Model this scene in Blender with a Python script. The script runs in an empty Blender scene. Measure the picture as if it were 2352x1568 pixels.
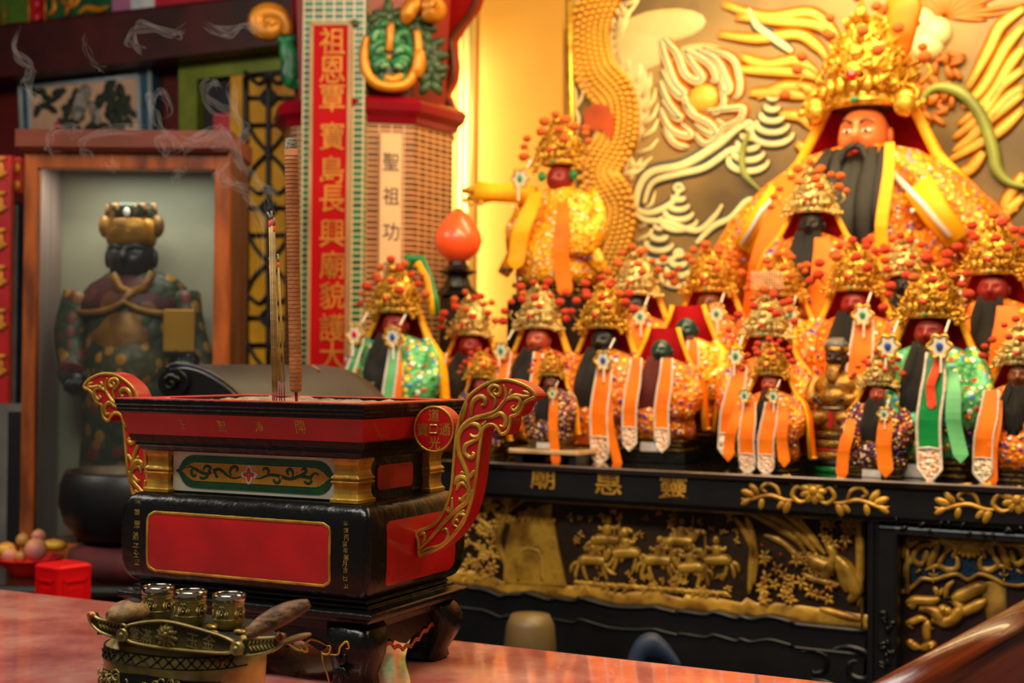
import bpy, random
from math import sin, cos, pi, radians, sqrt, atan2, exp, floor
from mathutils import Vector as V, Matrix, noise

# ------------------------------------------------------------------ camera, world, lights
S = bpy.context.scene
COL = S.collection
FPX, CX, CY = 3267.0, 1176.0, 784.0
CAMZ = 1.41
cam_d = bpy.data.cameras.new('camera'); cam = bpy.data.objects.new('camera', cam_d); COL.objects.link(cam)
cam_d.sensor_width = 36.0; cam_d.lens = FPX / 2352.0 * 36.0
cam_d.clip_start = 0.05; cam_d.clip_end = 60
CAMM = Matrix.Translation((0, 0, CAMZ)) @ Matrix.Rotation(pi / 2 + 45 / FPX, 4, 'X') @ Matrix.Rotation(0.0096, 4, 'Z')
cam.matrix_world = CAMM
cam_d.dof.use_dof = True; cam_d.dof.focus_distance = 1.86; cam_d.dof.aperture_fstop = 5.6; cam_d.dof.aperture_blades = 0
S.camera = cam
S.view_settings.view_transform = 'Standard'; S.view_settings.look = 'None'
S.view_settings.gamma = 1.0; S.view_settings.use_curve_mapping = False
S.view_settings.exposure = 0.0
w = bpy.data.worlds.new('world'); S.world = w; w.use_nodes = True
w.node_tree.nodes['Background'].inputs[0].default_value = (1.0, 0.86, 0.74, 1)
w.node_tree.nodes['Background'].inputs[1].default_value = 0.16

def area(name, loc, target, sx, sy, power, col, spread=pi):
    d = bpy.data.lights.new(name, 'AREA'); d.shape = 'RECTANGLE'; d.size = sx; d.size_y = sy
    d.energy = power; d.color = col; d.spread = spread
    o = bpy.data.objects.new(name, d); COL.objects.link(o)
    o.location = loc; o.rotation_euler = (V(target) - V(loc)).to_track_quat('-Z', 'Y').to_euler()
    return o
def point(name, loc, power, col, r=0.05):
    d = bpy.data.lights.new(name, 'POINT'); d.energy = power; d.color = col; d.shadow_soft_size = r
    o = bpy.data.objects.new(name, d); COL.objects.link(o); o.location = loc
    return o
PHI = radians(27.0)
def uv(u, v, z=0.0):                      # room axes: u along the altar, v into the depth
    return V((cos(PHI) * u + sin(PHI) * v, -sin(PHI) * u + cos(PHI) * v, z))
# shrine lamps over the altar (warm), one tube lamp behind the pillar, neutral hall lamp over the offering table
area('shrine_lamp_front', uv(-0.55, 2.75, 3.05), uv(-0.35, 3.9, 1.2), 2.6, 0.35, 95, (1.0, 0.70, 0.33))
area('shrine_lamp_back', uv(-1.05, 4.2, 3.15), uv(-1.1, 4.9, 2.0), 1.6, 0.3, 46, (1.0, 0.74, 0.36))
area('hall_lamp', uv(-1.3, 0.9, 3.3), uv(-1.2, 2.0, 1.0), 1.6, 0.5, 58, (1.0, 0.92, 0.82))
area('left_hall_lamp', uv(-4.2, 1.2, 3.3), uv(-3.2, 4.2, 1.4), 1.4, 0.6, 46, (1.0, 0.88, 0.74))

# ------------------------------------------------------------------ helpers
RND = random.Random(7)
ID = Matrix.Identity(4)
WM = {}                                   # world matrix of every thing
def s2l(c):
    return c / 12.92 if c <= 0.04045 else ((c + 0.055) / 1.055) ** 2.4
def hx(h):
    return tuple(s2l(int(h[i:i + 2], 16) / 255.0) for i in (0, 2, 4))
def ray(px, py):
    d = CAMM.to_3x3() @ V(((px - CX) / FPX, (CY - py) / FPX, -1.0))
    return V((0, 0, CAMZ)), d
def at(px, py, y):
    o, d = ray(px, py); return o + d * (y / d.y)
def onz(px, py, z):
    o, d = ray(px, py); return o + d * ((z - o.z) / d.z)
def frame(loc, ang):
    return Matrix.Translation(loc) @ Matrix.Rotation(-ang, 4, 'Z')
def tr1(T, y, px, py):                    # pixel -> point of the plane local-y = y of the frame T, in local coordinates
    o, d = ray(px, py); Ti = T.inverted(); o = Ti @ o; d = Ti.to_3x3() @ d
    return o + d * ((y - o.y) / d.y)
def tr(T, y, pts, off=(0, 0), k=1.0):     # many points given in a crop that starts at off and is k times enlarged
    return [tr1(T, y, off[0] + a / k, off[1] + b / k) for a, b in pts]

def smooth(p, n=5, closed=False):
    p = [V(q) for q in p]; m = len(p); out = []
    if m < 3: return p
    g = (lambda i: p[i % m]) if closed else (lambda i: p[min(max(i, 0), m - 1)])
    for i in range(m if closed else m - 1):
        a, b, c, d = g(i - 1), g(i), g(i + 1), g(i + 2)
        for j in range(n):
            t = j / n
            out.append(0.5 * (2 * b + (c - a) * t + (2 * a - 5 * b + 4 * c - d) * t * t + (3 * b - a - 3 * c + d) * t ** 3))
    if not closed: out.append(p[-1])
    return out

class MB:
    def __init__(s, M=None):
        s.v = []; s.f = []; s.M = M; s.sm = []; s.mi = []
    def add(s, vs, fs, sm=False, mi=0):
        b = len(s.v)
        s.v += [(s.M @ V(q)) for q in vs] if s.M is not None else [V(q) for q in vs]
        s.f += [tuple(b + i for i in f) for f in fs]; s.sm += [sm] * len(fs); s.mi += [mi] * len(fs)
        return s
    def bb(s, x0, x1, y0, y1, z0, z1, mi=0):
        vs = [(x, y, z) for z in (z0, z1) for y in (y0, y1) for x in (x0, x1)]
        return s.add(vs, [(0, 2, 3, 1), (4, 5, 7, 6), (0, 1, 5, 4), (2, 6, 7, 3), (0, 4, 6, 2), (1, 3, 7, 5)], False, mi)
    def loft(s, rings, caps=True, sm=True, mi=0, closed=True, wrap=False):
        n = len(rings[0]); vs = [q for r in rings for q in r]; fs = []
        R = len(rings)
        for i in range(R if wrap else R - 1):
            for j in range(n if closed else n - 1):
                a = i * n + j; b = i * n + (j + 1) % n; i2 = (i + 1) % R
                fs.append((a, b, i2 * n + (j + 1) % n, i2 * n + j))
        s.add(vs, fs, sm, mi)
        if caps and closed and not wrap:
            b = len(s.v) - len(vs)
            s.f += [tuple(b + j for j in reversed(range(n))), tuple(b + (R - 1) * n + j for j in range(n))]
            s.sm += [False, False]; s.mi += [mi, mi]
        return s
    def rect(s, lv, mi=0, cr=0.0, caps=True, sm=False, c=(0, 0)):   # stacked rectangles (z, half width, half depth)
        rings = []
        for z, hw, hd in lv:
            if cr <= 0: rings.append([(c[0] + a * hw, c[1] + b * hd, z) for a, b in ((-1, -1), (1, -1), (1, 1), (-1, 1))])
            else:
                r = []
                for a, b, t0 in ((-1, -1, pi), (1, -1, 1.5 * pi), (1, 1, 0), (-1, 1, .5 * pi)):
                    for k in range(5):
                        t = t0 + k * pi / 8
                        r.append((c[0] + a * (hw - cr) + cr * cos(t), c[1] + b * (hd - cr) + cr * sin(t), z))
                rings.append(r)
        return s.loft(rings, caps, sm, mi)
    def lathe(s, prof, n=24, c=(0, 0, 0), sx=1, sy=1, sm=True, mi=0, axis='z', caps=True, fold=None, e=1.0):
        rings = []
        for r, z in prof:
            q = []
            for j in range(n):
                t = 2 * pi * j / n; ca, sa = cos(t), sin(t)
                if e != 1.0:
                    ca = abs(ca) ** e * (1 if ca >= 0 else -1); sa = abs(sa) ** e * (1 if sa >= 0 else -1)
                rr = r * (1 + (fold(t, z) if fold else 0))
                x, y = rr * ca * sx, rr * sa * sy
                q.append((c[0] + x, c[1] + y, c[2] + z) if axis == 'z' else (c[0] + x, c[1] - z, c[2] + y) if axis == 'y' else (c[0] + z, c[1] + x, c[2] + y))
            rings.append(q)
        return s.loft(rings, caps, sm, mi)
    def tube(s, pts, r, n=8, caps=True, mi=0, flat=1.0, up=None, sm=True):
        pts = [V(p) for p in pts]; m = len(pts); rings = []
        ref = V(up) if up else None; prev = None
        for i, p in enumerate(pts):
            t = (pts[min(i + 1, m - 1)] - pts[max(i - 1, 0)])
            if t.length < 1e-9: t = V((0, 0, 1))
            t.normalize()
            if ref is None:
                a = prev if prev is not None else (V((0, 0, 1)) if abs(t.z) < .9 else V((1, 0, 0)))
                nn = a - t * a.dot(t)
                if nn.length < 1e-6: nn = t.orthogonal()
                nn.normalize(); prev = nn; bb = t.cross(nn); f = 1.0
            else:
                bb = ref; nn = t.cross(ref)
                if nn.length < 1e-6: nn = t.orthogonal()
                nn.normalize(); f = flat
            rr = r(i / (m - 1)) if callable(r) else r
            rings.append([p + nn * (cos(2 * pi * j / n) * rr) + bb * (sin(2 * pi * j / n) * rr * f) for j in range(n)])
        return s.loft(rings, caps, sm, mi)
    def relief(s, pts, r, flat=.7, n=6, mi=0, k=5, taper=(0.35, 0.35), closed=False):   # carved line on a plane local-y = const
        q = smooth(pts, k, closed)
        if closed: q = q + [q[0]]
        def rr(t):
            if closed: return r
            a = min(1, t / .25); b = min(1, (1 - t) / .3)
            return r * (taper[0] + (1 - taper[0]) * a) * (taper[1] + (1 - taper[1]) * b)
        return s.tube(q, rr, n, True, mi, flat, (0, 1, 0))
    def ball(s, c, r, nu=10, nv=7, mi=0, R=None):
        rx, ry, rz = r if isinstance(r, (tuple, list)) else (r, r, r)
        vs = [V((0, 0, -rz))]
        for i in range(1, nv):
            a = -pi / 2 + pi * i / nv
            for j in range(nu):
                t = 2 * pi * j / nu
                vs.append(V((rx * cos(a) * cos(t), ry * cos(a) * sin(t), rz * sin(a))))
        vs.append(V((0, 0, rz))); fs = []
        for j in range(nu):
            k = (j + 1) % nu
            fs.append((0, 1 + k, 1 + j)); top = 1 + (nv - 2) * nu
            fs.append((len(vs) - 1, top + j, top + k))
            for i in range(nv - 2):
                b = 1 + i * nu; fs.append((b + j, b + k, b + nu + k, b + nu + j))
        if R is not None: vs = [R @ q for q in vs]
        return s.add([q + V(c) for q in vs], fs, True, mi)
    def prism(s, out, y0, y1, mi=0, mi_side=None):   # outline in (x, z), extruded along y
        n = len(out); vs = [(p[0], y0, p[-1]) for p in out] + [(p[0], y1, p[-1]) for p in out]
        s.add(vs, [], False, mi); b = len(s.v) - 2 * n
        s.f += [tuple(b + i for i in range(n)), tuple(b + n + i for i in reversed(range(n)))]; s.sm += [False] * 2; s.mi += [mi] * 2
        for i in range(n):
            j = (i + 1) % n
            s.f.append((b + i, b + n + i, b + n + j, b + j)); s.sm.append(False); s.mi.append(mi if mi_side is None else mi_side)
        return s
    def petal(s, c, ang, ln, wd, th, mi=0):           # leaf-shaped lump lying on a plane local-y = const
        R = Matrix.Rotation(-ang, 3, 'Y')
        cc = V(c) + R @ V((ln * .5, 0, 0))
        return s.ball(cc, (ln * .5, th, wd * .5), 8, 6, mi, R)
    def mesh(s, name, mats, T=None):
        me = bpy.data.meshes.new(name)
        Ti = T.inverted() if T is not None else None
        me.from_pydata([tuple(Ti @ q) if Ti else tuple(q) for q in s.v], [], s.f)
        for m in (mats if isinstance(mats, (list, tuple)) else [mats]): me.materials.append(m)
        me.polygons.foreach_set('use_smooth', s.sm); me.polygons.foreach_set('material_index', s.mi)
        me.update()
        import bmesh
        bm = bmesh.new(); bm.from_mesh(me); bmesh.ops.recalc_face_normals(bm, faces=bm.faces); bm.to_mesh(me); bm.free()
        return me
    def build(s, name, mats, parent=None, world=False, bevel=0, label=None):
        me = s.mesh(name, mats, WM[root(parent)] if (world and parent is not None) else None)
        o = bpy.data.objects.new(name, me); COL.objects.link(o)
        if parent is not None: o.parent = parent
        if bevel:
            b = o.modifiers.new('bevel', 'BEVEL'); b.width = bevel; b.segments = 2; b.limit_method = 'ANGLE'; b.angle_limit = radians(40)
        if label: o['label'] = label
        return o
def root(o):
    while o.parent is not None: o = o.parent
    return o
def tag(o, label=None, cat=None, group=None, kind=None):
    if label: o['label'] = label
    if cat: o['category'] = cat
    if group: o['group'] = group
    if kind: o['kind'] = kind
    return o
def thing(name, T, label, cat, group=None):
    o = bpy.data.objects.new(name, None); COL.objects.link(o); o.empty_display_size = .05
    o.matrix_world = T; WM[o] = T.copy()
    return tag(o, label, cat, group)
def share(name, me, parent, loc=(0, 0, 0), rot=(0, 0, 0), sc=(1, 1, 1)):
    o = bpy.data.objects.new(name, me); COL.objects.link(o); o.parent = parent
    o.location = loc; o.rotation_euler = rot; o.scale = sc
    return o
_glyph = {}
def glyph(ch):
    if ch not in _glyph:
        c = bpy.data.curves.new('glyph', 'FONT'); c.body = ch; c.size = 1.0; c.extrude = 0.03; c.resolution_u = 3; c.offset = 0.008
        o = bpy.data.objects.new('glyph', c); COL.objects.link(o)
        bpy.context.view_layer.update()
        me = bpy.data.meshes.new_from_object(o.evaluated_get(bpy.context.evaluated_depsgraph_get()))
        vs = [v.co.copy() for v in me.vertices]; fs = [tuple(p.vertices) for p in me.polygons]
        bpy.data.objects.remove(o); bpy.data.curves.remove(c); bpy.data.meshes.remove(me)
        if vs:
            xs = [v.x for v in vs]; ys = [v.y for v in vs]
            cx, cy = (min(xs) + max(xs)) / 2, (min(ys) + max(ys)) / 2; k = 1 / max(max(xs) - min(xs), max(ys) - min(ys), .01)
            vs = [V(((v.x - cx) * k, (v.y - cy) * k, v.z)) for v in vs]
        _glyph[ch] = (vs, fs)
    return _glyph[ch]
def write(mb, ch, c, size, wide=1.0, depth=.03, tilt=0.0, slope=0.0):   # a character standing on the plane local-y = c.y, front to -y
    vs, fs = glyph(ch); c = V(c); ct, st = cos(tilt), sin(tilt)
    mb.add([(c.x + (v.x * ct - v.y * st) * size * wide, c.y - v.z * depth / .03 * size + slope * v.y * size, c.z + (v.x * st + v.y * ct) * size) for v in vs], fs)

# ------------------------------------------------------------------ materials
def mat(name, col, rough=.5, metal=0.0, var=.14, scale=9.0, bump=0.0, bscale=70.0, coat=0.0, col2=None, spec=.5, emit=0.0, alpha=None, trans=0.0, stretch=(1, 1, 1)):
    m = bpy.data.materials.new(name); m.use_nodes = True; nt = m.node_tree; N = nt.nodes; Lk = nt.links
    b = N['Principled BSDF']; b.inputs['Roughness'].default_value = rough; b.inputs['Metallic'].default_value = metal
    b.inputs['Specular IOR Level'].default_value = spec; b.inputs['Coat Weight'].default_value = coat; b.inputs['Coat Roughness'].default_value = .08
    c = hx(col) if isinstance(col, str) else col
    c2 = hx(col2) if isinstance(col2, str) else (col2 or tuple(x * (1 - var * 2.2) for x in c))
    tc = N.new('ShaderNodeTexCoord'); mp = N.new('ShaderNodeMapping'); mp.inputs['Scale'].default_value = stretch
    Lk.new(tc.outputs['Object'], mp.inputs[0])
    n = N.new('ShaderNodeTexNoise'); n.inputs['Scale'].default_value = scale; n.inputs['Detail'].default_value = 4; Lk.new(mp.outputs[0], n.inputs['Vector'])
    rp = N.new('ShaderNodeValToRGB'); rp.color_ramp.elements[0].position = .35; rp.color_ramp.elements[1].position = .62
    rp.color_ramp.elements[0].color = (*c2, 1); rp.color_ramp.elements[1].color = (*c, 1)
    Lk.new(n.outputs[0], rp.inputs[0]); Lk.new(rp.outputs[0], b.inputs['Base Color'])
    if bump:
        n2 = N.new('ShaderNodeTexNoise'); n2.inputs['Scale'].default_value = bscale; n2.inputs['Detail'].default_value = 3; Lk.new(mp.outputs[0], n2.inputs['Vector'])
        bp = N.new('ShaderNodeBump'); bp.inputs['Strength'].default_value = bump; bp.inputs['Distance'].default_value = .004
        Lk.new(n2.outputs[0], bp.inputs['Height']); Lk.new(bp.outputs[0], b.inputs['Normal'])
    if emit:
        b.inputs['Emission Color'].default_value = (*c, 1); b.inputs['Emission Strength'].default_value = emit
    if alpha is not None: b.inputs['Alpha'].default_value = alpha
    b.inputs['Transmission Weight'].default_value = trans
    return m
def brocade(name, base, spots, scale=24.0, thr=.33, rough=.45, metal=.25):    # woven cloth with scattered embroidered spots
    m = bpy.data.materials.new(name); m.use_nodes = True; nt = m.node_tree; N = nt.nodes; Lk = nt.links
    b = N['Principled BSDF']; b.inputs['Roughness'].default_value = rough; b.inputs['Metallic'].default_value = metal
    tc = N.new('ShaderNodeTexCoord')
    vo = N.new('ShaderNodeTexVoronoi'); vo.inputs['Scale'].default_value = scale; Lk.new(tc.outputs['Object'], vo.inputs['Vector'])
    rp = N.new('ShaderNodeValToRGB'); rp.color_ramp.interpolation = 'CONSTANT'; e = rp.color_ramp.elements
    sp = N.new('ShaderNodeSeparateColor'); Lk.new(vo.outputs['Color'], sp.inputs[0]); Lk.new(sp.outputs[0], rp.inputs[0])
    while len(e) < len(spots): e.new(.5)
    for i, h in enumerate(spots): e[i].position = i / len(spots); e[i].color = (*hx(h), 1)
    no = N.new('ShaderNodeTexNoise'); no.inputs['Scale'].default_value = 6; Lk.new(tc.outputs['Object'], no.inputs['Vector'])
    r2 = N.new('ShaderNodeValToRGB'); c = hx(base); r2.color_ramp.elements[0].color = (*[x * .75 for x in c], 1); r2.color_ramp.elements[1].color = (*c, 1); Lk.new(no.outputs[0], r2.inputs[0])
    r2.color_ramp.elements[0].position = .35; r2.color_ramp.elements[1].position = .6
    mt = N.new('ShaderNodeMath'); mt.operation = 'LESS_THAN'; mt.inputs[1].default_value = thr; Lk.new(vo.outputs['Distance'], mt.inputs[0])
    mx = N.new('ShaderNodeMix'); mx.data_type = 'RGBA'; Lk.new(mt.outputs[0], mx.inputs['Factor'])
    Lk.new(r2.outputs[0], mx.inputs['A']); Lk.new(rp.outputs[0], mx.inputs['B']); Lk.new(mx.outputs['Result'], b.inputs['Base Color'])
    bp = N.new('ShaderNodeBump'); bp.inputs['Strength'].default_value = .5; bp.inputs['Distance'].default_value = .01; bp.invert = True
    Lk.new(vo.outputs['Distance'], bp.inputs['Height']); Lk.new(bp.outputs[0], b.inputs['Normal'])
    return m
def mosaic(name, tile_a, tile_b, grout, w, h, off=0.0):      # small rectangular wall tiles, in object x / z
    m = bpy.data.materials.new(name); m.use_nodes = True; nt = m.node_tree; N = nt.nodes; Lk = nt.links
    b = N['Principled BSDF']; b.inputs['Roughness'].default_value = .3
    uvn = N.new('ShaderNodeUVMap')
    br = N.new('ShaderNodeTexBrick'); br.offset = off; br.inputs['Scale'].default_value = 1.0
    br.inputs['Brick Width'].default_value = w; br.inputs['Row Height'].default_value = h; br.inputs['Mortar Size'].default_value = h * .13
    br.inputs['Color1'].default_value = (*hx(tile_a), 1); br.inputs['Color2'].default_value = (*hx(tile_b), 1); br.inputs['Mortar'].default_value = (*hx(grout), 1)
    Lk.new(uvn.outputs[0], br.inputs['Vector']); Lk.new(br.outputs[0], b.inputs['Base Color'])
    bp = N.new('ShaderNodeBump'); bp.inputs['Strength'].default_value = .4; bp.inputs['Distance'].default_value = .003; bp.invert = True
    Lk.new(br.outputs['Fac'], bp.inputs['Height']); Lk.new(bp.outputs[0], b.inputs['Normal'])
    return m
def wall_uv(o):                                             # uv in metres along each vertical face
    me = o.data; l = me.uv_layers.new(name='uv')
    for p in me.polygons:
        n = p.normal; t = V((-n.y, n.x, 0))
        if t.length < .01: t = V((1, 0, 0))
        t.normalize()
        for li in p.loop_indices:
            co = me.vertices[me.loops[li].vertex_index].co
            l.data[li].uv = (co.dot(t), co.z if abs(n.z) < .9 else co.y)

red = mat('red_lacquer', 'b4040a', .4, 0, .12, 14, .12, 60, .3)
red_worn = mat('worn_red_paint', 'c92416', .5, 0, .2, 30, .3, 90, col2='8a1a10')
black = mat('black_lacquer', '080a0a', .3, 0, .2, 20, .6, 45, .08, spec=.28)
black_sat = mat('black_wood', '0d0e10', .38, 0, .2, 14, .12, 60)
gold_paint = mat('gold_paint', 'c39a34', .34, .45, .22, 26, .35, 80, col2='8f6a1c')
gold_leaf = mat('gold_leaf', 'd8a83a', .3, .7, .2, 30, .3, 60, col2='a87418')
white_paint = mat('white_paint', 'd3cfb6', .5, 0, .08, 12, .15, 70)
green_paint = mat('green_paint', '0e5a30', .4, 0, .2, 18, .3, 60, col2='083c22')
ochre_paint = mat('ochre_paint', 'c8962a', .42, .2, .12, 16, .2, 60)
pink_paint = mat('pink_petal_paint', 'c93a48', .5)
brass = mat('aged_brass', 'c2ae62', .34, .5, .25, 22, .25, 60, col2='7c6a36')
brass_dark = mat('dark_brass', '23281f', .55, .5, .2, 30, .3, 120)
steel = mat('polished_steel', 'b9b3a6', .16, 1.0, .05)
wood = mat('raw_wood', '9c7448', .6, 0, .2, 30, .4, 60, col2='6b4a2a', stretch=(1, 1, 6))
gem_red = mat('red_gem', 'd8101c', .1, 0, 0, coat=.6)
gem_green = mat('green_gem', '1f8a54', .12, 0, 0, coat=.6)
gem_blue = mat('blue_gem', '2b4f9c', .15, 0, 0, coat=.5)
# ------------------------------------------------------------------ room shell
def struct(o, lab=None): o['kind'] = 'structure'; return o
floor_m = mat('dark_floor_tile', '3a2a24', .3, 0, .1, 3)
U0, U1, VB = -6.2, 3.4, 5.05
def quad(p0, p1, p2, p3, name, m, thick):
    n = (V(p1) - V(p0)).cross(V(p3) - V(p0)).normalized() * thick
    mb = MB(); ps = [V(p) for p in (p0, p1, p2, p3)]
    mb.loft([ps, [p + n for p in ps]], True, False); return struct(mb.build(name, m))
quad(uv(U0, -1.5), uv(U1, -1.5), uv(U1, VB + .3), uv(U0, VB + .3), 'floor', floor_m, -.05)
quad(uv(U0, -1.5, 3.7), uv(U1, -1.5, 3.7), uv(U1, VB + .3, 3.7), uv(U0, VB + .3, 3.7), 'ceiling', mat('dark_ceiling', '3c1612', .6), .05)
maroon = mat('maroon_wall_paint', '5c100c', .45, 0, .22, 3, .1, 20)

# ------------------------------------------------------------------ offering table with the marble top
marble = bpy.data.materials.new('pink_marble'); marble.use_nodes = True
_n = marble.node_tree.nodes; _l = marble.node_tree.links; _b = _n['Principled BSDF']; _b.inputs['Roughness'].default_value = .1; _b.inputs['Coat Weight'].default_value = .5; _b.inputs['Coat Roughness'].default_value = .03
_t = _n.new('ShaderNodeTexCoord'); _a = _n.new('ShaderNodeTexNoise'); _a.inputs['Scale'].default_value = 7; _a.inputs['Detail'].default_value = 8; _a.inputs['Roughness'].default_value = .62
_r = _n.new('ShaderNodeValToRGB'); _e = _r.color_ramp.elements; _e[0].position = .32; _e[0].color = (*hx('9a4a44'), 1); _e[1].position = .72; _e[1].color = (*hx('d89c8a'), 1)
_x = _e.new(.5); _x.color = (*hx('c06e66'), 1)
_l.new(_t.outputs['Object'], _a.inputs['Vector']); _l.new(_a.outputs[0], _r.inputs[0]); _l.new(_r.outputs[0], _b.inputs['Base Color'])
TT = Matrix.Translation((0, 0, 0)) @ Matrix.Rotation(-PHI, 4, 'Z')
pa = TT.inverted() @ onz(0, 1352, .95); VE = pa.y
t = thing('offering_table', Matrix.Translation(uv(-1.2, VE - .45)) @ Matrix.Rotation(-PHI, 4, 'Z'), 'long offering table with a polished pink marble top in the foreground', 'table')
mb = MB(); mb.bb(-1.5, 1.45, -.45, .45, .918, .95); mb.build('marble_top', marble, t, bevel=.006)
dwood = mat('dark_red_wood', '3c0f0a', .35, 0, .2, 8, .2, 40, stretch=(1, 6, 6))
mb = MB(); mb.bb(-1.42, 1.37, -.38, .38, .78, .918); mb.build('apron', dwood, t)
for a in (-1.38, 1.33):
    for b in (-.34, .34):
        mb = MB(); mb.rect([(0, .045, .045), (.1, .035, .035), (.7, .04, .04), (.78, .05, .05)], c=(a, b)); mb.build('leg', dwood, t)

# ------------------------------------------------------------------ censer
CT = frame((-.3293, 2.1893, .95), radians(25.5))
CRZ = .0
st = thing('censer_stand', CT, 'black lacquered four legged wooden stand with gold edge scrolls under the red and black censer', 'stand')
mb = MB(); mb.rect([(.080, .203, .130), (.090, .206, .132), (.0935, .214, .138), (.099, .217, .141), (.1005, .223, .146), (.1065, .2235, .1465), (.1085, .221, .144), (.112, .2085, .129), (.1165, .2075, .128), (.118, .201, .122), (.1232, .2, .121)])
mb.build('top_plate', black, st, bevel=.0012)
def apron_poly(w, top, mid):       # scalloped lower edge
    p = [(-w, top), (w, top)]
    pr = [(1, -.030), (.82, -.031), (.74, -.044), (.66, -.036), (.56, -.030), (.46, -.034), (.4, -.046), (.34, -.038), (.2, -.042), (.1, -.047), (0, -.052)]
    q = [(w * a, top + b * mid) for a, b in pr]
    return p + q + [(-a, b) for a, b in reversed(q[:-1])]
mb = MB(); mb.prism(apron_poly(.17, .084, .85), -.124, -.112); mb.build('front_apron', black, st)
mb = MB(); mb.prism(apron_poly(.17, .084, .85), .112, .124); mb.build('rear_apron', black, st)
R90 = Matrix.Rotation(pi / 2, 4, 'Z')
side_brown = mat('brown_black_lacquer', '1d0e08', .3, 0, .3, 12, .2, 40)
for sgn in (-1, 1):
    mb = MB(Matrix.Rotation(sgn * pi / 2, 4, 'Z')); mb.prism(apron_poly(.1, .084, .8), -.197, -.186); mb.build('side_apron', side_brown, st)
    mb = MB(Matrix.Rotation(sgn * pi / 2, 4, 'Z'))
    q = []; qq = []
    for i in range(61):
        x = -.085 + .17 * i / 60; z = .047 - .010 * cos(x * 2 * pi / .17) + .005 * abs(sin(i * pi / 8.6)) ; q.append((x, z)); qq.append((x, z - .006))
    mb.prism(q + list(reversed(qq)), -.1985, -.197); mb.build('orange_edge_trim', mat('orange_edge_paint', 'a8501a', .5), st)
def leg_rings(sx, sy):
    rg = []
    for z, o, h in ((.090, -.004, .034), (.082, .002, .036), (.066, .008, .036), (.046, .009, .033), (.028, .004, .029), (.014, -.001, .027), (.004, -.001, .029), (0, -.003, .027)):
        cx, cy = sx * (.176 + o), sy * (.106 + o); r = []
        for k in range(16):
            a = 2 * pi * k / 16; ca, sa = cos(a), sin(a)
            r.append((cx + h * abs(ca) ** .45 * (1 if ca > 0 else -1), cy + h * abs(sa) ** .45 * (1 if sa > 0 else -1), z))
        rg.append(r)
    return rg
for sx in (-1, 1):
    for sy in (-1, 1):
        mb = MB(); mb.loft(leg_rings(sx, sy), True, True); lg = mb.build('leg', black, st)
        if sy < 0:      # carved leaf and gold scroll on the legs of the front
            mb = MB(); cx = sx * .178; y = -.151
            mb.relief([V((cx - sx * .036, -.143, .052)), V((cx - sx * .030, y, .050)), V((cx - sx * .02, y, .050)), V((cx - sx * .016, y, .060)), V((cx - sx * .022, y, .062))], .0016)
            mb.relief([V((cx - sx * .02, y, .050)), V((cx - sx * .004, y, .051)), V((cx, y, .062)), V((cx + sx * .010, y, .070)), V((cx + sx * .014, y, .062)), V((cx + sx * .009, y, .060))], .0018)
            mb.relief([V((cx - sx * .036, -.143, .052)), V((cx - sx * .031, -.146, .036)), V((cx - sx * .029, -.138, .018)), V((cx - sx * .026, -.136, .002))], .0018)
            mb.build('gold_scroll', gold_paint, lg)
            mb = MB()
            for a, l in ((1.2, .020), (1.9, .020), (-.9, .022), (-2.2, .022), (-1.57, .026)): mb.petal((cx, y + .003, .035), a, l, .009, .004)
            mb.build('carved_leaf', black, lg)
mb = MB(); y = -.1252
for s in (-1, 1):
    P = lambda q: [V((s * a, y, b)) for a, b in q]
    mb.relief(P([(.142, .054), (.128, .060), (.112, .062), (.104, .054), (.108, .046), (.100, .044), (.092, .052)]), .0026)
    mb.relief(P([(.100, .044), (.086, .046), (.070, .054), (.058, .056)]), .0022)
    mb.relief(P([(.06, .056), (.05, .066), (.04, .060), (.046, .052)]), .0026)
    mb.relief(P([(.03, .056), (.022, .046), (.012, .044), (.004, .050)]), .0026)
    for a, l in ((.3, .02), (1.2, .018), (2.2, .016)): mb.petal(P([(.052, .054)])[0], a if s > 0 else pi - a, l, .008, .002)
mb.build('gold_scroll_trim', gold_paint, st)

ce = thing('incense_censer', CT, 'red and black rectangular wooden censer with tall gilded scroll handles on the marble table', 'censer')
mb = MB(); mb.rect([(.3775, .2128, .1553), (.380, .2150, .1580), (.383, .2152, .1582), (.385, .2165, .1595), (.389, .2166, .1596), (.391, .2180, .1612), (.397, .2188, .1620), (.3985, .218, .1612), (.3985, .180, .124), (.374, .180, .124)], caps=False)
mb.build('rim', black, ce)
mb = MB(); mb.rect([(.3984, .2172, .1604), (.3994, .2168, .160), (.3994, .1815, .1255), (.3984, .181, .125)], caps=False); mb.build('rim_top', red_worn, ce)
mb = MB(); mb.rect([(.345, .2058, .1432), (.3774, .2126, .1552)]); mb.build('band', red, ce)
faded = mat('faded_gold', 'c8a040', .45, .3, .3, 120, col2='8a5a1c')
for ch, px, py, sz in (('王', 419, 974, .0125), ('聖', 508, 978, .014), ('漳', 594, 979, .0145), ('開', 690, 980, .0165)):
    p = tr1(CT, -.1505, px, py); p.y = -.1432 - (p.z - .345) * (.0120 / .0324) - .0004
    mb = MB(); write(mb, ch, p, sz * 1.15, .92, .003, 0, -.37); mb.build('gilt_character', faded, ce)
mb = MB(); mb.rect([(.3205, .189, .128), (.3225, .1935, .131), (.327, .197, .1335), (.329, .2, .135), (.333, .2005, .1355), (.335, .205, .139), (.340, .2065, .141), (.345, .208, .143)]); mb.build('lower_moulding', black, ce, bevel=.0008)
mb = MB(); mb.bb(-.174, .174, -.113, .113, .256, .322); mb.build('neck', black, ce)
mb = MB(); mb.bb(-.145, .152, -.1142, -.112, .2608, .3203); mb.build('front_panel', white_paint, ce)
pc = (.0035, .2905); pw, ph = .1485, .0298
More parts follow.
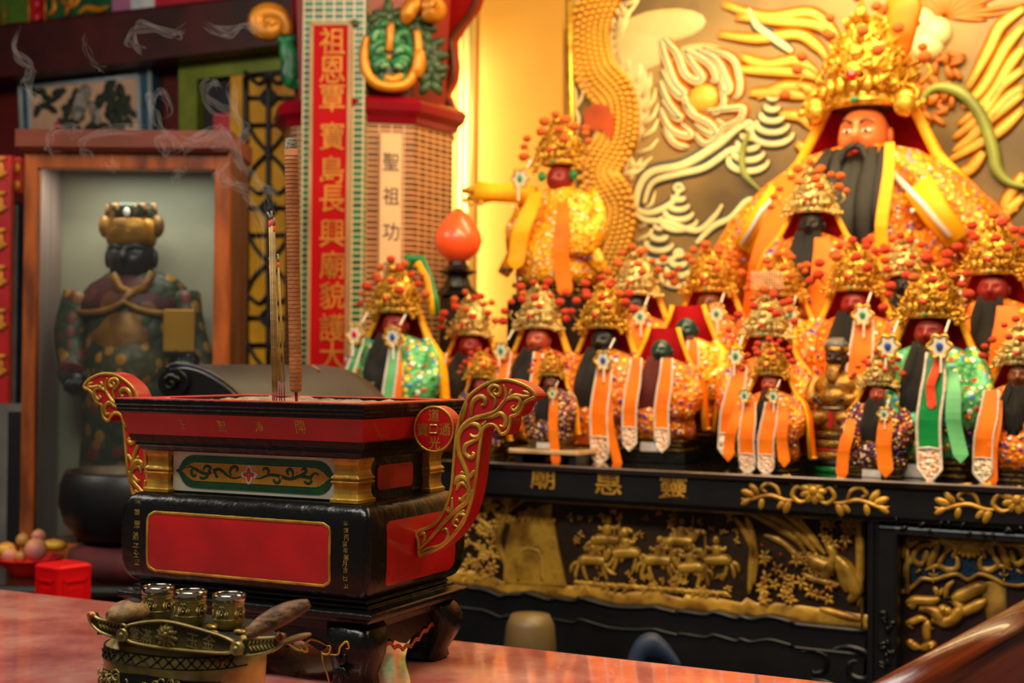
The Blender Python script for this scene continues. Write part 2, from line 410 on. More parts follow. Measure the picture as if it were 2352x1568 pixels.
pp = lambda q, y: [V((pc[0] + a * pw, y, pc[1] + b * ph)) for a, b in q]
half = [(-.965, 0), (-.93, .10), (-.905, .28), (-.875, .52), (-.83, .70), (-.77, .80), (-.70, .82)]
o = half + [(-a, b) for a, b in reversed(half)]; o = o + [(a, -b) for a, b in reversed(o[1:-1])]
mb = MB(); mb.prism(pp(o, 0), -.1150, -.1141); car = mb.build('cartouche', green_paint, ce)
half = [(-.885, 0), (-.845, .12), (-.81, .30), (-.785, .32), (-.775, .40), (-.75, .41), (-.735, .46)]
o = half + [(-a, b) for a, b in reversed(half)]; o = o + [(a, -b) for a, b in reversed(o[1:-1])]
mb = MB(); mb.prism(pp(o, 0), -.1157, -.1149); mb.build('gold_field', ochre_paint, car)
def vine(q):
    r = []
    for a, b in q:
        ym = 430 + 115 * (a - 60) / 2160.0
        r.append(((a - 1140) / 1080.0, (ym - b) / 300.0))
    return pp(r, -.1159)
mb = MB()
for q in ([(250, 395), (300, 370), (350, 400), (400, 430), (470, 470), (540, 480), (600, 440), (680, 410), (740, 450), (800, 500), (870, 540), (950, 530), (985, 515)], [(480, 430), (490, 390), (525, 365), (570, 390), (560, 430), (535, 425)], [(330, 400), (318, 450), (330, 500), (372, 510), (378, 488)],
          [(550, 470), (530, 520), (480, 548), (440, 535), (435, 518)], [(620, 440), (645, 490), (655, 520), (682, 518)], [(850, 510), (830, 440), (865, 380), (915, 380), (932, 420), (905, 442)], [(1170, 545), (1230, 540), (1320, 500), (1400, 495), (1500, 520), (1580, 545), (1650, 540), (1720, 510), (1800, 520), (1850, 530), (1875, 500), (1905, 468), (1950, 475), (1958, 500)],
          [(1320, 505), (1330, 440), (1310, 400), (1270, 405), (1262, 435)], [(1640, 540), (1635, 450), (1605, 408), (1565, 430), (1575, 475), (1590, 490)], [(1650, 530), (1740, 495), (1795, 455), (1800, 415), (1765, 405), (1740, 428)], [(1850, 530), (1868, 585), (1830, 612), (1790, 590), (1785, 572)], [(1470, 520), (1470, 590), (1430, 605), (1398, 570), (1400, 548)]):
    mb.relief(vine(q), .0023, .25)
mb.build('green_vine', mat('vine_paint', '0c4a26', .4), car)
fc = vine([(1078, 490)])[0]; mb = MB()
for k in range(4):
    mb.petal(fc, pi / 2 + k * pi / 2, .0155, .0105, .0008); mb.petal(fc + V((0, -.0006, 0)), pi / 2 + k * pi / 2, .0105, .0065, .0008, 1); mb.petal(fc, pi / 4 + k * pi / 2, .0095, .004, .0006)
mb.build('painted_flower', [white_paint, pink_paint], car)
for a, b in ((460, 440), (612, 470), (1690, 470), (1505, 560)):
    mb = MB(); c = vine([(a, b)])[0]; mb.petal(c, 2.2, .007, .005, .0008); mb.petal(c + V((0, -.0005, 0)), 2.2, .005, .003, .0008, 1); mb.build('painted_bud', [white_paint, pink_paint], car)
mb = MB(); mb.ball(fc, (.002, .0016, .002)); mb.build('flower_centre', ochre_paint, car)
for sx in (-1, 1):
    for sy in (-1, 1):
        mb = MB(); mb.rect([(z, r, r) for z, r in ((.2574, .0235), (.263, .0240), (.2645, .0215), (.270, .0195), (.277, .0190), (.283, .0200), (.2855, .0225), (.2875, .0235), (.289, .0205), (.2905, .0205), (.292, .0235), (.294, .0225), (.297, .0200), (.304, .0185), (.311, .0195), (.316, .0215), (.3206, .0225))], c=(sx * .1665, sy * .1045))
        mb.build('corner_post', gold_paint, ce, bevel=.0008)
for sx in (-1, 1):       # small red panel on each short side of the neck
    mb = MB(Matrix.Rotation(pi / 2, 4, 'Z')); q = []
    for a, b, t0 in ((-1, -1, pi), (1, -1, 1.5 * pi), (1, 1, 0), (-1, 1, .5 * pi)):
        for k in range(5): t_ = t0 + k * pi / 8; q.append((a * .044 + .008 * cos(t_), .2885 + b * .010 + .008 * sin(t_)))
    mb.prism(q, -.1758 if sx > 0 else .174, -.174 if sx > 0 else .1758); mb.build('side_panel', red, ce)
def body_k(z):
    t_ = (z - .1905) / .0672; return (1 - min(1, abs(t_)) ** 3.2) ** (1 / 3.2)
BH = lambda z: .190 + .0294 * body_k(z)
BD = lambda z: .1185 + .0294 * body_k(z)
mb = MB(); zs = [.1905 - .0672 * cos(pi * i / 22) for i in range(23)]
mb.rect([(z, BH(z), BD(z)) for z in zs], 0, .010, True, True); mb.build('body', black, ce)
def fpanel(face, x0, x1, z0, z1, cr, name, off=.0007, border=True):
    mb = MB(); ns = 18; rings = []; outl = []
    for i in range(ns + 1):
        z = z0 + (z1 - z0) * i / ns; e = min(z - z0, z1 - z); ins = 0 if e > cr else cr - sqrt(max(0, cr * cr - (cr - e) ** 2))
        s = (BD if face == 'f' else BH)(z) + off
        f = (lambda x, dd=0: V((x, -s - dd, z))) if face == 'f' else (lambda x, dd=0: V((s + dd, x, z)))
        rings.append([f(x0 + ins), f(x1 - ins), f(x1 - ins, -.003), f(x0 + ins, -.003)]); outl.append((f(x0 + ins, .0003), f(x1 - ins, .0003)))
    mb.loft(rings, True, False); p = mb.build(name, red, ce)
    if border:
        path = [a for a, b in outl] + [b for a, b in reversed(outl)]
        path = path + [path[0]]; fine = []
        for a, b in zip(path, path[1:]):
            m = max(1, int((b - a).length / .006))
            fine += [a.lerp(b, j / m) for j in range(m)]
        fine.append(path[0])
        mb = MB(); mb.tube(fine, lambda t_: .0024 + .0006 * noise.noise(V((t_ * 60, 1, 0))), 6, False, 0, .5, (0, 1, 0)); mb.build('gold_border', gold_paint, p)
fpanel('f', -.164, .157, .143, .230, .012, 'front_red_panel')
fpanel('s', -.098, .108, .140, .232, .010, 'side_red_panel', border=False)
worn = mat('worn_gilt', 'a08a30', .5, .2, .3, 200, col2='5a4a18')
for chars, x, z0, z1, sz in (('沐恩眾弟子', -.1855, .243, .176, .0125), ('仝立', -.184, .166, .155, .0115), ('天運丙寅年端月吉', .1825, .231, .168, .0085), ('日立', .183, .157, .147, .0085)):
    for i, ch in enumerate(chars):
        z = z0 + (z1 - z0) * i / max(1, len(chars) - 1); s = BD(z)
        mb = MB(); write(mb, ch, (x + .003 * (i % 3 - 1) * .4, -s - .0002 if z < .235 else -s - .0006, z), sz, .95, .0006); mb.build('gilt_character', worn, ce)

# handles: outline traced from the right one, mirrored for the left one
HK = 3.5625; HO = (940, 850); HY = -.0165
hp = lambda q, y=HY: tr(CT, y, q, HO, HK)
OUT = [(50, 1320), (180, 1265), (250, 1190), (300, 1090), (335, 960), (350, 800), (365, 620), (380, 500), (405, 390), (440, 290), (490, 200), (560, 140), (640, 95), (720, 72), (800, 68), (880, 85), (950, 115), (1010, 155), (1042, 205), (1030, 232), (985, 250), (950, 275), (930, 320), (900, 360), (865, 380), (840, 387), (838, 410), (832, 450), (815, 500), (780, 530), (745, 530), (728, 505), (705, 470), (675, 455), (640, 462), (612, 490), (597, 560), (585, 650), (570, 780), (555, 900), (535, 1010), (510, 1100), (480, 1190), (430, 1280), (360, 1370), (280, 1440), (190, 1490), (110, 1520), (72, 1520), (65, 1400)]
SCROLL = [([(75, 1470), (150, 1400), (230, 1310), (300, 1230), (370, 1160), (430, 1110), (480, 1060), (490, 990), (480, 900), (470, 830), (440, 760), (410, 680), (400, 590), (410, 520), (450, 450), (520, 400), (620, 370), (700, 340), (750, 290), (790, 230), (790, 170), (770, 120)], 17),
          ([(510, 375), (515, 290), (540, 235), (590, 215), (622, 240), (620, 275), (590, 287)], 17), ([(690, 320), (705, 240), (660, 190), (655, 150), (690, 125), (738, 145), (745, 185), (715, 202), (692, 180), (710, 155)], 14),
          ([(740, 290), (790, 240), (850, 220), (900, 235), (910, 270), (890, 310), (860, 330), (838, 310), (858, 288)], 14), ([(770, 250), (860, 205), (930, 215), (990, 208)], 13), ([(930, 170), (970, 185), (985, 212)], 10), ([(820, 215), (830, 180), (845, 155)], 12),
          ([(600, 395), (680, 380), (745, 352), (785, 390), (790, 430), (770, 462), (738, 450)], 15), ([(440, 480), (500, 440), (560, 450), (588, 500), (565, 545), (515, 540), (498, 518)], 16), ([(590, 450), (620, 430), (625, 410)], 10), ([(570, 560), (500, 590), (460, 620), (458, 680), (500, 715), (532, 690), (515, 670)], 16),
          ([(375, 940), (395, 890), (440, 878), (480, 920), (490, 990)], 20), ([(385, 985), (410, 930), (450, 930), (475, 975)], 14), ([(485, 1000), (440, 1050), (418, 1062), (408, 1040)], 14), ([(480, 890), (515, 850), (535, 820)], 14), ([(450, 850), (430, 835), (418, 850)], 10), ([(490, 1030), (515, 1000), (520, 975)], 12),
          ([(350, 1040), (350, 1130), (325, 1160), (310, 1140), (325, 1125)], 12), ([(360, 1230), (400, 1180), (455, 1190), (440, 1240), (395, 1300), (372, 1318)], 14), ([(400, 1285), (362, 1262), (362, 1232), (392, 1225), (402, 1245)], 11), ([(400, 1170), (440, 1155), (450, 1140)], 12), ([(265, 1310), (300, 1300), (318, 1345), (300, 1400), (245, 1440), (160, 1455), (90, 1490)], 13), ([(80, 1350), (120, 1335), (128, 1380), (100, 1420)], 12), ([(470, 260), (455, 340), (430, 420)], 12)]
ko = 1 / HK * 2.05 / FPX
for sx in (1, -1):
    mir = lambda q: [V((sx * p.x, p.y, p.z)) for p in q]
    ol = mir(smooth(hp(OUT), 3, True))
    mb = MB(); mb.prism(ol, HY, -HY); h = mb.build('handle', red, ce)
    cen = sum(ol, V()) / len(ol); mb = MB(); n = len(ol); ins = []
    for i, p in enumerate(ol):
        tg = (ol[(i + 1) % n] - ol[i - 1]).normalized(); nn = V((-tg.z, 0, tg.x)) * sx
        ins.append(V((p.x, HY - .0005, p.z)) + nn * .0022 * -1)
    a = sum(ol[i].x * ol[(i + 1) % n].z - ol[(i + 1) % n].x * ol[i].z for i in range(n))
    sg = 1 if a > 0 else -1; ins = []
    for i, p in enumerate(ol):
        tg = (ol[(i + 1) % n] - ol[i - 1]).normalized(); nn = V((-tg.z, 0, tg.x)) * sg
        ins.append(V((p.x, HY - .0004, p.z)) + nn * .0021)
    mb.tube(ins + [ins[0]], .0027, 7, False, 0, .6, (0, 1, 0)); mb.build('gold_edge', gold_paint, h)
    mb = MB()
    for q, r in SCROLL:
        g = mir(hp(q, HY - .0005)); mb.relief(g, r * ko * 1.4, .62, 7, 0, 5, (.5, .45))
        # carved groove ridge along the middle of each scroll
        mb.relief([p + V((0, -r * ko * .62, 0)) for p in g], r * ko * .4, .7, 5, 0, 5, (.3, .3))
    mb.build('gold_scrollwork', gold_paint, h)
    cc = hp([(200, 482)], -.0125)[0]; cc.x *= sx; cr = .0338
    mb = MB(); mb.lathe([(cr, -.0125), (cr, .0125)], 40, (cc.x, 0, cc.z), axis='y', sm=False); cn = mb.build('coin_medallion', red, ce)
    mb = MB(); mb.tube([V((cc.x + (cr - .0014) * cos(2 * pi * i / 40), -.0125, cc.z + (cr - .0014) * sin(2 * pi * i / 40))) for i in range(41)], .0018, 6, False, 0, .6, (0, 1, 0)); mb.build('coin_rim', gold_paint, cn)
    mb = MB()
    for i, (a, b) in enumerate(((-1, -1), (1, -1), (1, 1), (-1, 1))):
        a2, b2 = ((1, -1), (1, 1), (-1, 1), (-1, -1))[i]; e = .0058
        mb.tube([V((cc.x + a * e, -.0130, cc.z + b * e)), V((cc.x + a2 * e, -.0130, cc.z + b2 * e))], .0014, 4, True, 0, .7, (0, 1, 0), False)
    mb.build('coin_hole_frame', gold_paint, cn)
    if sx > 0:
        mb = MB()
        for ch, dx, dz, s_ in (('道', 0, .0205, .0185), ('光', .002, -.0200, .0185), ('通', .0185, .000, .0185), ('寶', -.0185, -.001, .0185)):
            write(mb, ch, (cc.x + dx, -.0127, cc.z + dz), s_, 1, .0016)
        mb.build('coin_lettering', gold_paint, cn)

# ash in the censer
ash_m = mat('incense_ash', 'a08a6c', .9, 0, .25, 40, 1.0, 140, col2='6e5c46')
mb = MB(); NX, NY = 46, 26; vs = []
for i in range(NX + 1):
    for j in range(NY + 1):
        x = -.179 + .358 * i / NX; y = -.123 + .246 * j / NY
        z = .3935 + .009 * noise.noise(V((x * 26, y * 26, 1))) + .005 * noise.noise(V((x * 70, y * 70, 4))) - .004 * exp(-((y + .03) / .05) ** 2)
        z += .010 * exp(-((x + .07) / .03) ** 2 - ((y - .02) / .04) ** 2)
        vs.append((x, y, min(z, .4)))
fs = [(i * (NY + 1) + j, (i + 1) * (NY + 1) + j, (i + 1) * (NY + 1) + j + 1, i * (NY + 1) + j + 1) for i in range(NX) for j in range(NY)]
mb.add(vs, fs, True); vs2 = [(x, y, .3778) for x, y, z in vs]
edge = [i * (NY + 1) for i in range(NX + 1)] + [NX * (NY + 1) + j for j in range(1, NY + 1)] + [i * (NY + 1) + NY for i in range(NX - 1, -1, -1)] + [j for j in range(NY - 1, 0, -1)]
mb.add([vs[i] for i in edge] + [vs2[i] for i in edge], [(i, (i + 1) % len(edge), len(edge) + (i + 1) % len(edge), len(edge) + i) for i in range(len(edge))])
o = mb.build('incense_ash', ash_m); o.matrix_world = CT; tag(o, 'pale crusted incense ash filling the red and black censer', 'ash', kind='stuff')

# incense sticks
stick_tan = mat('incense_stick_tan', 'b89a5c', .8, 0, .2, 40, .3, 200)
stick_red = mat('magenta_stick', '8c1030', .6)
ash_tip = mat('grey_ash_tip', '9a927c', .95, 0, .3, 60, .8, 300)
dark_line = mat('dark_groove', '4a2c12', .8)
big_m = mat('thick_incense', 'b06a30', .75, 0, .16, 30, .3, 160, col2='8a4c1e')
def plane_pt(px, py, y): return CT @ tr1(CT, y, px, py)
b0 = plane_pt(682, 905, -.035); b0.z = .95 + .384; tp = plane_pt(668, 318, -.035); b1 = plane_pt(680, 901, -.035)
bi = thing('thick_incense_stick', Matrix.Translation(b0), 'thick ribbed brown incense stick with a grey burnt tip standing in the censer', 'incense stick')
d = (tp - b1); L = d.length
mb = MB(); mb.tube([b1 + d * q_ for q_ in (0, .002, .006, .012, .02, .05, .1, .2, .3, .4, .5, .6, .7, .8, .9, .957)], lambda t_: .0091 * (.45, .72, .9, .98, 1, 1, 1, 1, 1, 1, 1, 1, 1, 1, 1, 1)[int(round(t_ * 15))] * (1 + .12 * t_), 16); sh = mb.build('shaft', big_m, bi, True)
mb = MB()
for k in range(58):
    t_ = .03 + k * .0158; c = b1 + d * t_; r = .0091 * (1 + .12 * t_) + .00005
    mb.tube([c + V((r * cos(a * pi / 8), r * sin(a * pi / 8), .0006 * sin(a * pi / 8 + .5))) for a in range(17)], .00048, 4, False)
mb.build('wrapping_line', dark_line, sh, True)
mb = MB(); mb.tube([b1 + d * (.955 + .045 * i / 6) for i in range(7)], lambda t_: .0096 * (1 + .1 * noise.noise(V((t_ * 9, 3, 0)))) * (1 - .15 * t_), 12); mb.build('ash_tip', ash_tip, bi, True)
mb = MB(); mb.tube([b0, b1 + d * .004], .0024, 8); mb.build('bamboo_end', stick_red, bi, True)
k = 0
for (bx, by, tx, ty, yy), lab in zip(((627, 905, 619, 490, -.045), (631, 908, 624, 487, -.05), (636, 906, 629, 503, -.04), (643, 897, 619, 598, .0), (648, 902, 627, 592, -.006), (654, 899, 638, 590, .002)),
     ('leftmost of the three tall thin incense sticks, curled burnt tip', 'middle one of the three tall thin incense sticks beside the thick stick', 'rightmost of the three tall thin incense sticks beside the thick stick', 'shorter thin incense stick on the left, behind the tall ones', 'shorter thin incense stick in the middle of its bundle', 'shorter thin incense stick closest to the thick ribbed stick')):
    p0 = plane_pt(bx, by, yy); p1 = plane_pt(tx, ty, yy); q = V((p0.x, p0.y, .95 + .385)); k += 1
    o = thing('thin_incense_stick', Matrix.Translation(q), lab, 'incense stick', 'thin incense sticks in the censer')
    d = p1 - p0
    mb = MB(); mb.tube([p0 + d * t_ for t_ in (.02 if k < 4 else .08, .5, .93)], .0017, 7); mb.build('shaft', stick_tan, o, True)
    mb = MB(); mb.tube([q, p0 + d * (.03 if k < 4 else .085)], .0011, 6); mb.build('bamboo_end', stick_red, o, True)
    mb = MB(); mb.tube([p0 + d * .925, p0 + d * .96], .0018, 7); mb.build('glowing_ember', mat('ember', 'c8452c', .8, emit=.5), o, True)
    mb = MB(); e = p0 + d * .96; mb.tube([e, e + V((.0005, 0, .006)), e + V((-.001 if k != 1 else -.004, 0, .013))], .0017, 6); mb.build('ash_tip', ash_tip, o, True)

# ------------------------------------------------------------------ brass ingot-shaped censer with cups and moon blocks in front
BT = frame(onz(425, 1500, 1.105).xy.to_3d() * 0 + V((at(425, 1500, 1.60).x, 1.60, .95)), radians(25))
br = thing('brass_censer', BT, 'antique brass ingot shaped censer with winged rim in the near left foreground', 'censer')
BK = 5.88; BO = (240, 1420)
BY = -.072
bp = lambda q, y=BY: tr(BT, y, q, BO, BK)
zb = lambda py: tr1(BT, BY, 425, py).z
z_pl0, z_bd1, z_bd0 = zb(1487), zb(1513), zb(1543)
prof = [(.0, .0), (.045, .0), (.05, .004), (.052, .02), (.072, .045), (.090, .07), (.096, .092), (z_bd0 * 0 + .0975, z_bd0 - .006), (.0975, z_bd0), (.095, z_bd1 - .002), (.092, z_bd1), (.086, (z_bd1 + z_pl0) / 2), (.080, z_pl0 - .004), (.082, z_pl0), (.083, z_pl0 + .003), (.078, z_pl0 + .004), (.0, z_pl0 + .004)]
mb = MB(); mb.lathe(prof, 48, sx=.95, sy=.74, caps=False, e=.85); bod = mb.build('pot', brass, br)
def ell(a, r, off=0):            # point on the pot's oval at angle a
    ca, sa = cos(a), sin(a); return V(((r * .95 + off) * abs(ca) ** .85 * (1 if ca > 0 else -1), (r * .74 + off) * abs(sa) ** .85 * (1 if sa > 0 else -1), 0))
mb = MB(); md = MB(); n = 17; a0, a1 = radians(198), radians(342); zc, hh = (z_bd0 + z_bd1) / 2, (z_bd1 - z_bd0) / 2 * .9
for i in range(n):
    for s in (-1, 1):
        pts = []
        for j in range(5):
            t_ = (i + j / 4) / n; z = zc + s * hh * (1 - 2 * j / 4); r = .0977 - .0022 * max(0, (z - z_bd0) / (z_bd1 - z_bd0))
            p = ell(a0 + (a1 - a0) * t_, r, .0004); p.z = z; pts.append(p)
        md.tube(pts, .0007, 4, False)
    t_ = (i + .5) / n; p = ell(a0 + (a1 - a0) * t_, .0962, .0008); p.z = zc
    if i not in (1, n - 2): md.ball(p, .0019, 8, 5)
for z in (z_bd0, z_bd1 - .001):
    q = []
    for j in range(40):
        p = ell(a0 - .2 + (a1 - a0 + .4) * j / 39, .0975 if z == z_bd0 else .0953, .0006); p.z = z; q.append(p)
    md.tube(q, .0008, 5, False)
md.build('diamond_band', brass_dark, bod)
for i in (1, n - 2):
    mg = MB(); p = ell(a0 + (a1 - a0) * (i + .5) / n, .0964, .001); p.z = zc; mg.ball(p, .0022, 8, 6); mg.build('gem', gem_red, bod)
mr = MB(); rr = random.Random(3)       # relief panel under the band
q = []
for j in range(36):
    p = ell(radians(212) + radians(116) * j / 35, .0975, .0002); p.z = z_bd0 - .014 + .006 * (1 - abs(j - 17.5) / 17.5); q.append(p)
q2 = [V((p.x * .97, p.y * .97, .04)) for p in q]
mr.loft([q, [V((p.x * 1.005, p.y * 1.006, p.z - .03)) for p in q]], False, True, closed=False); mr.build('panel_ground', brass_dark, bod)
mr = MB()
for k in range(60):
    a = radians(rr.uniform(216, 324)); p = ell(a, .0975, .0012); p.z = z_bd0 - rr.uniform(.012, .035); a_ = rr.uniform(0, 6)
    mr.tube([p + V((.006 * cos(b_) * .8, .001 * sin(b_), .005 * sin(b_))) for b_ in [a_ * 1.0 + x * .8 for x in range(6)]], .0011, 5)
mr.build('relief_pattern', brass, bod)
PL = [(300, 120), (330, 92), (420, 70), (560, 48), (700, 36), (820, 38), (960, 60), (1150, 108), (1350, 165), (1550, 225), (1700, 290), (1742, 330), (1735, 400), (1700, 455), (1600, 465), (1400, 455), (1000, 420), (700, 385), (450, 340), (330, 300), (305, 260), (295, 180)]
def plaque(name, q, y, gem=None, inset=.0022):
    ol = smooth(q, 2, True); mb = MB(); mb.prism([V((p.x, y, p.z)) for p in ol], y, y + .007); pl = mb.build(name, brass_dark, br)
    mb = MB(); mb.tube([V((p.x, y - .0002, p.z)) for p in ol] + [V((ol[0].x, y - .0002, ol[0].z))], .0017, 8, False, 0, 1.3, (0, 1, 0)); mb.build('raised_border', brass, pl)
    xs = [p.x for p in ol]; zs_ = [p.z for p in ol]; mb = MB()    # pebbled ground
    z = min(zs_)
    while z < max(zs_):
        x = min(xs)
        while x < max(xs):
            ins = False
            for i in range(len(ol)):
                a, b = ol[i], ol[i - 1]
                if (a.z > z) != (b.z > z) and x < (b.x - a.x) * (z - a.z) / (b.z - a.z) + a.x: ins = not ins
            if ins: mb.ball((x, y, z), (.0007, .0005, .0005), 4, 3)
            x += .0019
        z += .0015
    mb.build('pebbled_ground', brass, pl)
    return pl
pl = plaque('name_plaque', bp(PL), BY)
mb = MB()
for ch, a, b, sz in (('堂', 405, 205, .0145), ('滿', 560, 235, .0165), ('玉', 1185, 300, .0165), ('金', 1410, 320, .0172)):
    write(mb, ch, bp([(a, b)], BY - .0006)[0], sz, .95, .0016, -.10)
mb.build('raised_characters', brass, pl)
mb = MB(); c = bp([(838, 245)], BY - .0005)[0]; kk = 1.53 / FPX / BK
for ring, (num, l, wd) in enumerate(((11, 200, 66), (9, 150, 70), (7, 100, 60))):
    for i in range(num):
        mb.petal(c + V((0, -.0006 * ring, .002 * ring)), pi / 2 + 2 * pi * i / num + ring * .2, l * kk, wd * kk, .0012)
mb.petal(c + V((0, -.002, -.003)), pi / 2, 110 * kk, 80 * kk, .0025)
mb.build('raised_lotus', brass, pl)
W2 = 3.92; WO = (180, 1300)
wl = tr(BT, BY + .004, [(92, 432), (115, 418), (140, 428), (152, 455), (200, 478), (300, 498), (400, 522), (432, 548), (436, 640), (400, 655), (300, 630), (200, 590), (140, 540), (105, 490)], WO, W2)
wr = tr(BT, BY + .004, [(1480, 655), (1640, 648), (1780, 640), (1798, 616), (1828, 610), (1850, 635), (1845, 680), (1800, 730), (1700, 775), (1600, 797), (1510, 805), (1482, 790)], WO, W2)
for q, g, sp in ((wl, (118, 445), [(170, 510), (230, 530), (300, 560), (390, 570)]), (wr, (1808, 645), [(1520, 720), (1600, 715), (1680, 700), (1760, 695)])):
    wing = plaque('wing', q, BY + .004)
    mb = MB(); mb.ball(tr(BT, BY + .003, [g], WO, W2)[0], .0034, 10, 7); mb.build('gem', gem_red, wing)
    mb = MB(); s_ = tr(BT, BY + .0035, sp, WO, W2); mb.relief(s_, .001)
    for i in range(7):
        p = s_[0].lerp(s_[-1], (i + .5) / 7)
        for sg in (-1, 1): mb.petal(p + V((0, -.0005, 0)), sg * 1.0 + .2, .0075, .0028, .001)
    mb.build('raised_leaf_spray', brass, wing)
for a, b in ((272, 215), (1815, 400)):       # hinge pins between plaque and wings
    p = bp([(a, b)], BY + .001)[0]; mb = MB(); mb.lathe([(.0, -.006), (.006, -.005), (.007, 0), (.007, .006)], 14, tuple(p), axis='y'); mb.ball(p + V((0, -.006, 0)), (.003, .002, .003)); mb.build('hinge', brass, br)
zt = z_pl0 + .012
xl, xr = wl[0].x, wr[4].x
mb = MB(); rim_ = [(xl + .012, -.066), (-.07, -.066), (.065, -.066), (xr - .012, -.066), (xr - .03, -.02), (.06, .045), (-.06, .045), (xl + .03, -.02)]
mb.loft([[(a, b, z_pl0 + .002) for a, b in rim_], [(a, b, zt) for a, b in rim_]], True, False); tray = mb.build('rim_plate', brass_dark, br, bevel=.002)
mb = MB()
for px, py, aa in ((478, 1440, .3), (497, 1455, 2.6), (548, 1452, .7), (585, 1445, 2.2), (560, 1462, -.8)):
    p = BT.inverted() @ onz(px, py, .95 + zt + .003)
    mb = MB()
    for k in range(3): mb.ball((p.x + .006 * cos(aa + k * .6), p.y + .004 * sin(aa + k * .6), zt + .003), (.007, .004, .003), 7, 5)
    mb.build('leaf_scroll', gold_paint, tray)

def cup(px, py, label):
    p = onz(px, py, .95 + zt)
    o = thing('wine_cup', Matrix.Translation(p) @ Matrix.Rotation(-PHI, 4, 'Z'), label, 'cup', 'three small cups on the brass censer')
    mb = MB(); mb.lathe([(0, 0), (.011, 0), (.0135, .0015), (.0158, .006), (.0165, .010), (.0166, .030), (.0168, .031)], 32, caps=False); bdy = mb.build('cup_body', brass, o)
    mb = MB(); mb.lathe([(.0168, .0305), (.0178, .0315), (.0181, .034), (.0180, .0375), (.0172, .039), (.0160, .0380), (.0154, .034), (.0150, .006), (0, .004)], 32, caps=False); mb.build('steel_liner', steel, o)
    mb = MB(); md = MB()
    for a in range(5):
        th = 2 * pi * a / 5 - pi / 2 + .2
        q = lambda u, z: V((.0168 * cos(th + u), .0168 * sin(th + u), z))
        for s in (-1, 1):
            mb.tube([q(s * (.06 + .13 * t_) , .018 + .006 * sin(t_ * 5)) for t_ in [i / 6 * 2.6 for i in range(7)]], .0009, 5)
            mb.tube([q(s * (.1 + .1 * cos(b)), .0235 + .003 * sin(b)) for b in [i * .8 for i in range(7)]], .0008, 5)
            md.tube([q(s * (.02 + .16 * t_), .015 + .010 * t_) for t_ in (0, .5, 1)], .0008, 5)
        mb.ball(q(0, .0175), .0016, 7, 5)
    for z in (.012, .0285): mb.tube([V((.0167 * cos(a * pi / 12), .0167 * sin(a * pi / 12), z)) for a in range(25)], .0007, 5, False)
    mb.build('raised_pattern', brass, bdy); md.build('dark_pattern_ground', brass_dark, bdy)
cup(362, 1424, 'left cup of three, brass with a polished steel lip, beside the burnt wood block')
cup(437, 1436, 'middle cup of the three small brass cups with steel lips')
cup(525, 1444, 'right cup of three, brass with steel lip, nearest the ridged wood block')
def block(name, p0, p1, w, h, m, label, burnt=False, curve=.15):
    d = p1 - p0; L = d.length; M_ = Matrix.Translation(p0) @ d.to_track_quat('X', 'Z').to_matrix().to_4x4()
    o = thing(name, Matrix.Translation(p0), label, 'wood block', 'crescent divination blocks')
    mb = MB(M_); rings = []
    for i in range(13):
        t_ = i / 12; k = max(.12, sin(pi * (.06 + .88 * t_)) ** .55); c = (t_ * L, curve * L * (.25 - (t_ - .5) ** 2), 0)
        rings.append([(c[0], c[1] + w * k * cos(a), c[2] + h * k * (sin(a) if sin(a) > 0 else sin(a) * .6)) for a in [2 * pi * j / 14 for j in range(14)]])
    mb.loft(rings); mb.build('block_body', m, o, True)
    if burnt:
        mb = MB(M_); mb.ball((L * .62, .004, h * .72), (L * .26, w * .62, h * .34), 12, 7); mb.build('burnt_mark', mat('charred_wood', '1c0f08', .8, 0, .3, 60), o, True)
bw1 = mat('worn_block_wood', 'a07c4a', .6, 0, .25, 90, .5, 150, col2='6a4a26'); bw2 = mat('ridged_block_wood', '8a6238', .65, 0, .3, 50, 1.0, 110, col2='503418')
zt2 = .95 + zt
block('moon_block', onz(247, 1418, zt2 + .011), onz(340, 1405, zt2 + .013), .017, .016, bw1, 'wood moon block with a burnt dark top, resting on the left wing', True)
block('moon_block', onz(566, 1462, zt2 + .013), onz(690, 1462, zt2 + .013) + V((.006, .02, .030)), .0125, .0135, bw2, 'ridged brown wood moon block tilted up on the right wing')
block('moon_block', onz(640, 1480, zt2 + .004), onz(712, 1456, zt2 + .008), .006, .004, wood, 'thin flat wood strip lying behind the right wing of the brass censer', curve=.02)
# ------------------------------------------------------------------ black altar table
AZ = 1.14
_o = onz(1121, 1060, AZ)
AT = frame((_o.x, _o.y, 0), radians(28))
al = thing('altar_table', AT, 'long black lacquered altar table with gilt characters and carved gold panels, carrying the statues', 'altar')
gold_relief = mat('gilt_carving', 'd8a438', .36, .35, .3, 18, .5, 50, col2='8a5c18')
gold_dim = mat('dark_gilt_ground', '3a240c', .5, .3, .3, 10, .6, 40, col2='1c1006')
maroon_ground = mat('maroon_panel_ground', '2c0f10', .5, 0, .2, 20)
top_m = mat('altar_top_lacquer', '16100e', .07, 0, .2, 6, 0, coat=.4)
def apx(q, y=0.0, off=(0, 0), k=1.0): return tr(AT, y, q, off, k)
AL, AR = -.56, 1.75
mb = MB(); mb.bb(AL, AR, 0, 1.62, AZ - .018, AZ); mb.build('table_top', top_m, al, bevel=.003)
fz0 = apx([(1550, 1158)], .012)[0].z
mb = MB(); mb.bb(AL + .01, AR - .01, .008, .05, fz0, AZ - .018)
mb.bb(AL + .02, AR - .02, .02, .06, fz0 - .012, fz0); mb.build('fascia', black_sat, al, bevel=.002)
mb = MB(); mb.tube([V((AL, .0, AZ - .004)), V((AR, .0, AZ - .004))], .0028, 6); mb.build('edge_line', mat('worn_edge_metal', '8a7868', .3, .6), al)
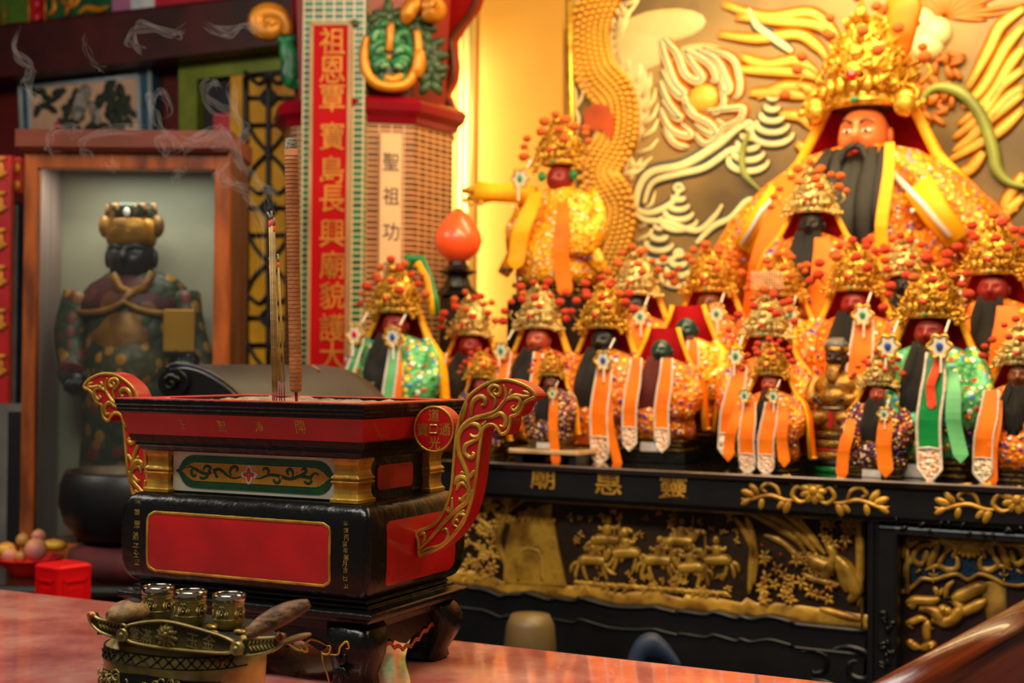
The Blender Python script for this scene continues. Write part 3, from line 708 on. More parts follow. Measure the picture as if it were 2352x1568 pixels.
for ch, px, py in (('廟', 1247, 1094), ('惠', 1397, 1106), ('靈', 1547, 1116)):
    mb = MB(); p = apx([(px, py)], .006)[0]; write(mb, ch, p, .066, 1.15, .010); mb.build('gilt_character', gold_relief, al)
def scroll_ornament(cx, cy):
    c = apx([(cx, cy)], .006)[0]; mb = MB(); k = .00114
    P = lambda q, s: [c + V((s * a * k, 0, b * k)) for a, b in q]
    for s in (-1, 1):
        mb.relief(P([(10, -18), (30, -24), (45, -10), (35, 8), (24, 2)], s), .006); mb.relief(P([(30, -20), (60, -22), (90, -14), (115, -18), (140, -26), (158, -24)], s), .0055)
        mb.relief(P([(70, -20), (80, 5), (100, 12), (112, 0), (100, -8)], s), .0055); mb.relief(P([(30, 25), (45, 18), (60, 27), (75, 22)], s), .006); mb.relief(P([(85, 27), (105, 22), (125, 20)], s), .006)
        for a, b, t_, l in ((50, -20, -1.2, 26), (60, -20, -.9, 22), (118, -16, .9, 26), (125, -20, .4, 28), (135, -22, -.6, 22), (45, 10, 1.2, 20), (110, -18, -1.4, 22)):
            mb.petal(P([(a, b)], s)[0], t_ if s > 0 else pi - t_, l * k * 1.3, l * .6 * k, .004)
    for i in range(9): mb.petal(c, 2 * pi * i / 9, 30 * k, 16 * k, .005)
    mb.ball(c, (.012, .008, .014)); mb.build('gilt_scroll_ornament', gold_relief, al)
scroll_ornament(1868, 1128); scroll_ornament(2336, 1148)
# body and recessed panels
PY = .10
pz1 = apx([(1550, 1160)], PY)[0].z + .01
xl = AL + .05; xr = apx([(1990, 1300)], PY)[0].x
wav = apx([(1074, 1346), (1110, 1350), (1140, 1362), (1152, 1366), (1165, 1362), (1195, 1362), (1206, 1358), (1240, 1368), (1262, 1374), (1275, 1370), (1310, 1376), (1325, 1374), (1335, 1370), (1400, 1388), (1460, 1392), (1500, 1390), (1520, 1395), (1555, 1403), (1562, 1400), (1620, 1408), (1640, 1402), (1690, 1416), (1702, 1411), (1725, 1418), (1765, 1412), (1815, 1424), (1830, 1430), (1990, 1446)], .045)
wl = [V((xl, .045, wav[0].z + .004)), V((wav[0].x - .12, .045, wav[0].z + .006))] + wav
zlow = .52
mb = MB(); mb.bb(AL + .03, AR - .03, PY, 1.5, .0, AZ - .018); mb.build('cabinet_body', black_sat, al)
mb = MB(); mb.bb(xl, xr, PY - .012, PY + .002, min(p.z for p in wl) - .02, pz1); pan = mb.build('carved_panel', gold_dim, al)
mb = MB(); mb.prism([(p.x, p.z) for p in wl] + [(xr, zlow), (xl, zlow)], .045, PY + .01); fr = mb.build('wavy_frame', black_sat, al)
mb = MB(); mb.tube([p + V((0, -.002, -.004)) for p in smooth(wl[1:], 3)], .006, 7)
mb.build('frame_moulding', black_sat, fr)
mb = MB(); mb.tube([p + V((0, -.0, -.06)) for p in smooth(wl[1:], 3)], .004, 6); mb.build('lower_moulding', black_sat, fr)
# gold rails around the panel
mb = MB(); mb.tube([V((xl, PY - .016, fz0 - .018)), V((xr, PY - .016, fz0 - .018))], .005, 6); mb.tube([V((xr - .006, PY - .016, fz0 - .02)), V((xr - .006, PY - .016, apx([(1985, 1440)], PY)[0].z))], .004, 6)
g = [p + V((0, PY - .058, .018 + .006 * sin(i * 1.7))) for i, p in enumerate(wl[1:])]
mb.loft([[p + V((0, 0, .012)) for p in g], [p + V((0, -.006, 0)) for p in g], [p + V((0, 0, -.03)) for p in g]], False, True, closed=False); mb.build('gilt_edging', gold_relief, pan)
RP = PY - .015
PP = lambda q, off=(1040, 1040), k=2.97: apx(q, RP, off, k)
# gate tower
mb = MB(); ty = RP - .006
tw = PP([(385, 470), (400, 500), (365, 640), (350, 880), (775, 905), (755, 800), (715, 600), (695, 480), (690, 455)])
mb.prism([(p.x, p.z) for p in tw], ty, RP + .004)
q = PP([(440, 400), (500, 395), (520, 360), (560, 385), (600, 360), (680, 350), (670, 455), (450, 455)]); mb.prism([(p.x, p.z) for p in q], ty + .004, RP + .004)
for a in range(390, 690, 42):
    q = PP([(a, 470), (a, 445), (a + 24, 447), (a + 24, 472)]); mb.prism([(p.x, p.z) for p in q], ty - .002, ty + .004)
for y in range(520, 880, 30):
    q = PP([(395 - (y - 500) * .08, y), (710 + (y - 500) * .14, y + 14)]); mb.tube(q, .0012, 4, up=(0, 1, 0))
mb.relief(PP([(455, 870), (455, 700), (500, 655), (560, 660), (600, 700), (615, 870)]), .009, .9, taper=(1, 1)); mb.build('gate_tower', gold_relief, pan)
# trees, leaves, riders, rocks
rr = random.Random(11)
mb = MB()
for q, r in (([(420, 880), (340, 700), (310, 600), (350, 450), (390, 300)], .012), ([(320, 620), (240, 500), (130, 420)], .008), ([(350, 470), (260, 380), (150, 300)], .008), ([(360, 420), (480, 320), (600, 290)], .006)): mb.relief(PP(q), r)
mb.build('tree_trunk', gold_relief, pan)
def leaves(name, n, box, ln):
    mb = MB()
    for i in range(n):
        a = rr.uniform(0, 6.28); c = PP([(rr.uniform(box[0], box[2]), rr.uniform(box[1], box[3]))])[0]
        for k in range(4): mb.petal(c, a + k * 1.2, ln * rr.uniform(.7, 1.2), ln * .5, .006)
    mb.build(name, gold_relief, pan)
leaves('foliage', 30, (800, 400, 1950, 600), .013); leaves('foliage', 24, (820, 820, 1900, 930), .012); leaves('blossom_cluster', 34, (60, 480, 300, 850), .020); leaves('foliage', 22, (120, 270, 420, 470), .016)
def rider(x, y, k, flip):
    s = -1 if flip else 1; mb = MB(); g = lambda q: PP([(x + s * a * k, y + b * k) for a, b in q])
    mb.relief(g([(-75, 5), (-40, -8), (20, -5), (60, 0)]), .016, taper=(.7, .8)); mb.relief(g([(55, 0), (80, -45), (95, -70)]), .010); mb.relief(g([(92, -68), (120, -50), (128, -40)]), .007)
    for a, b, c in ((-70, -95, 90), (-55, -30, 105), (45, 75, 100), (55, 120, 70)): mb.relief(g([(a, 5), ((a + b) / 2 - 8, 50), (b, c)]), .006)
    mb.relief(g([(-75, 0), (-110, 20), (-120, 60)]), .006)
    mb.relief(g([(-5, -5), (-2, -50), (0, -85)]), .014, taper=(.9, .8)); c = g([(2, -112)])[0]; mb.ball(c, (.010, .008, .012), 8, 6)
    mb.relief(g([(0, -80), (35, -65), (60, -85)]), .006); mb.relief(g([(0, -80), (-35, -60), (-50, -80)]), .006); mb.relief(g([(-5, -20), (15, 15), (25, 45)]), .007)
    mb.relief(g([(60, -150), (58, -60), (56, 10)]), .0035); mb.build('rider_on_horse', gold_relief, pan)
for x, y, f in ((960, 740, False), (1180, 690, True), (1410, 740, False), (1620, 790, True), (1800, 740, True), (1060, 600, False), (1560, 610, False)): rider(x, y, 1.3, f)
mb = MB()
for i in range(26): mb.relief(PP([(820 + i * 40 + rr.uniform(-30, 30), 900 + rr.uniform(-30, 40) + i * 3), (850 + i * 40, 880 + i * 3), (900 + i * 40, 910 + i * 3)]), .006)
mb.build('rocky_ground', gold_relief, pan)
# phoenix and flowers at the right end of the panel
P6 = lambda q: apx(q, RP - .004, (1680, 1040), 2.97)
mb = MB()
for q, r in (([(60, 390), (180, 430), (330, 520), (440, 590), (520, 700)], .010), ([(130, 400), (300, 440), (460, 560), (580, 680)], .011), ([(330, 400), (450, 480), (560, 600), (640, 690)], .009), ([(220, 560), (330, 600), (430, 680), (520, 760)], .009), ([(520, 700), (600, 760), (660, 780), (620, 860)], .022), ([(660, 780), (700, 700), (640, 610)], .012),
             ([(700, 700), (780, 780), (830, 880), (850, 960), (800, 1010)], .020), ([(720, 720), (760, 840), (790, 950)], .014), ([(480, 820), (560, 860), (640, 880), (740, 900)], .009), ([(420, 400), (520, 520), (600, 620)], .006), ([(600, 1060), (740, 1100), (880, 1140)], .009)): mb.relief(P6(q), r)
mb.build('phoenix', gold_relief, pan)
mb = MB()
for i in range(44):
    a = rr.uniform(0, 6.28); x = rr.uniform(190, 700) if i < 32 else rr.uniform(620, 860); y = rr.uniform(690, 1030) if i < 32 else rr.uniform(430, 640)
    c = P6([(x, y)])[0]
    for k in range(5): mb.petal(c, a + k * 1.25, .019 * rr.uniform(.7, 1.2), .009, .006)
mb.build('flower_cluster', gold_relief, pan)
for q in ([(20, 440), (110, 560), (160, 700), (150, 900)], [(100, 420), (150, 640), (120, 960)], [(860, 440), (880, 700), (870, 1050)]):
    mb = MB(); mb.relief(P6(q), .012); mb.build('pine_trunk', gold_relief, pan)
for x, y in ((515, 547), (630, 543), (213, 625), (343, 688), (765, 655), (655, 920), (212, 880), (400, 750)):
    mb = MB(); mb.ball(P6([(x, y)])[0] + V((0, -.008, 0)), .0032, 6, 5); mb.build('red_bead', gem_red, pan)
# post and right-hand door panel
x0 = apx([(1992, 1300)], .03)[0].x; x1 = apx([(2018, 1300)], .03)[0].x; x2 = apx([(2064, 1300)], .03)[0].x
mb = MB(); mb.bb(x0, x1, .03, PY + .02, .3, fz0 - .005); mb.bb(x0 + .008, x0 + .016, .024, .04, .3, fz0 - .01); mb.build('post', black_sat, al, bevel=.002)
zt_ = apx([(2080, 1226)], .04)[0].z
mb = MB(); mb.bb(x1, x2, .015, PY + .02, .3, fz0 - .02); mb.bb(x1, AR - .04, .015, PY + .02, zt_, fz0 - .02); mb.build('door_frame', black_sat, al, bevel=.006)
mb = MB()
for i in range(40):
    t_ = i / 40.0
    p = V((x1 + .025, .012, .7 + t_ * (zt_ - .66))) if i < 16 else V((x2 + (AR - .1 - x2) * (i - 16) / 24, .012, zt_ + .022))
    mb.petal(p, rr.uniform(0, 6.28), .022, .009, .005)
mb.build('carved_frame_leaves', black, al)
mb = MB(); mb.bb(x2, AR - .05, PY - .02, PY + .004, .3, zt_); dp = mb.build('door_panel', maroon_ground, al)
blue = mat('glittering_blue_ground', '163a52', .35, .2, .3, 160, .5, 200)
D6 = lambda q, y=.066: apx(q, y, (1680, 1040), 2.97)
arch = D6([(1150, 950), (1200, 935), (1260, 890), (1300, 855), (1380, 862), (1460, 840), (1540, 825), (1615, 865), (1690, 825), (1780, 850), (1860, 890), (1960, 905), (2080, 880), (2200, 880)], .07)
arch = smooth(arch, 3); q = [V((arch[0].x, 0, zt_ - .004)), V((arch[-1].x, 0, zt_ - .004))]
mb = MB(); mb.prism([(p.x, p.z) for p in arch] + [(q[1].x, q[1].z), (q[0].x, q[0].z)], .074, .085); mb.build('blue_spandrel', blue, dp)
mb = MB(); mb.relief(arch[::3], .005, taper=(1, 1), k=3)
xx = x2 + .012
mb.tube([V((xx, .068, zt_ - .010)), V((AR - .06, .068, zt_ - .010))], .007, 6); mb.tube([V((xx, .068, zt_ - .01)), V((xx, .068, arch[0].z))], .006, 6)
for s in (-1, 1):
    P = lambda q: D6([(1620 + s * (a - 1620), b) for a, b in q], .069)
    for q, r in (([(1640, 600), (1700, 640), (1760, 610), (1830, 590), (1900, 640)], .012), ([(1770, 620), (1790, 700), (1820, 760), (1760, 800), (1700, 780), (1700, 720), (1730, 700)], .007), ([(1830, 600), (1860, 700), (1900, 780)], .010), ([(1860, 620), (1960, 640), (2000, 720), (1950, 760), (1920, 720)], .008), ([(1700, 780), (1760, 790), (1840, 770), (1920, 800)], .006), ([(1860, 780), (1860, 850)], .005), ([(1980, 720), (2040, 760), (2060, 850)], .008), ([(1960, 600), (2050, 640), (2080, 720)], .009)): mb.relief(P(q), r)
    for a, b, t_, l in ((1700, 640, -1.2, 90), (1730, 630, -.8, 90), (1900, 650, -1.3, 110), (1860, 840, 2.6, 40), (1860, 840, .5, 40), (1860, 850, -1.5, 40), (1940, 790, -.6, 60), (2000, 700, -.9, 80)):
        mb.petal(P([(a, b)])[0], t_ if s > 0 else pi - t_, l * .00034, l * .00014, .005)
for a in (-2.2, -1.57, -.94, -1.9, -1.25): mb.petal(D6([(1620, 590)], .066)[0], a, .046, .016, .006)
mb.build('gilt_openwork', gold_relief, dp)
mb = MB()
for q, r in (([(1190, 1020), (1260, 1005), (1360, 1010), (1420, 990)], .012), ([(1190, 1020), (1240, 1045), (1230, 1020)], .008), ([(1280, 1060), (1380, 1080), (1440, 1150), (1520, 1130), (1560, 1050), (1480, 990)], .016), ([(1420, 1040), (1460, 1080), (1500, 1060)], .014), ([(1400, 980), (1390, 920), (1420, 960), (1440, 920)], .006), ([(1460, 990), (1470, 920), (1520, 870)], .007), ([(1500, 1000), (1580, 970), (1680, 920), (1740, 900)], .016), ([(1550, 1100), (1640, 1060), (1740, 1000)], .014),
             ([(1190, 1160), (1240, 1150), (1290, 1130), (1340, 1140)], .009), ([(1200, 1170), (1240, 1200)], .010), ([(1360, 1140), (1420, 1150), (1480, 1190)], .009), ([(1340, 1140), (1330, 1220), (1340, 1310)], .011), ([(1340, 1190), (1380, 1200)], .008), ([(1210, 1270), (1230, 1310), (1290, 1330)], .011), ([(1290, 1340), (1360, 1310), (1390, 1330)], .012)): mb.relief(D6(q, .074), r)
for i in range(18): mb.relief(D6([(1690 + i * 3, 900 + i * 14), (1780 + i * 3, 880 + i * 14), (1880, 870 + i * 14)], .078), .0022)
mb.build('gilt_dragon_relief', gold_relief, dp)
mb = MB(); mb.ball(D6([(1485, 992)], .064)[0], .006); mb.build('dragon_eye', black, dp)
# carved scroll brackets under the frame
mb = MB()
for q, r in (([(1830, 1500), (1870, 1495), (1900, 1510), (1895, 1540), (1870, 1545), (1862, 1525)], .010), ([(1900, 1500), (1940, 1485), (1990, 1500), (2010, 1530), (1990, 1560), (1955, 1550), (1955, 1520), (1980, 1520)], .012), ([(1860, 1560), (1900, 1568), (1940, 1590)], .010)): mb.relief(apx(q, .05), r, 1.0)
mb.build('scroll_bracket', black, al)

# step, and two added forms standing in for reflections below the altar
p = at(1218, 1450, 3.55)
o = thing('pale_reflection_form', Matrix.Translation((p.x, p.y, .52)), 'dim cream rounded form added in place of a pale reflection under the altar', 'reflection form')
mb = MB(); mb.lathe([(0, .0), (.05, 0), (.065, .04), (.066, .18), (.06, .235), (.048, .26), (0, .265)], 24); mb.build('pale_form_body', mat('dim_cream_reflection', '6a5632', .45), o)  # rounded solid added in place of a cream reflection in the lacquer
step = thing('altar_step', AT, 'low black lacquered step running along the foot of the altar', 'step')
mb = MB(); mb.bb(-.30, 1.75, -.42, -.002, .0, .52); mb.build('step_block', top_m, step)
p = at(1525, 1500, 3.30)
o = thing('blue_reflection_form', Matrix.Translation((p.x, p.y, .52)) @ Matrix.Rotation(-PHI, 4, 'Z'), 'dark blue lumpy form added in place of a reflection at the foot of the altar', 'cloth')
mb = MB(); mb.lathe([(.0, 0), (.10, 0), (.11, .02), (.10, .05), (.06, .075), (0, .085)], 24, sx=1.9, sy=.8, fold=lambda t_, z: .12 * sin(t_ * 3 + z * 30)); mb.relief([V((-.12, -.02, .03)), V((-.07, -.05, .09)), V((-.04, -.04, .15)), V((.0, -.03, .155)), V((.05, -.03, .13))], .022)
mb.v = [V((v.x, v.y, v.z * 1.5)) for v in mb.v]; mb.build('blue_form_body', mat('navy_reflection', '0e2444', .6, 0, .2, 14, .4, 30), o)  # lump added in place of a blue reflection in the black panel

# glossy wooden rail in the lower right corner
p0 = at(2085, 1665, 1.36); p1 = at(2480, 1432, 1.52)
rl = thing('wooden_rail', Matrix.Translation(p0) @ (p1 - p0).to_track_quat('X', 'Z').to_matrix().to_4x4(), 'glossy varnished wooden rail crossing the lower right corner', 'rail')
rail_m = mat('varnish_reflection_wood', '8e3c16', .2, 0, .4, 2.2, .2, 30, coat=.35, col2='200804', stretch=(1.6, 34, 34))  # wood streaks, with red and orange reflections put into the colour
d = (p1 - p0).normalized(); up = V((0, 0, 1)); n_ = d.cross(up).normalized(); up = n_.cross(d)
prof = [(-.020, .030), (-.012, .044), (.0, .050), (.012, .046), (.022, .034), (.028, .012), (.026, -.014), (.018, -.034), (.0, -.05), (-.016, -.046), (-.024, -.02)]
mb = MB(); mb.loft([[q + n_ * a * 1.2 + up * b * 1.1 for a, b in prof] for q in (p0 - d * .1, p0.lerp(p1, .5), p1 + d * .1)], True, True); mb.build('rail_bar', rail_m, rl, True)
mb = MB(); mb.loft([[q + n_ * a + up * b for a, b in ((-.012, -.05), (.012, -.05), (.014, -.085), (-.014, -.085))] for q in (p0 - d * .05, p1 + d * .1)], True, False); mb.build('rail_panel', mat('dark_rail_panel', '1a0c06', .3), rl, True)
p = at(2345, 1575, 1.40)
# ------------------------------------------------------------------ deity statues on the altar
orange_satin = mat('orange_satin', 'f27c0c', .5, 0, .12, 5, .15, 30, col2='e06206', spec=.25)
yellow_satin = mat('yellow_satin', 'f8b816', .5, 0, .12, 5, .15, 30, col2='ee9a10', spec=.25)
green_satin = mat('green_satin', '0d8a3e', .35, 0, .15, 5, .15, 30, col2='0a6a30')
ltgreen_satin = mat('light_green_satin', '6cc27c', .4, 0, .15, 5)
red_cloth = mat('red_lining', 'd00a16', .55, 0, .12, 8)
white_trim = mat('white_trim', 'e6d6c4', .6, 0, .12, 80, .6, 300)
peach_emb = brocade('peach_embroidery', 'e8c8a8', ['e87a30', 'd85a48', 'f0a040', 'f2e2d0'], 60, .4)
green_emb = brocade('green_embroidery', 'e8d8b8', ['2f9a4c', 'e87a30', 'd85a48', 'f2e2d0'], 60, .4)
crown_gold = mat('crown_gold', 'f0b838', .26, .5, .25, 60, .4, 90, col2='a8701c')
crown_gold2 = mat('crown_pale_gold', 'f0d888', .24, .5, .2, 60, .4, 90, col2='b08a3c')
pom_red = mat('orange_red_wool', 'ff4a1c', .8, 0, .15, 30, .8, 200)
pom_or = mat('orange_wool', 'ff7a20', .8, 0, .15, 30, .8, 200)
hair_black = mat('black_beard_hair', '14120f', .45, 0, .3, 30, .7, 60, stretch=(14, 14, 1))
hair_red = mat('dark_red_beard_hair', '6a1210', .45, 0, .3, 30, .7, 60, stretch=(14, 14, 1))
bead_w = mat('white_bead', 'efe6d4', .12, 0, 0, coat=.6)
medal_m = mat('pearl_medallion', 'f2ead0', .15, .2, .1, 40, coat=.5)
face_red = mat('red_lacquer_face', '8a1a12', .48, 0, .1, 6); face_black = mat('black_face', '1b1614', .45, 0, .1, 6); face_brown = mat('brown_face', '7a3c1c', .35, 0, .12, 6)
face_green = mat('dark_green_face', '123c34', .3, 0, .12, 6); face_orange = mat('orange_face', 'e2743a', .35, 0, .08, 6); face_pink = mat('ruddy_face', 'b04a30', .35, 0, .1, 6)
bro_or = brocade('orange_brocade', 'e8740e', ['f7c62a', 'f0b018', 'e8dcc8', '5a2c8a', 'f7c62a', 'c01c10', '2c4a9a'], 36, .40)
bro_big = brocade('giant_orange_brocade', 'ee8010', ['f7c62a', 'f0b018', 'e8dcc8', 'e05a10', 'f7c62a', 'c8401c', '4a6ab0'], 80, .40)
bro_gen = brocade('general_golden_brocade', 'f0a818', ['f7d23a', 'e87410', 'f2e6c8', 'd84010', 'f7c62a'], 48, .38)
bro_ye = brocade('golden_brocade', 'eeaa1c', ['f7d23a', 'e87410', 'f2e6c8', 'd84010', 'f7c62a', '3c5aa0'], 32, .38)
bro_gr = brocade('green_brocade', '58b070', ['f0c428', 'd84a20', 'e8f0e0', '4a8ac8', 'f0c428', '0c6a30'], 32, .40)
bro_dk = brocade('dark_brocade', '5a2a10', ['f0c428', '2c3a8a', 'e8dcc8', 'e87410', '7a1c7a'], 38, .45)
base_blk = mat('black_pedestal', '12100e', .3, 0, .3, 30, .4, 60); base_gold = mat('gilt_pedestal', '9a7426', .35, .6, .3, 60, .6, 90, col2='3a2a10')
label_m = mat('name_strip', 'd8d0c4', .5)
rg = random.Random(21)
# shared meshes, unit height (1 = whole statue)
def crown_mesh(seed, lean=1.0):
    r = random.Random(seed); mb = MB()
    mb.lathe([(.078, .715), (.084, .72), (.086, .735), (.080, .742), (.082, .75)], 24, sx=1, sy=.85, caps=False)
    mb.lathe([(.076, .74), (.092, .79), (.088, .84), (.062, .90), (.030, .945), (0, .96)], 18, sx=1, sy=.8, caps=False, fold=lambda t, z: .06 * sin(7 * t + z * 80))
    for i in range(150):
        z = r.uniform(.75, .95); R = .098 - max(0, z - .80) * .45; a = r.uniform(-pi, 0) if i < 115 else r.uniform(0, pi)
        c = V((R * cos(a) * 1.05, R * sin(a) * .86, z)); k = r.random()
        if k < .45: mb.ball(c, (r.uniform(.007, .012), .006, r.uniform(.007, .013)), 6, 4)
        elif k < .75:
            e = r.uniform(.008, .014); n = c.copy(); n.z = 0; n.normalize(); t = V((-n.y, n.x, 0)); mb.tube([c + n * .006 + t * (e * cos(b)) + V((0, 0, e * sin(b))) for b in [j * 2 * pi / 8 for j in range(9)]], .003, 4, False)
        else: mb.tube([c, c + V((c.x * .25, c.y * .25, r.uniform(.01, .03)))], lambda t: .006 * (1 - t) + .001, 5)
    for s in (-1, 1):          # side wings that hang beside the ears
        for i in range(9):
            mb.ball((s * (.095 + .012 * (i % 3) + .004 * i * .5), -.03 + .02 * r.uniform(-1, 1), .73 - .014 * (i // 3) + r.uniform(-.012, .02)), (.012, .008, .012), 6, 4)
        mb.tube([V((s * (.10 + .03 * sin(b)), -.035, .735 + .028 * cos(b))) for b in [j * .7 for j in range(8)]], .005, 5)
        mb.tube([V((s * .13, -.02, .76)), V((s * .155, -.02, .79)), V((s * .14, -.02, .82))], .005, 5)
    for i in range(7):         # upright front plaques
        a = -pi / 2 + (i - 3) * .33; c = V((.096 * cos(a), .082 * sin(a) - .004, .765)); mb.ball(c, (.012, .006, .022), 7, 5)
    for i in range(3): mb.ball((0, -.086 + i * .014, .80 + i * .045), (.026 - i * .004, .012, .022), 8, 6)
    mb.tube([V((0, -.03, .93)), V((0, -.035, .96)), V((.0, -.03, .985))], lambda t: .016 * (1 - t) + .004, 7)
    return mb
CR = [crown_mesh(s).mesh('crown', crown_gold if s % 2 else crown_gold2) for s in (1, 2, 3)]
mb = MB()
for i in range(1): mb.ball((0, 0, 0), 1, 10, 8)
mb.v = [v * (1 + .16 * noise.noise(v * 3)) for v in mb.v]; POM = {}
POM['r'] = mb.mesh('pompom', pom_red); POM['o'] = mb.mesh('pompom', pom_or)
POMS = [(0, -.05, .985), (.05, -.06, .95), (-.05, -.06, .95), (.088, -.05, .91), (-.088, -.05, .91), (.118, -.04, .86), (-.118, -.04, .86), (.14, -.04, .815), (-.14, -.04, .815), (.155, -.03, .77), (-.155, -.03, .765), (.035, -.10, .885), (-.035, -.10, .885), (.07, -.11, .84), (-.07, -.11, .84), (.03, .02, .975), (-.03, .03, .96), (.10, .03, .92), (-.10, .03, .92), (.0, -.115, .86)]
def head_mesh(m, beard=True):
    mb = MB(); nu, nv = 48, 30; vs = []; 
    for i in range(nv + 1):
        a = -pi / 2 + pi * i / nv
        for j in range(nu):
            t = 2 * pi * j / nu; x, y, z = .060 * cos(a) * cos(t), .062 * cos(a) * sin(t), .078 * sin(a)
            if z < -.02: x *= 1 - (-.02 - z) * 4.2; 
            if y < 0:
                f = -y / .062
                y -= .022 * exp(-(x / .010) ** 2 - ((z + .006) / .020) ** 2) * f            # nose
                y -= .008 * exp(-(x / .008) ** 2 - ((z - .016) / .02) ** 2) * f
                for s in (-1, 1):
                    y += .011 * exp(-((x - s * .022) / .013) ** 2 - ((z - .014) / .008) ** 2) * f   # eye sockets
                    y -= .004 * exp(-((x - s * .022) / .016) ** 2 - ((z - .030) / .007) ** 2) * f   # brows
                    y -= .005 * exp(-((x - s * .028) / .014) ** 2 - ((z + .014) / .014) ** 2) * f   # cheeks
                y -= .004 * exp(-(x / .016) ** 2 - ((z + .034) / .006) ** 2) * f; y += .003 * exp(-(x / .018) ** 2 - ((z + .029) / .003) ** 2) * f
                y -= .004 * exp(-(x / .014) ** 2 - ((z + .054) / .010) ** 2) * f
            vs.append((x * 1.06, y - .010, z * 1.03 + .642))
    fs = [(i * nu + j, i * nu + (j + 1) % nu, (i + 1) * nu + (j + 1) % nu, (i + 1) * nu + j) for i in range(nv) for j in range(nu)]
    mb.add(vs, fs, True)
    for s in (-1, 1):
        mb.ball((s * .064, .002, .642), (.008, .013, .024), 7, 6)
        mb.ball((s * .023, -.063, .656), (.008, .005, .0045), 7, 5)
    mb.lathe([(.034, .56), (.030, .60), (.034, .63)], 12)
    return mb.mesh('head', m)
HEADS = {}
def head(m):
    if m.name not in HEADS: HEADS[m.name] = head_mesh(m)
    return HEADS[m.name]
BEARD = {}
def beard_mesh(m, style):
    key = (m.name, style)
    if key in BEARD: return BEARD[key]
    mb = MB(); r = random.Random(5)
    if style == 'full': st_ = [(x, .020, .23 + .1 * (1 - abs(x) / .045)) for x in (-.042, -.028, -.014, 0, .014, .028, .042)]
    elif style == 'long': st_ = [(x, .020, .38 + .04 * (1 - abs(x) / .045)) for x in (-.042, -.028, -.014, 0, .014, .028, .042)]
    elif style == 'thin': st_ = [(x, .0115, .44 + r.uniform(-.05, .02)) for x in (-.034, -.018, -.004, .012, .03)]
    elif style == 'wide': st_ = [(x, .024, .38 + .03 * r.uniform(-1, 1)) for x in (-.05, -.034, -.016, 0, .016, .034, .05)]
    elif style == 'four': st_ = [(-.070, .020, .22), (-.044, .022, .38), (.004, .024, .40), (.072, .022, .35), (-.018, .023, .39), (.040, .024, .37)]
    for x, w, l in st_:
        pts = []
        for i in range(9):
            t = i / 8; pts.append(V((x * (1 + .5 * t) , -.066 - .088 * min(1, t * 2.2) - .02 * t, .590 + (.020 if abs(x) > .03 else 0) - l * t)))
        mb.tube(pts, lambda t: w * (.6 + .5 * min(1, t * 4)) * (1 - .55 * t ** 3), 8, True, 0, .6, (0, 1, 0))
    BEARD[key] = mb.mesh('beard', m); return BEARD[key]
_c = {}
def cached(key, f):
    if key not in _c: _c[key] = f()
    return _c[key]
def robe_mesh(m, cape):
    mb = MB()
    f = lambda t, z: .07 * sin(9 * t + 12 * z) * max(0, .5 - z) + .03 * sin(17 * t - 9 * z) * max(0, .55 - z)
    rings = []
    for z, rx, ry, cy in ((.085, .205, .165, -.01), (.14, .215, .175, -.01), (.24, .20, .17, -.015), (.34, .185, .15, -.01), (.43, .19, .125, 0), (.50, .19, .105, .005), (.555, .165, .085, .01), (.585, .10, .065, .01), (.605, .045, .045, .005)):
        rr_ = []
        for j in range(28):
            t = 2 * pi * j / 28; k = 1 + f(t, z); kn = 1 + .16 * exp(-((z - .22) / .07) ** 2) * (exp(-((t - 4.3) / .3) ** 2) + exp(-((t - 5.15) / .3) ** 2))
            rr_.append((rx * k * cos(t), cy + ry * k * kn * sin(t), z))
        rings.append(rr_)
    mb.loft(rings, True, True)
    return mb.mesh('robe', m)
def sleeve_mesh(m, s):
    mb = MB(); pts = [(.165, .0, .545, .045), (.205, -.02, .46, .060), (.225, -.06, .37, .066), (.19, -.13, .325, .062), (.125, -.185, .335, .058), (.10, -.20, .335, .052)]
    rings = []
    for i, (x, y, z, r) in enumerate(pts):
        q = []
        for j in range(14):
            t = 2 * pi * j / 14; dr = 1.9 if (sin(t) < -.3 and i >= 2) else 1.0
            q.append((s * (x + r * .75 * cos(t)), y + r * .5 * cos(t) * (.4 if i > 2 else .2), z + r * sin(t) * dr))
        rings.append(q)
    mb.loft(rings, True, True); return mb.mesh('sleeve', m)
def sequin_mesh(seed):
    r = random.Random(seed); mb = MB()
    for i in range(46):
        s = r.choice((-1, 1)); z = r.uniform(.10, .5); x = s * r.uniform(.10, .225); y = -.17 * sqrt(max(.02, 1 - (x / .25) ** 2)) - .035
        mi = r.choice((0, 0, 0, 1, 2, 3)); mb.ball((x, y, z), (.011, .007, .011) if mi == 0 else (.007, .006, .007), 7, 5, mi)
    return mb.mesh('sequin_embroidery', [crown_gold, gem_blue, mat('purple_sequin', '8a1a9a', .2), bead_w])
SEQ = [sequin_mesh(i) for i in range(3)]
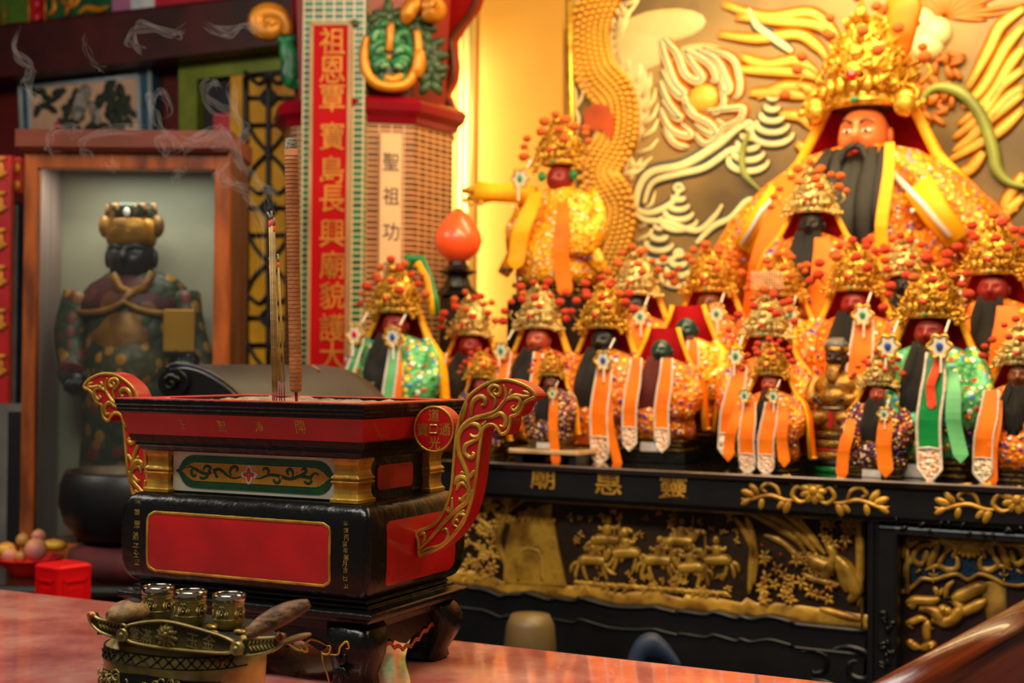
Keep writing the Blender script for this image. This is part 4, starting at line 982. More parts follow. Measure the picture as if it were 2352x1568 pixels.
def cape_meshes(outer, wide, low):
    def f():
        mb = MB(); me_ = MB(); rings = []; n = 22
        lv = [(.80, .095, .02), (.72, .115, .025), (.64, .165, .02), (.56, .215, .015), (.46, .245, .01), (low, .27, .0)]
        for z, r, y0 in lv:
            r = r * (1 + (wide - 1) * min(1, max(0, (.74 - z) / .2))); q = []
            for j in range(n):
                a = radians(-12 + 204 * j / (n - 1)); q.append(V((r * cos(a) * (1 + .03 * sin(a * 11)), y0 + r * .62 * sin(a) + .01, z - .05 * abs(cos(a)) * (1 if z < .7 else 0))))
            rings.append(q)
        inner = [[V((p.x * .965, p.y * .965 - .002, p.z)) for p in q] for q in rings]
        mb.loft(inner, False, True, 0, closed=False); mb.loft([[V((p.x, p.y, p.z)) for p in q] for q in rings], False, True, 1, closed=False)
        for e in (0, n - 1): mb.loft([[a[e] for a in rings], [a[e] for a in inner]], False, False, 1, closed=False)
        for e in (0, n - 1): me_.tube([q[e] * 1.0 for q in rings], .014, 7, up=(0, 1, 0), flat=.6)
        me_.tube(rings[-1], .010, 6)
        return mb.mesh('cape', [red_cloth, outer]), me_.mesh('cape_border', yellow_satin)
    return cached(('cape', outer.name, wide, low), f)
def ribbon_meshes(key, m, end_m, w, ztop, zbot, x0, x1, y0, y1, pointed, border):
    def f():
        mb = MB(); mt = MB(); mp = MB(); n = 12
        L, R = [], []
        for i in range(n + 1):
            t = i / n; z = ztop + (zbot - ztop) * t; x = x0 + (x1 - x0) * t + .006 * sin(t * 7); y = y0 + (y1 - y0) * min(1, t * 1.8) - .008 * sin(t * 6)
            ww = w * (.75 + .25 * min(1, t * 3)); L.append(V((x - ww, y, z))); R.append(V((x + ww, y, z)))
        th = V((0, .004, 0)); k = n - 2 if border else n
        if not pointed and not border: pass
        mb.loft([[L[i], R[i], R[i] + th, L[i] + th] for i in range(k + 1)], True, False)
        c = (L[-1] + R[-1]) / 2; tip = []
        for j in range(9):
            a = pi + pi * j / 8; tip.append(c + V((w * cos(a), 0, w * (.9 * sin(a) if not pointed else -1.3 * (1 - abs(cos(a))) ** .8))))
        o = [L[k]] + [L[i] for i in range(k + 1, n + 1)] + tip + [R[i] for i in range(n, k, -1)] + [R[k]]
        tg = mp if border else mb
        m_ = len(o); tg.add([p + V((0, -.0005, 0)) for p in o] + [p + th for p in o], [tuple(range(m_)), tuple(reversed(range(m_, 2 * m_)))] + [(i, m_ + i, m_ + (i + 1) % m_, (i + 1) % m_) for i in range(m_)])
        if border:
            path = L + tip + list(reversed(R)); mt.tube([p + V((0, -.001, 0)) for p in path], .0065, 6, up=(0, 1, 0), flat=.6)
            mt.tube([L[k] + V((0, -.002, 0)), (L[k] + R[k]) / 2 + V((0, -.002, .008)), R[k] + V((0, -.002, 0))], .005, 5, up=(0, 1, 0))
        return mb.mesh('ribbon', m), (mt.mesh('ribbon_border', white_trim) if border else None), (mp.mesh('embroidered_end', end_m) if border else None)
    return cached(('rib',) + key, f)
def medal_mesh(lobes, gem):
    def f():
        mb = MB(); pts = []
        for j in range(lobes * 6): a = 2 * pi * j / (lobes * 6); r = .036 * (.86 + .14 * cos(lobes * a)); pts.append((r * cos(a), r * sin(a) * 1.12))
        mb.prism([(a, b) for a, b in pts], -.006, .004)
        mb.tube([V((a * .96, -.007, b * .96)) for a, b in pts + [pts[0]]], .005, 5, False, 1, .7, (0, 1, 0))
        g = MB(); g.ball((0, -.009, 0), (.010, .006, .014), 10, 7)
        return mb.mesh('medallion', [medal_m, crown_gold]), g.mesh('medallion_gem', gem)
    return cached(('med', lobes, gem.name), f)
mb = MB()
for i in range(7): mb.ball((0, 0, -.011 * i), (.006, .006, .0065), 7, 5)
STRING = mb.mesh('bead_string', bead_w)
mb = MB(); mb.ball((0, 0, 0), (.013, .008, .013), 10, 7); CGEM = {m.name: mb.mesh('crown_gem', m) for m in (gem_red, gem_green)}
def base_meshes():
    a = MB(); b = MB()
    a.rect([(0, .185, .15), (.03, .185, .15), (.034, .17, .135), (.062, .17, .135), (.066, .185, .15), (.088, .185, .15), (.092, .17, .14)], cr=.02)
    b.rect([(.012, .188, .153), (.024, .188, .153)], cr=.02); b.rect([(.042, .173, .138), (.056, .173, .138)], cr=.02); b.rect([(.07, .188, .153), (.082, .188, .153)], cr=.02)
    return a.mesh('pedestal', base_blk), b.mesh('pedestal_band', base_gold)
PED = base_meshes()
mb = MB(); mb.bb(-.068, .068, -.168, -.150, .004, .062); LABEL = mb.mesh('name_strip', label_m)

def statue(px, top, dy, zb, label, face=face_black, beard=('full', hair_black), robe=bro_or, cape=orange_satin, wide=1.0, low=.2, crown=0, poms=20, rib=(), med=(), base_px=None, width=1.12, name='deity_statue', rot=0.0, strip=False, seq=True, plinth=None, cgem=gem_red, feather=None, pom='r', H=None):
    """px = image column of the face, top = image row of the crown's top, dy = depth on the altar, zb = height of what it stands on"""
    p = tr1(AT, dy, px, top)
    if base_px is not None: z0 = tr1(AT, dy, px, base_px).z
    else: z0 = zb
    Hh = H or (p.z - z0) / .99
    T = AT @ Matrix.Translation((p.x, dy, z0)) @ Matrix.Rotation(rot, 4, 'Z') @ Matrix.Diagonal((Hh * width, Hh, Hh, 1))
    o = thing(name, T, label, 'statue', 'deity statues on the altar')
    share('pedestal', PED[0], o); share('pedestal_band', PED[1], o)
    if z0 > zb + .02:
        mb = MB(); mb.rect([(-(z0 - zb - .002) / Hh, .2, .16), (-.002, .2, .16)]); mb.build('plinth', base_blk, o)
    share('robe', cached(('robe', robe.name), lambda: robe_mesh(robe, 0)), o)
    for s in (-1, 1): share('sleeve', cached(('sl', robe.name, s), lambda: sleeve_mesh(robe, s)), o)
    if seq: share('sequin_embroidery', SEQ[int(px) % 3], o)['kind'] = 'stuff'
    share('head', head(face), o)
    if beard: share('beard', beard_mesh(beard[1], beard[0]), o)
    if cape:
        a, b = cape_meshes(cape, wide, low); share('cape', a, o); share('cape_border', b, o)
    if crown is not None:
        c = share('crown', CR[crown], o, (0, 0, 0), (0, 0, 0), (1.12, 1.12, 1))
        r = random.Random(int(px * 7 + top))
        for i, q in enumerate(POMS[:poms]):
            if i % 5 == 4: continue
            k = r.uniform(.017, .025) * (.62 if (H or Hh) > .75 else 1)
            share('pompom', POM['o' if (pom == 'o' or r.random() < .25) else 'r'], c, (q[0] * 1.12 + r.uniform(-.012, .012), q[1] * 1.12, q[2] + r.uniform(-.012, .012)), (r.uniform(0, 3), r.uniform(0, 3), 0), (k, k, k))
        share('crown_gem', CGEM[cgem.name], c, (0, -.097, .785)); share('crown_gem', CGEM[gem_green.name], c, (0, -.078, .729), (0, 0, 0), (.7, .6, .6))
        if feather:
            mb = MB(); mb.tube([V((.02, .03, .93)), V((.05, .03, 1.01)), V((.10, .03, 1.0)), V((.14, .03, .9)), V((.17, .02, .80)), V((.19, .0, .70))], lambda t: .030 * (1 - .3 * t), 8, True, 0, .35, (0, 1, 0)); mb.build('crown_feather', feather, c)
            mb = MB(); mb.tube([V((.09, .02, .985)), V((.135, .02, .9)), V((.16, .01, .80)), V((.18, -.01, .70))], lambda t: .016, 8, True, 0, .5, (0, 1, 0)); mb.build('crown_tassel', yellow_satin, c)
    for s, z, lobes, gem in med:
        a, b = medal_mesh(lobes, gem); md = share('medallion', a, o, (s * .105, -.212, z), (0, 0, 0), (1.45, 1, 1.45)); share('medallion_gem', b, md)
        share('bead_string', STRING, o, (s * .105, -.10, z + .115), (-.75, 0, 0)); share('bead_string', STRING, o, (s * .112, -.222, z - .045))
    for i, (m, em, w_, zt, zb_, x0, x1, pt, bd) in enumerate(rib):
        key = (m.name, em.name if em else '', w_, zt, zb_, x0, x1, pt, bd)
        a, b, c = ribbon_meshes(key, m, em, w_, zt, zb_, x0, x1, -.175, -.235, pt, bd)
        rb = share('ribbon', a, o)
        if b: share('ribbon_border', b, rb)
        if c: share('embroidered_end', c, rb)
    if strip: share('name_strip', LABEL, o, (0, 0, 0))
    return o
R_ = lambda s, m=orange_satin, em=peach_emb, w_=.036, zt=.60, zb_=.085, spread=.03, pt=False, bd=True: (m, em, w_, zt, zb_, s * .095, s * (.095 + spread), pt, bd)
OR = orange_satin
# front row, left to right
statue(912, 600, .34, AZ, 'green-plumed statue at the left end of the altar, black beard, green and white ribbon', face_red, ('wide', hair_black), bro_gr, yellow_satin, 1.05, .22, 0, 20, [R_(1, ltgreen_satin, green_emb, .030, .58, .04, .0, True), R_(1, OR, None, .030, .56, .03, .08, True, False), R_(-1, green_satin, green_emb, .022, .58, .2, .06, True)], [(1, .585, 8, gem_blue), (-1, .60, 6, gem_red)], feather=green_satin)
statue(1083, 672, .54, AZ, 'small red-faced statue just right of the green-plumed one, black beard', face_red, ('full', hair_black), bro_or, yellow_satin, 1.0, .2, 1, 20, [R_(-1, OR, peach_emb, .03), R_(1, OR, None, .03, .55, .1, .05, True, False)], [])
statue(1108, 800, .20, AZ, 'little statue whose crown peeps over the right gilded censer handle', face_red, ('full', hair_black), bro_dk, yellow_satin, 1.0, .2, 2, 16, [R_(1)], [(1, .57, 6, gem_green)])
statue(1240, 645, .40, AZ, 'pink-faced statue with slanting black beard behind the little statue on the glossy board', face_pink, ('full', hair_black), bro_or, yellow_satin, 1.0, .2, 1, 20, [R_(-1, OR, peach_emb, .034, .58, .1), R_(1, OR, peach_emb, .034, .58, .1)], [(-1, .585, 6, gem_green)], rot=-.1)
bz = AZ + .035
ob = thing('offering_board', AT @ Matrix.Translation((tr1(AT, .13, 1272, 1015).x, .15, AZ)), 'small glossy wooden board on short feet lifting one little statue', 'board')
mb = MB(); mb.bb(-.105, .105, -.085, .085, .022, .034); mb.build('board_top', mat('pale_glossy_wood', 'd0a878', .15, 0, .2, 10, coat=.6), ob, bevel=.002)
for a in (-.08, .08):
    mb = MB(); mb.bb(a - .01, a + .01, -.07, .07, 0, .022); mb.build('board_foot', black_sat, ob)
statue(1268, 800, .13, bz, 'little statue on the glossy board, one plain orange ribbon over the edge', face_brown, ('wide', hair_black), bro_dk, yellow_satin, 1.0, .2, 0, 14, [R_(1, OR, None, .045, .60, -.10, .05, False, False)], [(1, .55, 6, gem_green)], strip=True)
statue(1390, 640, .30, AZ, 'black-faced statue with one broad white-edged orange ribbon and long black beard', face_black, ('wide', hair_black), bro_or, yellow_satin, 1.0, .2, 0, 20, [R_(1, OR, peach_emb, .046, .56, .04, .0), R_(1, OR, None, .024, .5, -.02, .10, False, False)], [(1, .54, 6, gem_blue)], rot=-.1)
statue(1521, 740, .28, AZ, 'front crownless statue with small dark green face and long dark red beard', face_green, ('wide', hair_red), bro_or, orange_satin, 1.05, .2, None, 0, [R_(-1, OR, peach_emb, .042, .60, .06, .02, True), R_(1, OR, peach_emb, .042, .60, .06, -.01, True)], [], base_px=1035, H=.42, strip=True)
statue(1578, 660, .52, AZ, 'crownless dark green faced statue standing behind the other red-bearded one', face_green, ('wide', hair_red), bro_ye, orange_satin, 1.1, .2, None, 0, [R_(1, OR, peach_emb, .036, .58, .2)], [], base_px=1000, H=.47)
statue(1462, 570, .74, AZ, 'dark-faced statue behind, left of the red-bearded pair', face_black, None, bro_or, orange_satin, 1.05, .2, 1, 20, [R_(1, OR, None, .045, .58, .1, .0, False, False)], [(1, .585, 6, gem_green)], base_px=960, pom='o')
statue(1632, 560, .90, AZ, 'brown-faced statue behind the second dark green faced one, white medallion at its shoulder', face_brown, None, bro_or, orange_satin, 1.05, .2, 0, 20, [], [(1, .585, 8, gem_green)], base_px=960, pom='o')
v8 = statue(1797, 580, .74, AZ, 'statue with a pale beaded veil on its crown and a yellow ribbon', face_brown, None, bro_ye, orange_satin, 1.05, .2, 0, 18, [R_(1, yellow_satin, None, .042, .58, .15, .0, False, False)], [(1, .60, 8, gem_green)], base_px=950, pom='o')
mb = MB(); md = MB()
for i in range(13):
    for k in range(7): mb.ball((-.085 + .0142 * i - .05, -.125 - .004 * (k % 2), .865 - .0165 * k), (.006, .005, .007), 6, 4)
mb.build('bead_veil', mat('peach_bead', 'eac09a', .25, 0, .1, 60), v8)
statue(1762, 668, .34, AZ, 'statue mostly hidden behind the double-ribbon statue, its white-edged ribbon hanging at the left', face_brown, None, bro_or, orange_satin, 1.1, .2, 1, 18, [R_(-1, OR, green_emb, .05, .55, .06, .05, True)], [(-1, .60, 6, gem_green)], base_px=1050)
statue(1772, 778, .14, AZ, 'front statue with a thin black beard between two white-edged orange ribbons', face_pink, ('thin', hair_black), bro_or, orange_satin, 1.15, .16, 0, 20, [(OR, peach_emb, .056, .52, .05, -.085, -.075, False, True), (OR, peach_emb, .056, .52, .05, .075, .06, False, True), (OR, None, .04, .50, .12, -.16, -.22, True, False), (OR, None, .04, .50, .10, .16, .19, True, False)], [(-1, .565, 6, gem_green), (1, .565, 6, gem_green)], width=1.1, rot=-.12)
statue(2020, 806, .12, AZ, 'front statue with plain orange ribbons and a pale name strip, broad black beard', face_pink, ('wide', hair_black), bro_dk, yellow_satin, 1.1, .2, 1, 20, [(OR, None, .055, .52, .08, .10, .12, True, False), (OR, None, .045, .45, .03, -.15, -.20, True, False)], [(1, .50, 6, gem_green)], strip=True, width=1.1, rot=-.1)
g12 = statue(2140, 592, .20, AZ, 'tall red-faced statue in green brocade with a green ribbon and long black beard', face_red, ('long', hair_black), bro_gr, orange_satin, 1.0, .25, 0, 20, [(green_satin, peach_emb, .046, .56, .05, .075, .07, True, True), (ltgreen_satin, None, .03, .48, .12, .14, .19, True, False), (pom_red, None, .018, .54, .33, .085, .075, False, False)], [(-1, .585, 6, gem_blue), (1, .585, 6, gem_blue)], strip=True, rot=-.15, cgem=gem_red)
statue(2345, 735, .16, AZ, 'statue cut by the right border, orange ribbon with a green embroidered tip', face_brown, ('full', hair_black), bro_or, yellow_satin, 1.05, .2, 1, 16, [(OR, green_emb, .05, .56, .06, -.115, -.15, True, True), (OR, None, .03, .5, .02, -.08, -.10, False, False)], [], rot=-.1)
# carved gilt figure of an old man, no crown
p = tr1(AT, .20, 1925, 770); H_ = (p.z - AZ)
T = AT @ Matrix.Translation((p.x, .20, AZ)) @ Matrix.Rotation(-.1, 4, 'Z') @ Matrix.Diagonal((H_, H_, H_, 1))
o = thing('carved_figure', T, 'gilt carved seated old man with grey topknot and dark brown face', 'statue')
gw = mat('gilded_wood', 'b07c28', .34, .45, .3, 14, .5, 40, col2='6a4212'); dkf = mat('dark_brown_skin', '3a1d12', .35, 0, .15, 8)
mb = MB(); mb.lathe([(.17, .30), (.175, .34), (.165, .44), (.15, .52), (.155, .58), (.17, .62), (.165, .66), (.12, .71), (.05, .74)], 24, sy=.75, fold=lambda t, z: .04 * sin(9 * t)); mb.ball((0, -.08, .55), (.11, .08, .075), 14, 9)
for s in (-1, 1):
    mb.tube([V((s * .14, 0, .69)), V((s * .19, -.03, .60)), V((s * .17, -.11, .53)), V((s * .10, -.15, .54))], lambda t: .055 - .012 * t, 10); mb.ball((s * .10, -.11, .40), (.08, .08, .06))
mb.build('robe', gw, o)
hd = MB()
hd.ball((0, -.02, .835), (.078, .082, .098), 16, 12); hd.ball((0, -.102, .825), (.016, .018, .024), 8, 6)
for s in (-1, 1): hd.ball((s * .03, -.092, .862), (.024, .012, .008)); hd.ball((s * .04, -.088, .82), (.022, .014, .018)); hd.ball((s * .08, -.01, .83), (.010, .018, .032))
hd.build('head', dkf, o)
mb = MB(); mb.tube([V((0, -.085, .785)), V((0, -.115, .74)), V((0, -.12, .69)), V((0, -.125, .655))], lambda t: .062 * (1 - .5 * t), 12, True, 0, .4, (0, 1, 0)); mb.build('beard', gw, o)
mb = MB(); mb.lathe([(.083, .875), (.088, .885), (.086, .91), (.078, .915)], 20, sy=1.02, c=(0, -.02, 0)); mb.build('headband', gw, o)
mb = MB(); mb.ball((0, -.01, .925), (.080, .08, .052), 14, 8)
for i in range(7): mb.tube([V((-.066 + .022 * i, -.085, .90)), V((-.055 + .018 * i, -.06, .955)), V((-.04 + .013 * i, 0, .975))], .012, 6)
mb.build('grey_hair', mat('grey_carved_hair', '6a625a', .5, 0, .2, 30), o)
for s in (-1, 1):
    mb = MB(); mb.ball((s * .105, -.165, .54), (.030, .026, .022)); [mb.tube([V((s * (.11 - .012 * k), -.175, .548 - .01 * k)), V((s * (.085 - .012 * k), -.195, .535 - .01 * k)), V((s * (.075 - .01 * k), -.19, .515 - .008 * k))], .007, 5) for k in range(4)]; mb.build('hand', dkf, o)
for nm, z0, z1, r, m in (('green_base', 0, .045, .165, mat('green_base_paint', '0c7a34', .35)), ('black_base', .045, .09, .17, base_blk), ('gold_base', .09, .15, .18, base_gold), ('red_base', .15, .175, .17, red), ('gold_tier', .175, .235, .175, base_gold), ('black_tier', .235, .255, .165, base_blk), ('gold_seat', .255, .30, .17, base_gold)):
    mb = MB(); mb.lathe([(r * .94, z0), (r, z0 + .006), (r, z1 - .006), (r * .94, z1)], 28, sy=.8); mb.build(nm, m, o)
mb = MB(); mb.lathe([(.158, .46), (.166, .468), (.158, .477)], 24, sy=.85, c=(0, -.01, 0)); mb.build('belt', mat('silver_belt', '8a8070', .3, .6), o)
mb = MB(); mb.bb(-.018, .018, -.139, -.131, .33, .45); mb.build('red_apron', red, o)
# back rows
statue(1966, 548, .55, AZ, 'red-faced statue with a broad black beard behind the gilt old man', face_red, ('wide', hair_black), bro_or, orange_satin, 1.05, .2, 0, 20, [R_(1, OR, peach_emb, .055, .56, .1, .0)], [(1, .585, 6, gem_green)], base_px=985, rot=-.1)
statue(2075, 540, .84, AZ, 'black-faced statue half hidden behind the crown of the green statue', face_black, ('full', hair_black), bro_or, orange_satin, 1.05, .2, 1, 20, [], [], base_px=880)
statue(2284, 500, .48, AZ, 'red-faced statue with narrow black beard behind the tall green one', face_red, ('long', hair_black), bro_or, orange_satin, 1.0, .2, 0, 20, [R_(1, OR, None, .055, .56, .15, .0, False, False), R_(-1, OR, None, .045, .56, .15, .0, False, False)], [(-1, .60, 6, gem_green)], base_px=975, rot=-.1)
statue(1866, 378, .88, AZ, 'black-faced statue in orange just left of the giant bearded deity', face_black, ('wide', hair_black), bro_or, orange_satin, 1.15, .15, 1, 20, [R_(1, OR, None, .05, .56, .1, .02, False, False)], [], base_px=780, pom='o')
big = statue(1990, 4, 1.27, AZ, 'giant orange-faced deity with four-strand black beard towering over the altar', face_orange, ('four', hair_black), bro_big, orange_satin, 1.25, .12, 0, 20, [(yellow_satin, None, .015, .60, .25, .118, .125, False, False), (OR, None, .040, .54, .15, -.13, -.2, False, False)], [], base_px=900, rot=-.08, pom='o', width=1.0)
for s in (-1, 1):
    mb = MB(); mb.ball((s * .115, -.05, .715), (.030, .02, .034), 12, 9); mb.build('crown_ear_ornament', crown_gold, big)
    mb = MB(); mb.ball((s * .024, -.066, .652), (.014, .006, .006), 10, 7); mb.ball((s * .024, -.0715, .652), (.005, .003, .005), 7, 5, 1); mb.build('eye', [bead_w, base_blk], big)
    mb = MB(); mb.tube([V((s * .010, -.076, .672)), V((s * .026, -.076, .679)), V((s * .044, -.062, .672))], lambda t: .004 * (1 - .6 * t), 6); mb.build('eyebrow', hair_black, big)
    mb = MB(); mb.tube([V((s * .004, -.082, .612)), V((s * .020, -.086, .606)), V((s * .036, -.09, .57)), V((s * .042, -.10, .52))], lambda t: .011 * (1 - .5 * t), 7); mb.build('moustache', hair_black, big)
mb = MB(); mb.ball((0, -.080, .599), (.014, .006, .006), 9, 6); mb.build('lips', red, big)
for s in (-1, 1):          # wide shoulders of the embroidered robe
    mb = MB(); rings = []
    for x, z, r in ((.03, .60, .05), (.12, .56, .085), (.22, .485, .11), (.31, .40, .12), (.38, .29, .12), (.42, .15, .12), (.43, -.02, .12)):
        rings.append([(s * (x + .02 * cos(t)), -.02 + r * .95 * cos(t + 1.57), z + r * .9 * sin(t + 1.57) * (.55 if sin(t + 1.57) > 0 else 1.2)) for t in [2 * pi * j / 16 for j in range(16)]])
    mb.loft(rings, True, True); mb.build('robe_shoulder', bro_big, big)
mb = MB(); mb.tube([V((.03, .03, .80)), V((.075, .0, .88)), V((.10, .0, .96)), V((.085, .01, 1.0))], lambda t: .05 - .01 * t, 10, True, 0, .35, (0, 1, 0)); mb.build('crown_wing', orange_satin, big)
for s in (-1, 1):
    mb = MB(); mb.tube([V((s * .17, -.13, .50)), V((s * .22, -.15, .43)), V((s * .27, -.14, .36))], lambda t: .040 * (1 - .2 * t), 10, True, 0, .3, (0, 1, 0)); mb.build('yellow_shoulder_patch', yellow_satin, big)
    mb = MB(); mb.tube([V((s * .12, -.165, .53)), V((s * .20, -.19, .45)), V((s * .26, -.17, .37))], .008, 6); mb.build('silver_trim', bead_w, big)
# general with an outstretched arm and a long pole
gen = statue(1288, 262, 1.0, AZ, 'red-faced general in yellow and orange robes with one arm stretched to the left', face_red, None, bro_gen, None, 1.0, .2, 0, 20, [(yellow_satin, None, .045, .56, .20, -.04, -.12, False, False), (OR, None, .04, .50, .05, .10, .14, False, False)], [(-1, .63, 6, gem_green)], base_px=690, rot=-.05, pom='o', plinth=True)
mb = MB(); mb.tube([V((-.12, -.03, .555)), V((-.22, -.06, .575)), V((-.32, -.09, .58)), V((-.40, -.10, .585))], lambda t: .055 - .012 * t + .02 * (t > .9), 12); mb.build('outstretched_arm', yellow_satin, gen)
mb = MB(); mb.ball((-.44, -.10, .60), (.06, .035, .022), 12, 7); mb.ball((-.42, -.10, .56), (.05, .03, .02)); [mb.ball((-.46 + .03 * k, -.13, .545 - .02 * (k % 2)), .016, 7, 5) for k in range(4)]; mb.build('gilt_ingot_in_hand', crown_gold, gen)
for s, m in ((-1, green_satin), (1, green_satin)):
    mb = MB(); mb.ball((s * .085, -.03, .66), (.022, .014, .028), 8, 6); mb.build('green_ear_tassel', m, gen)
for s in (-1, 1):
    mb = MB(); mb.tube([V((s * .15, -.05, .34)), V((s * .22, -.08, .22)), V((s * .27, -.08, .14))], lambda t: .05 * (1 - .3 * t), 10, True, 0, .5, (0, 1, 0)); mb.build('armour_flap', bro_ye, gen)
q0 = AT @ tr1(AT, 1.08, 1312, 330); q1 = AT @ tr1(AT, 1.08, 1306, -60); q0 = q0 + (q0 - q1).normalized() * ((q0.z - AZ) / ((q1 - q0).normalized().z) - .0)
pole = thing('spear_pole', Matrix.Translation(q0), 'long gilt spear pole standing upright beside the general', 'pole')
mb = MB(); mb.tube([q0, q0.lerp(q1, .5), q1], .014, 12); mb.build('pole_shaft', gold_leaf, pole, True)
mb = MB(); e = q1; mb.tube([e, e + V((0, 0, .06)), e + V((0, 0, .16))], lambda t: .03 * (1 - t) + .003, 8, True, 0, .3, (0, 1, 0)); mb.build('spear_head', gold_leaf, pole, True)
# black tower lamp with peach-shaped shade, small lotus lamp
p = tr1(AT, .76, 1052, 600); z_l = p.z
T = AT @ Matrix.Translation((p.x, .76, AZ)); hh = z_l - AZ
o = thing('pagoda_lamp', T, 'black pagoda lamp with a red glowing peach-shaped shade by the tiled pillar', 'lamp')
mb = MB(); mb.lathe([(.06, 0), (.06, .015), (.03, .03), (.028, hh * .35), (.062, hh * .40), (.062, hh - .125), (.05, hh - .12), (.088, hh - .115), (.05, hh - .085), (.036, hh - .05), (.05, hh - .045), (.072, hh - .035), (.045, hh - .025), (.034, hh - .012), (.03, hh)], 8, sm=False); mb.build('pagoda_body', base_blk, o)
for i in range(8):
    a = 2 * pi * i / 8; mb = MB(); mb.bb(.055 * cos(a) - .004, .055 * cos(a) + .004, .055 * sin(a) - .004, .055 * sin(a) + .004, hh * .45, hh - .14); mb.build('lattice_post', mat('dull_red_post', '5a120c', .5), o)
r0 = (1118 - 996) / 2 / FPX * 4.25; ht = (590 - 452) / FPX * 4.25
mb = MB(); mb.lathe([(.0, hh), (r0 * .45, hh + .002), (r0 * .86, hh + ht * .18), (r0, hh + ht * .36), (r0 * .95, hh + ht * .50), (r0 * .76, hh + ht * .68), (r0 * .42, hh + ht * .87), (r0 * .12, hh + ht * .98), (0, hh + ht)], 32)
shade = mat('peach_lamp_shade', 'ff5622', .4, 0, .05, 3, emit=.14, coat=.5); mb.build('peach_shade', shade, o)
p = tr1(AT, .10, 822, 905); T = AT @ Matrix.Translation((p.x, .10, AZ)); hh = tr1(AT, .10, 822, 878).z - AZ
o = thing('candle_lamp', T, 'small silver dish lamp with two glowing amber bulbs behind the censer', 'lamp')
mb = MB(); mb.lathe([(.03, 0), (.03, .006), (.008, .012), (.007, hh - .02), (.012, hh - .012), (.048, hh - .004), (.05, hh), (.04, hh + .002)], 20); mb.build('dish_stand', steel, o)
for s in (-1, 1):
    mb = MB(); mb.ball((s * .022, -.03, hh - .026), (.0135, .0135, .0145), 12, 9); mb.build('amber_bulb', mat('amber_bulb_glass', 'ffb020', .2, emit=3.0), o)
# ------------------------------------------------------------------ rear wall: gilded mural on the right, maroon wall on the left
WT = Matrix.Rotation(-PHI, 4, 'Z')                     # room frame: x along the walls, y into depth, origin under the camera
def wp(q, y=VB, off=(0, 0), k=1.0): return tr(WT, y, q, off, k)
xm = wp([(1085, 400)])[0].x
mural_m = mat('gilded_mural_ground', '96783c', .5, .1, .25, 1.6, .1, 12, col2='55421e')
mb = MB(WT); mb.bb(xm - .02, U1, VB, VB + .12, 0, 3.7); struct(mb.build('wall_mural_side', mural_m))
mb = MB(WT); mb.bb(U0, xm - .02, VB, VB + .12, 0, 3.7); struct(mb.build('wall_rear', maroon))
mb = MB(WT); mb.bb(U0 - .12, U0, -1.5, VB, 0, 3.7); struct(mb.build('wall_left', maroon))
mu = thing('dragon_mural', WT @ Matrix.Translation((xm + 1.2, VB - .001, 1.14)), 'golden mural of swirling clouds, a flaming pearl and dragons on the wall behind the altar', 'mural')
mb = MB(WT); mb.bb(wp([(1291, 300)])[0].x, U1 - .1, VB - .028, VB - .002, 1.0, 3.5); mb.build('mural_ground', mural_m, mu, True)
cream = mat('cream_mural_paint', 'f0dc9c', .5, 0, .15, 6); slate = mat('slate_blue_mural_paint', '56605c', .5, 0, .2, 6); m_or = mat('orange_mural_paint', 'c8701c', .45, .1, .2, 6); m_ye = mat('yellow_mural_paint', 'e8ac38', .4, .2, .15, 6); m_grn = mat('olive_mural_paint', '8a9440', .45, .1, .2, 8); m_red = mat('rust_mural_paint', 'c0501c', .5, 0, .2, 6)
YM = VB - .03
def stroke(mb, q, r, off=(0, 0), k=1.0, flat=.35, ks=(1, .6, .24)):        # painted band: outline, light band, dark core (material slots 0, 1, 2)
    g = wp(q, YM, off, k)
    for i, f in enumerate(ks): mb.relief([p + V((0, -r * flat * (0, .62, .95)[i], 0)) for p in g], r * f, flat, 6, i, 5, (.6, .4))
def part(mb, name, mats):
    mb.v = [WT @ v for v in mb.v]; return mb.build(name, mats, mu, True)
pu = 5.3 / FPX                                             # metres per photo pixel on the wall
mb = MB()
for a, b, rx, rz in ((1450, 110, 110, 60), (1440, 230, 60, 120), (1400, 330, 45, 90), (1520, 60, 110, 40), (1330, 20, 60, 60), (1600, 130, 70, 30)): mb.ball(wp([(a, b)], YM + .003)[0], (rx * pu, .008, rz * pu), 20, 8)
mb.v = [WT @ v for v in mb.v]; mb.build('pale_mist_glare', mat('mist_glare_paint', 'c8b27a', .5, 0, .25, 3, col2='b09a5c'), mu, True)  # painted white cloud, with the glare on the wall put into its colour
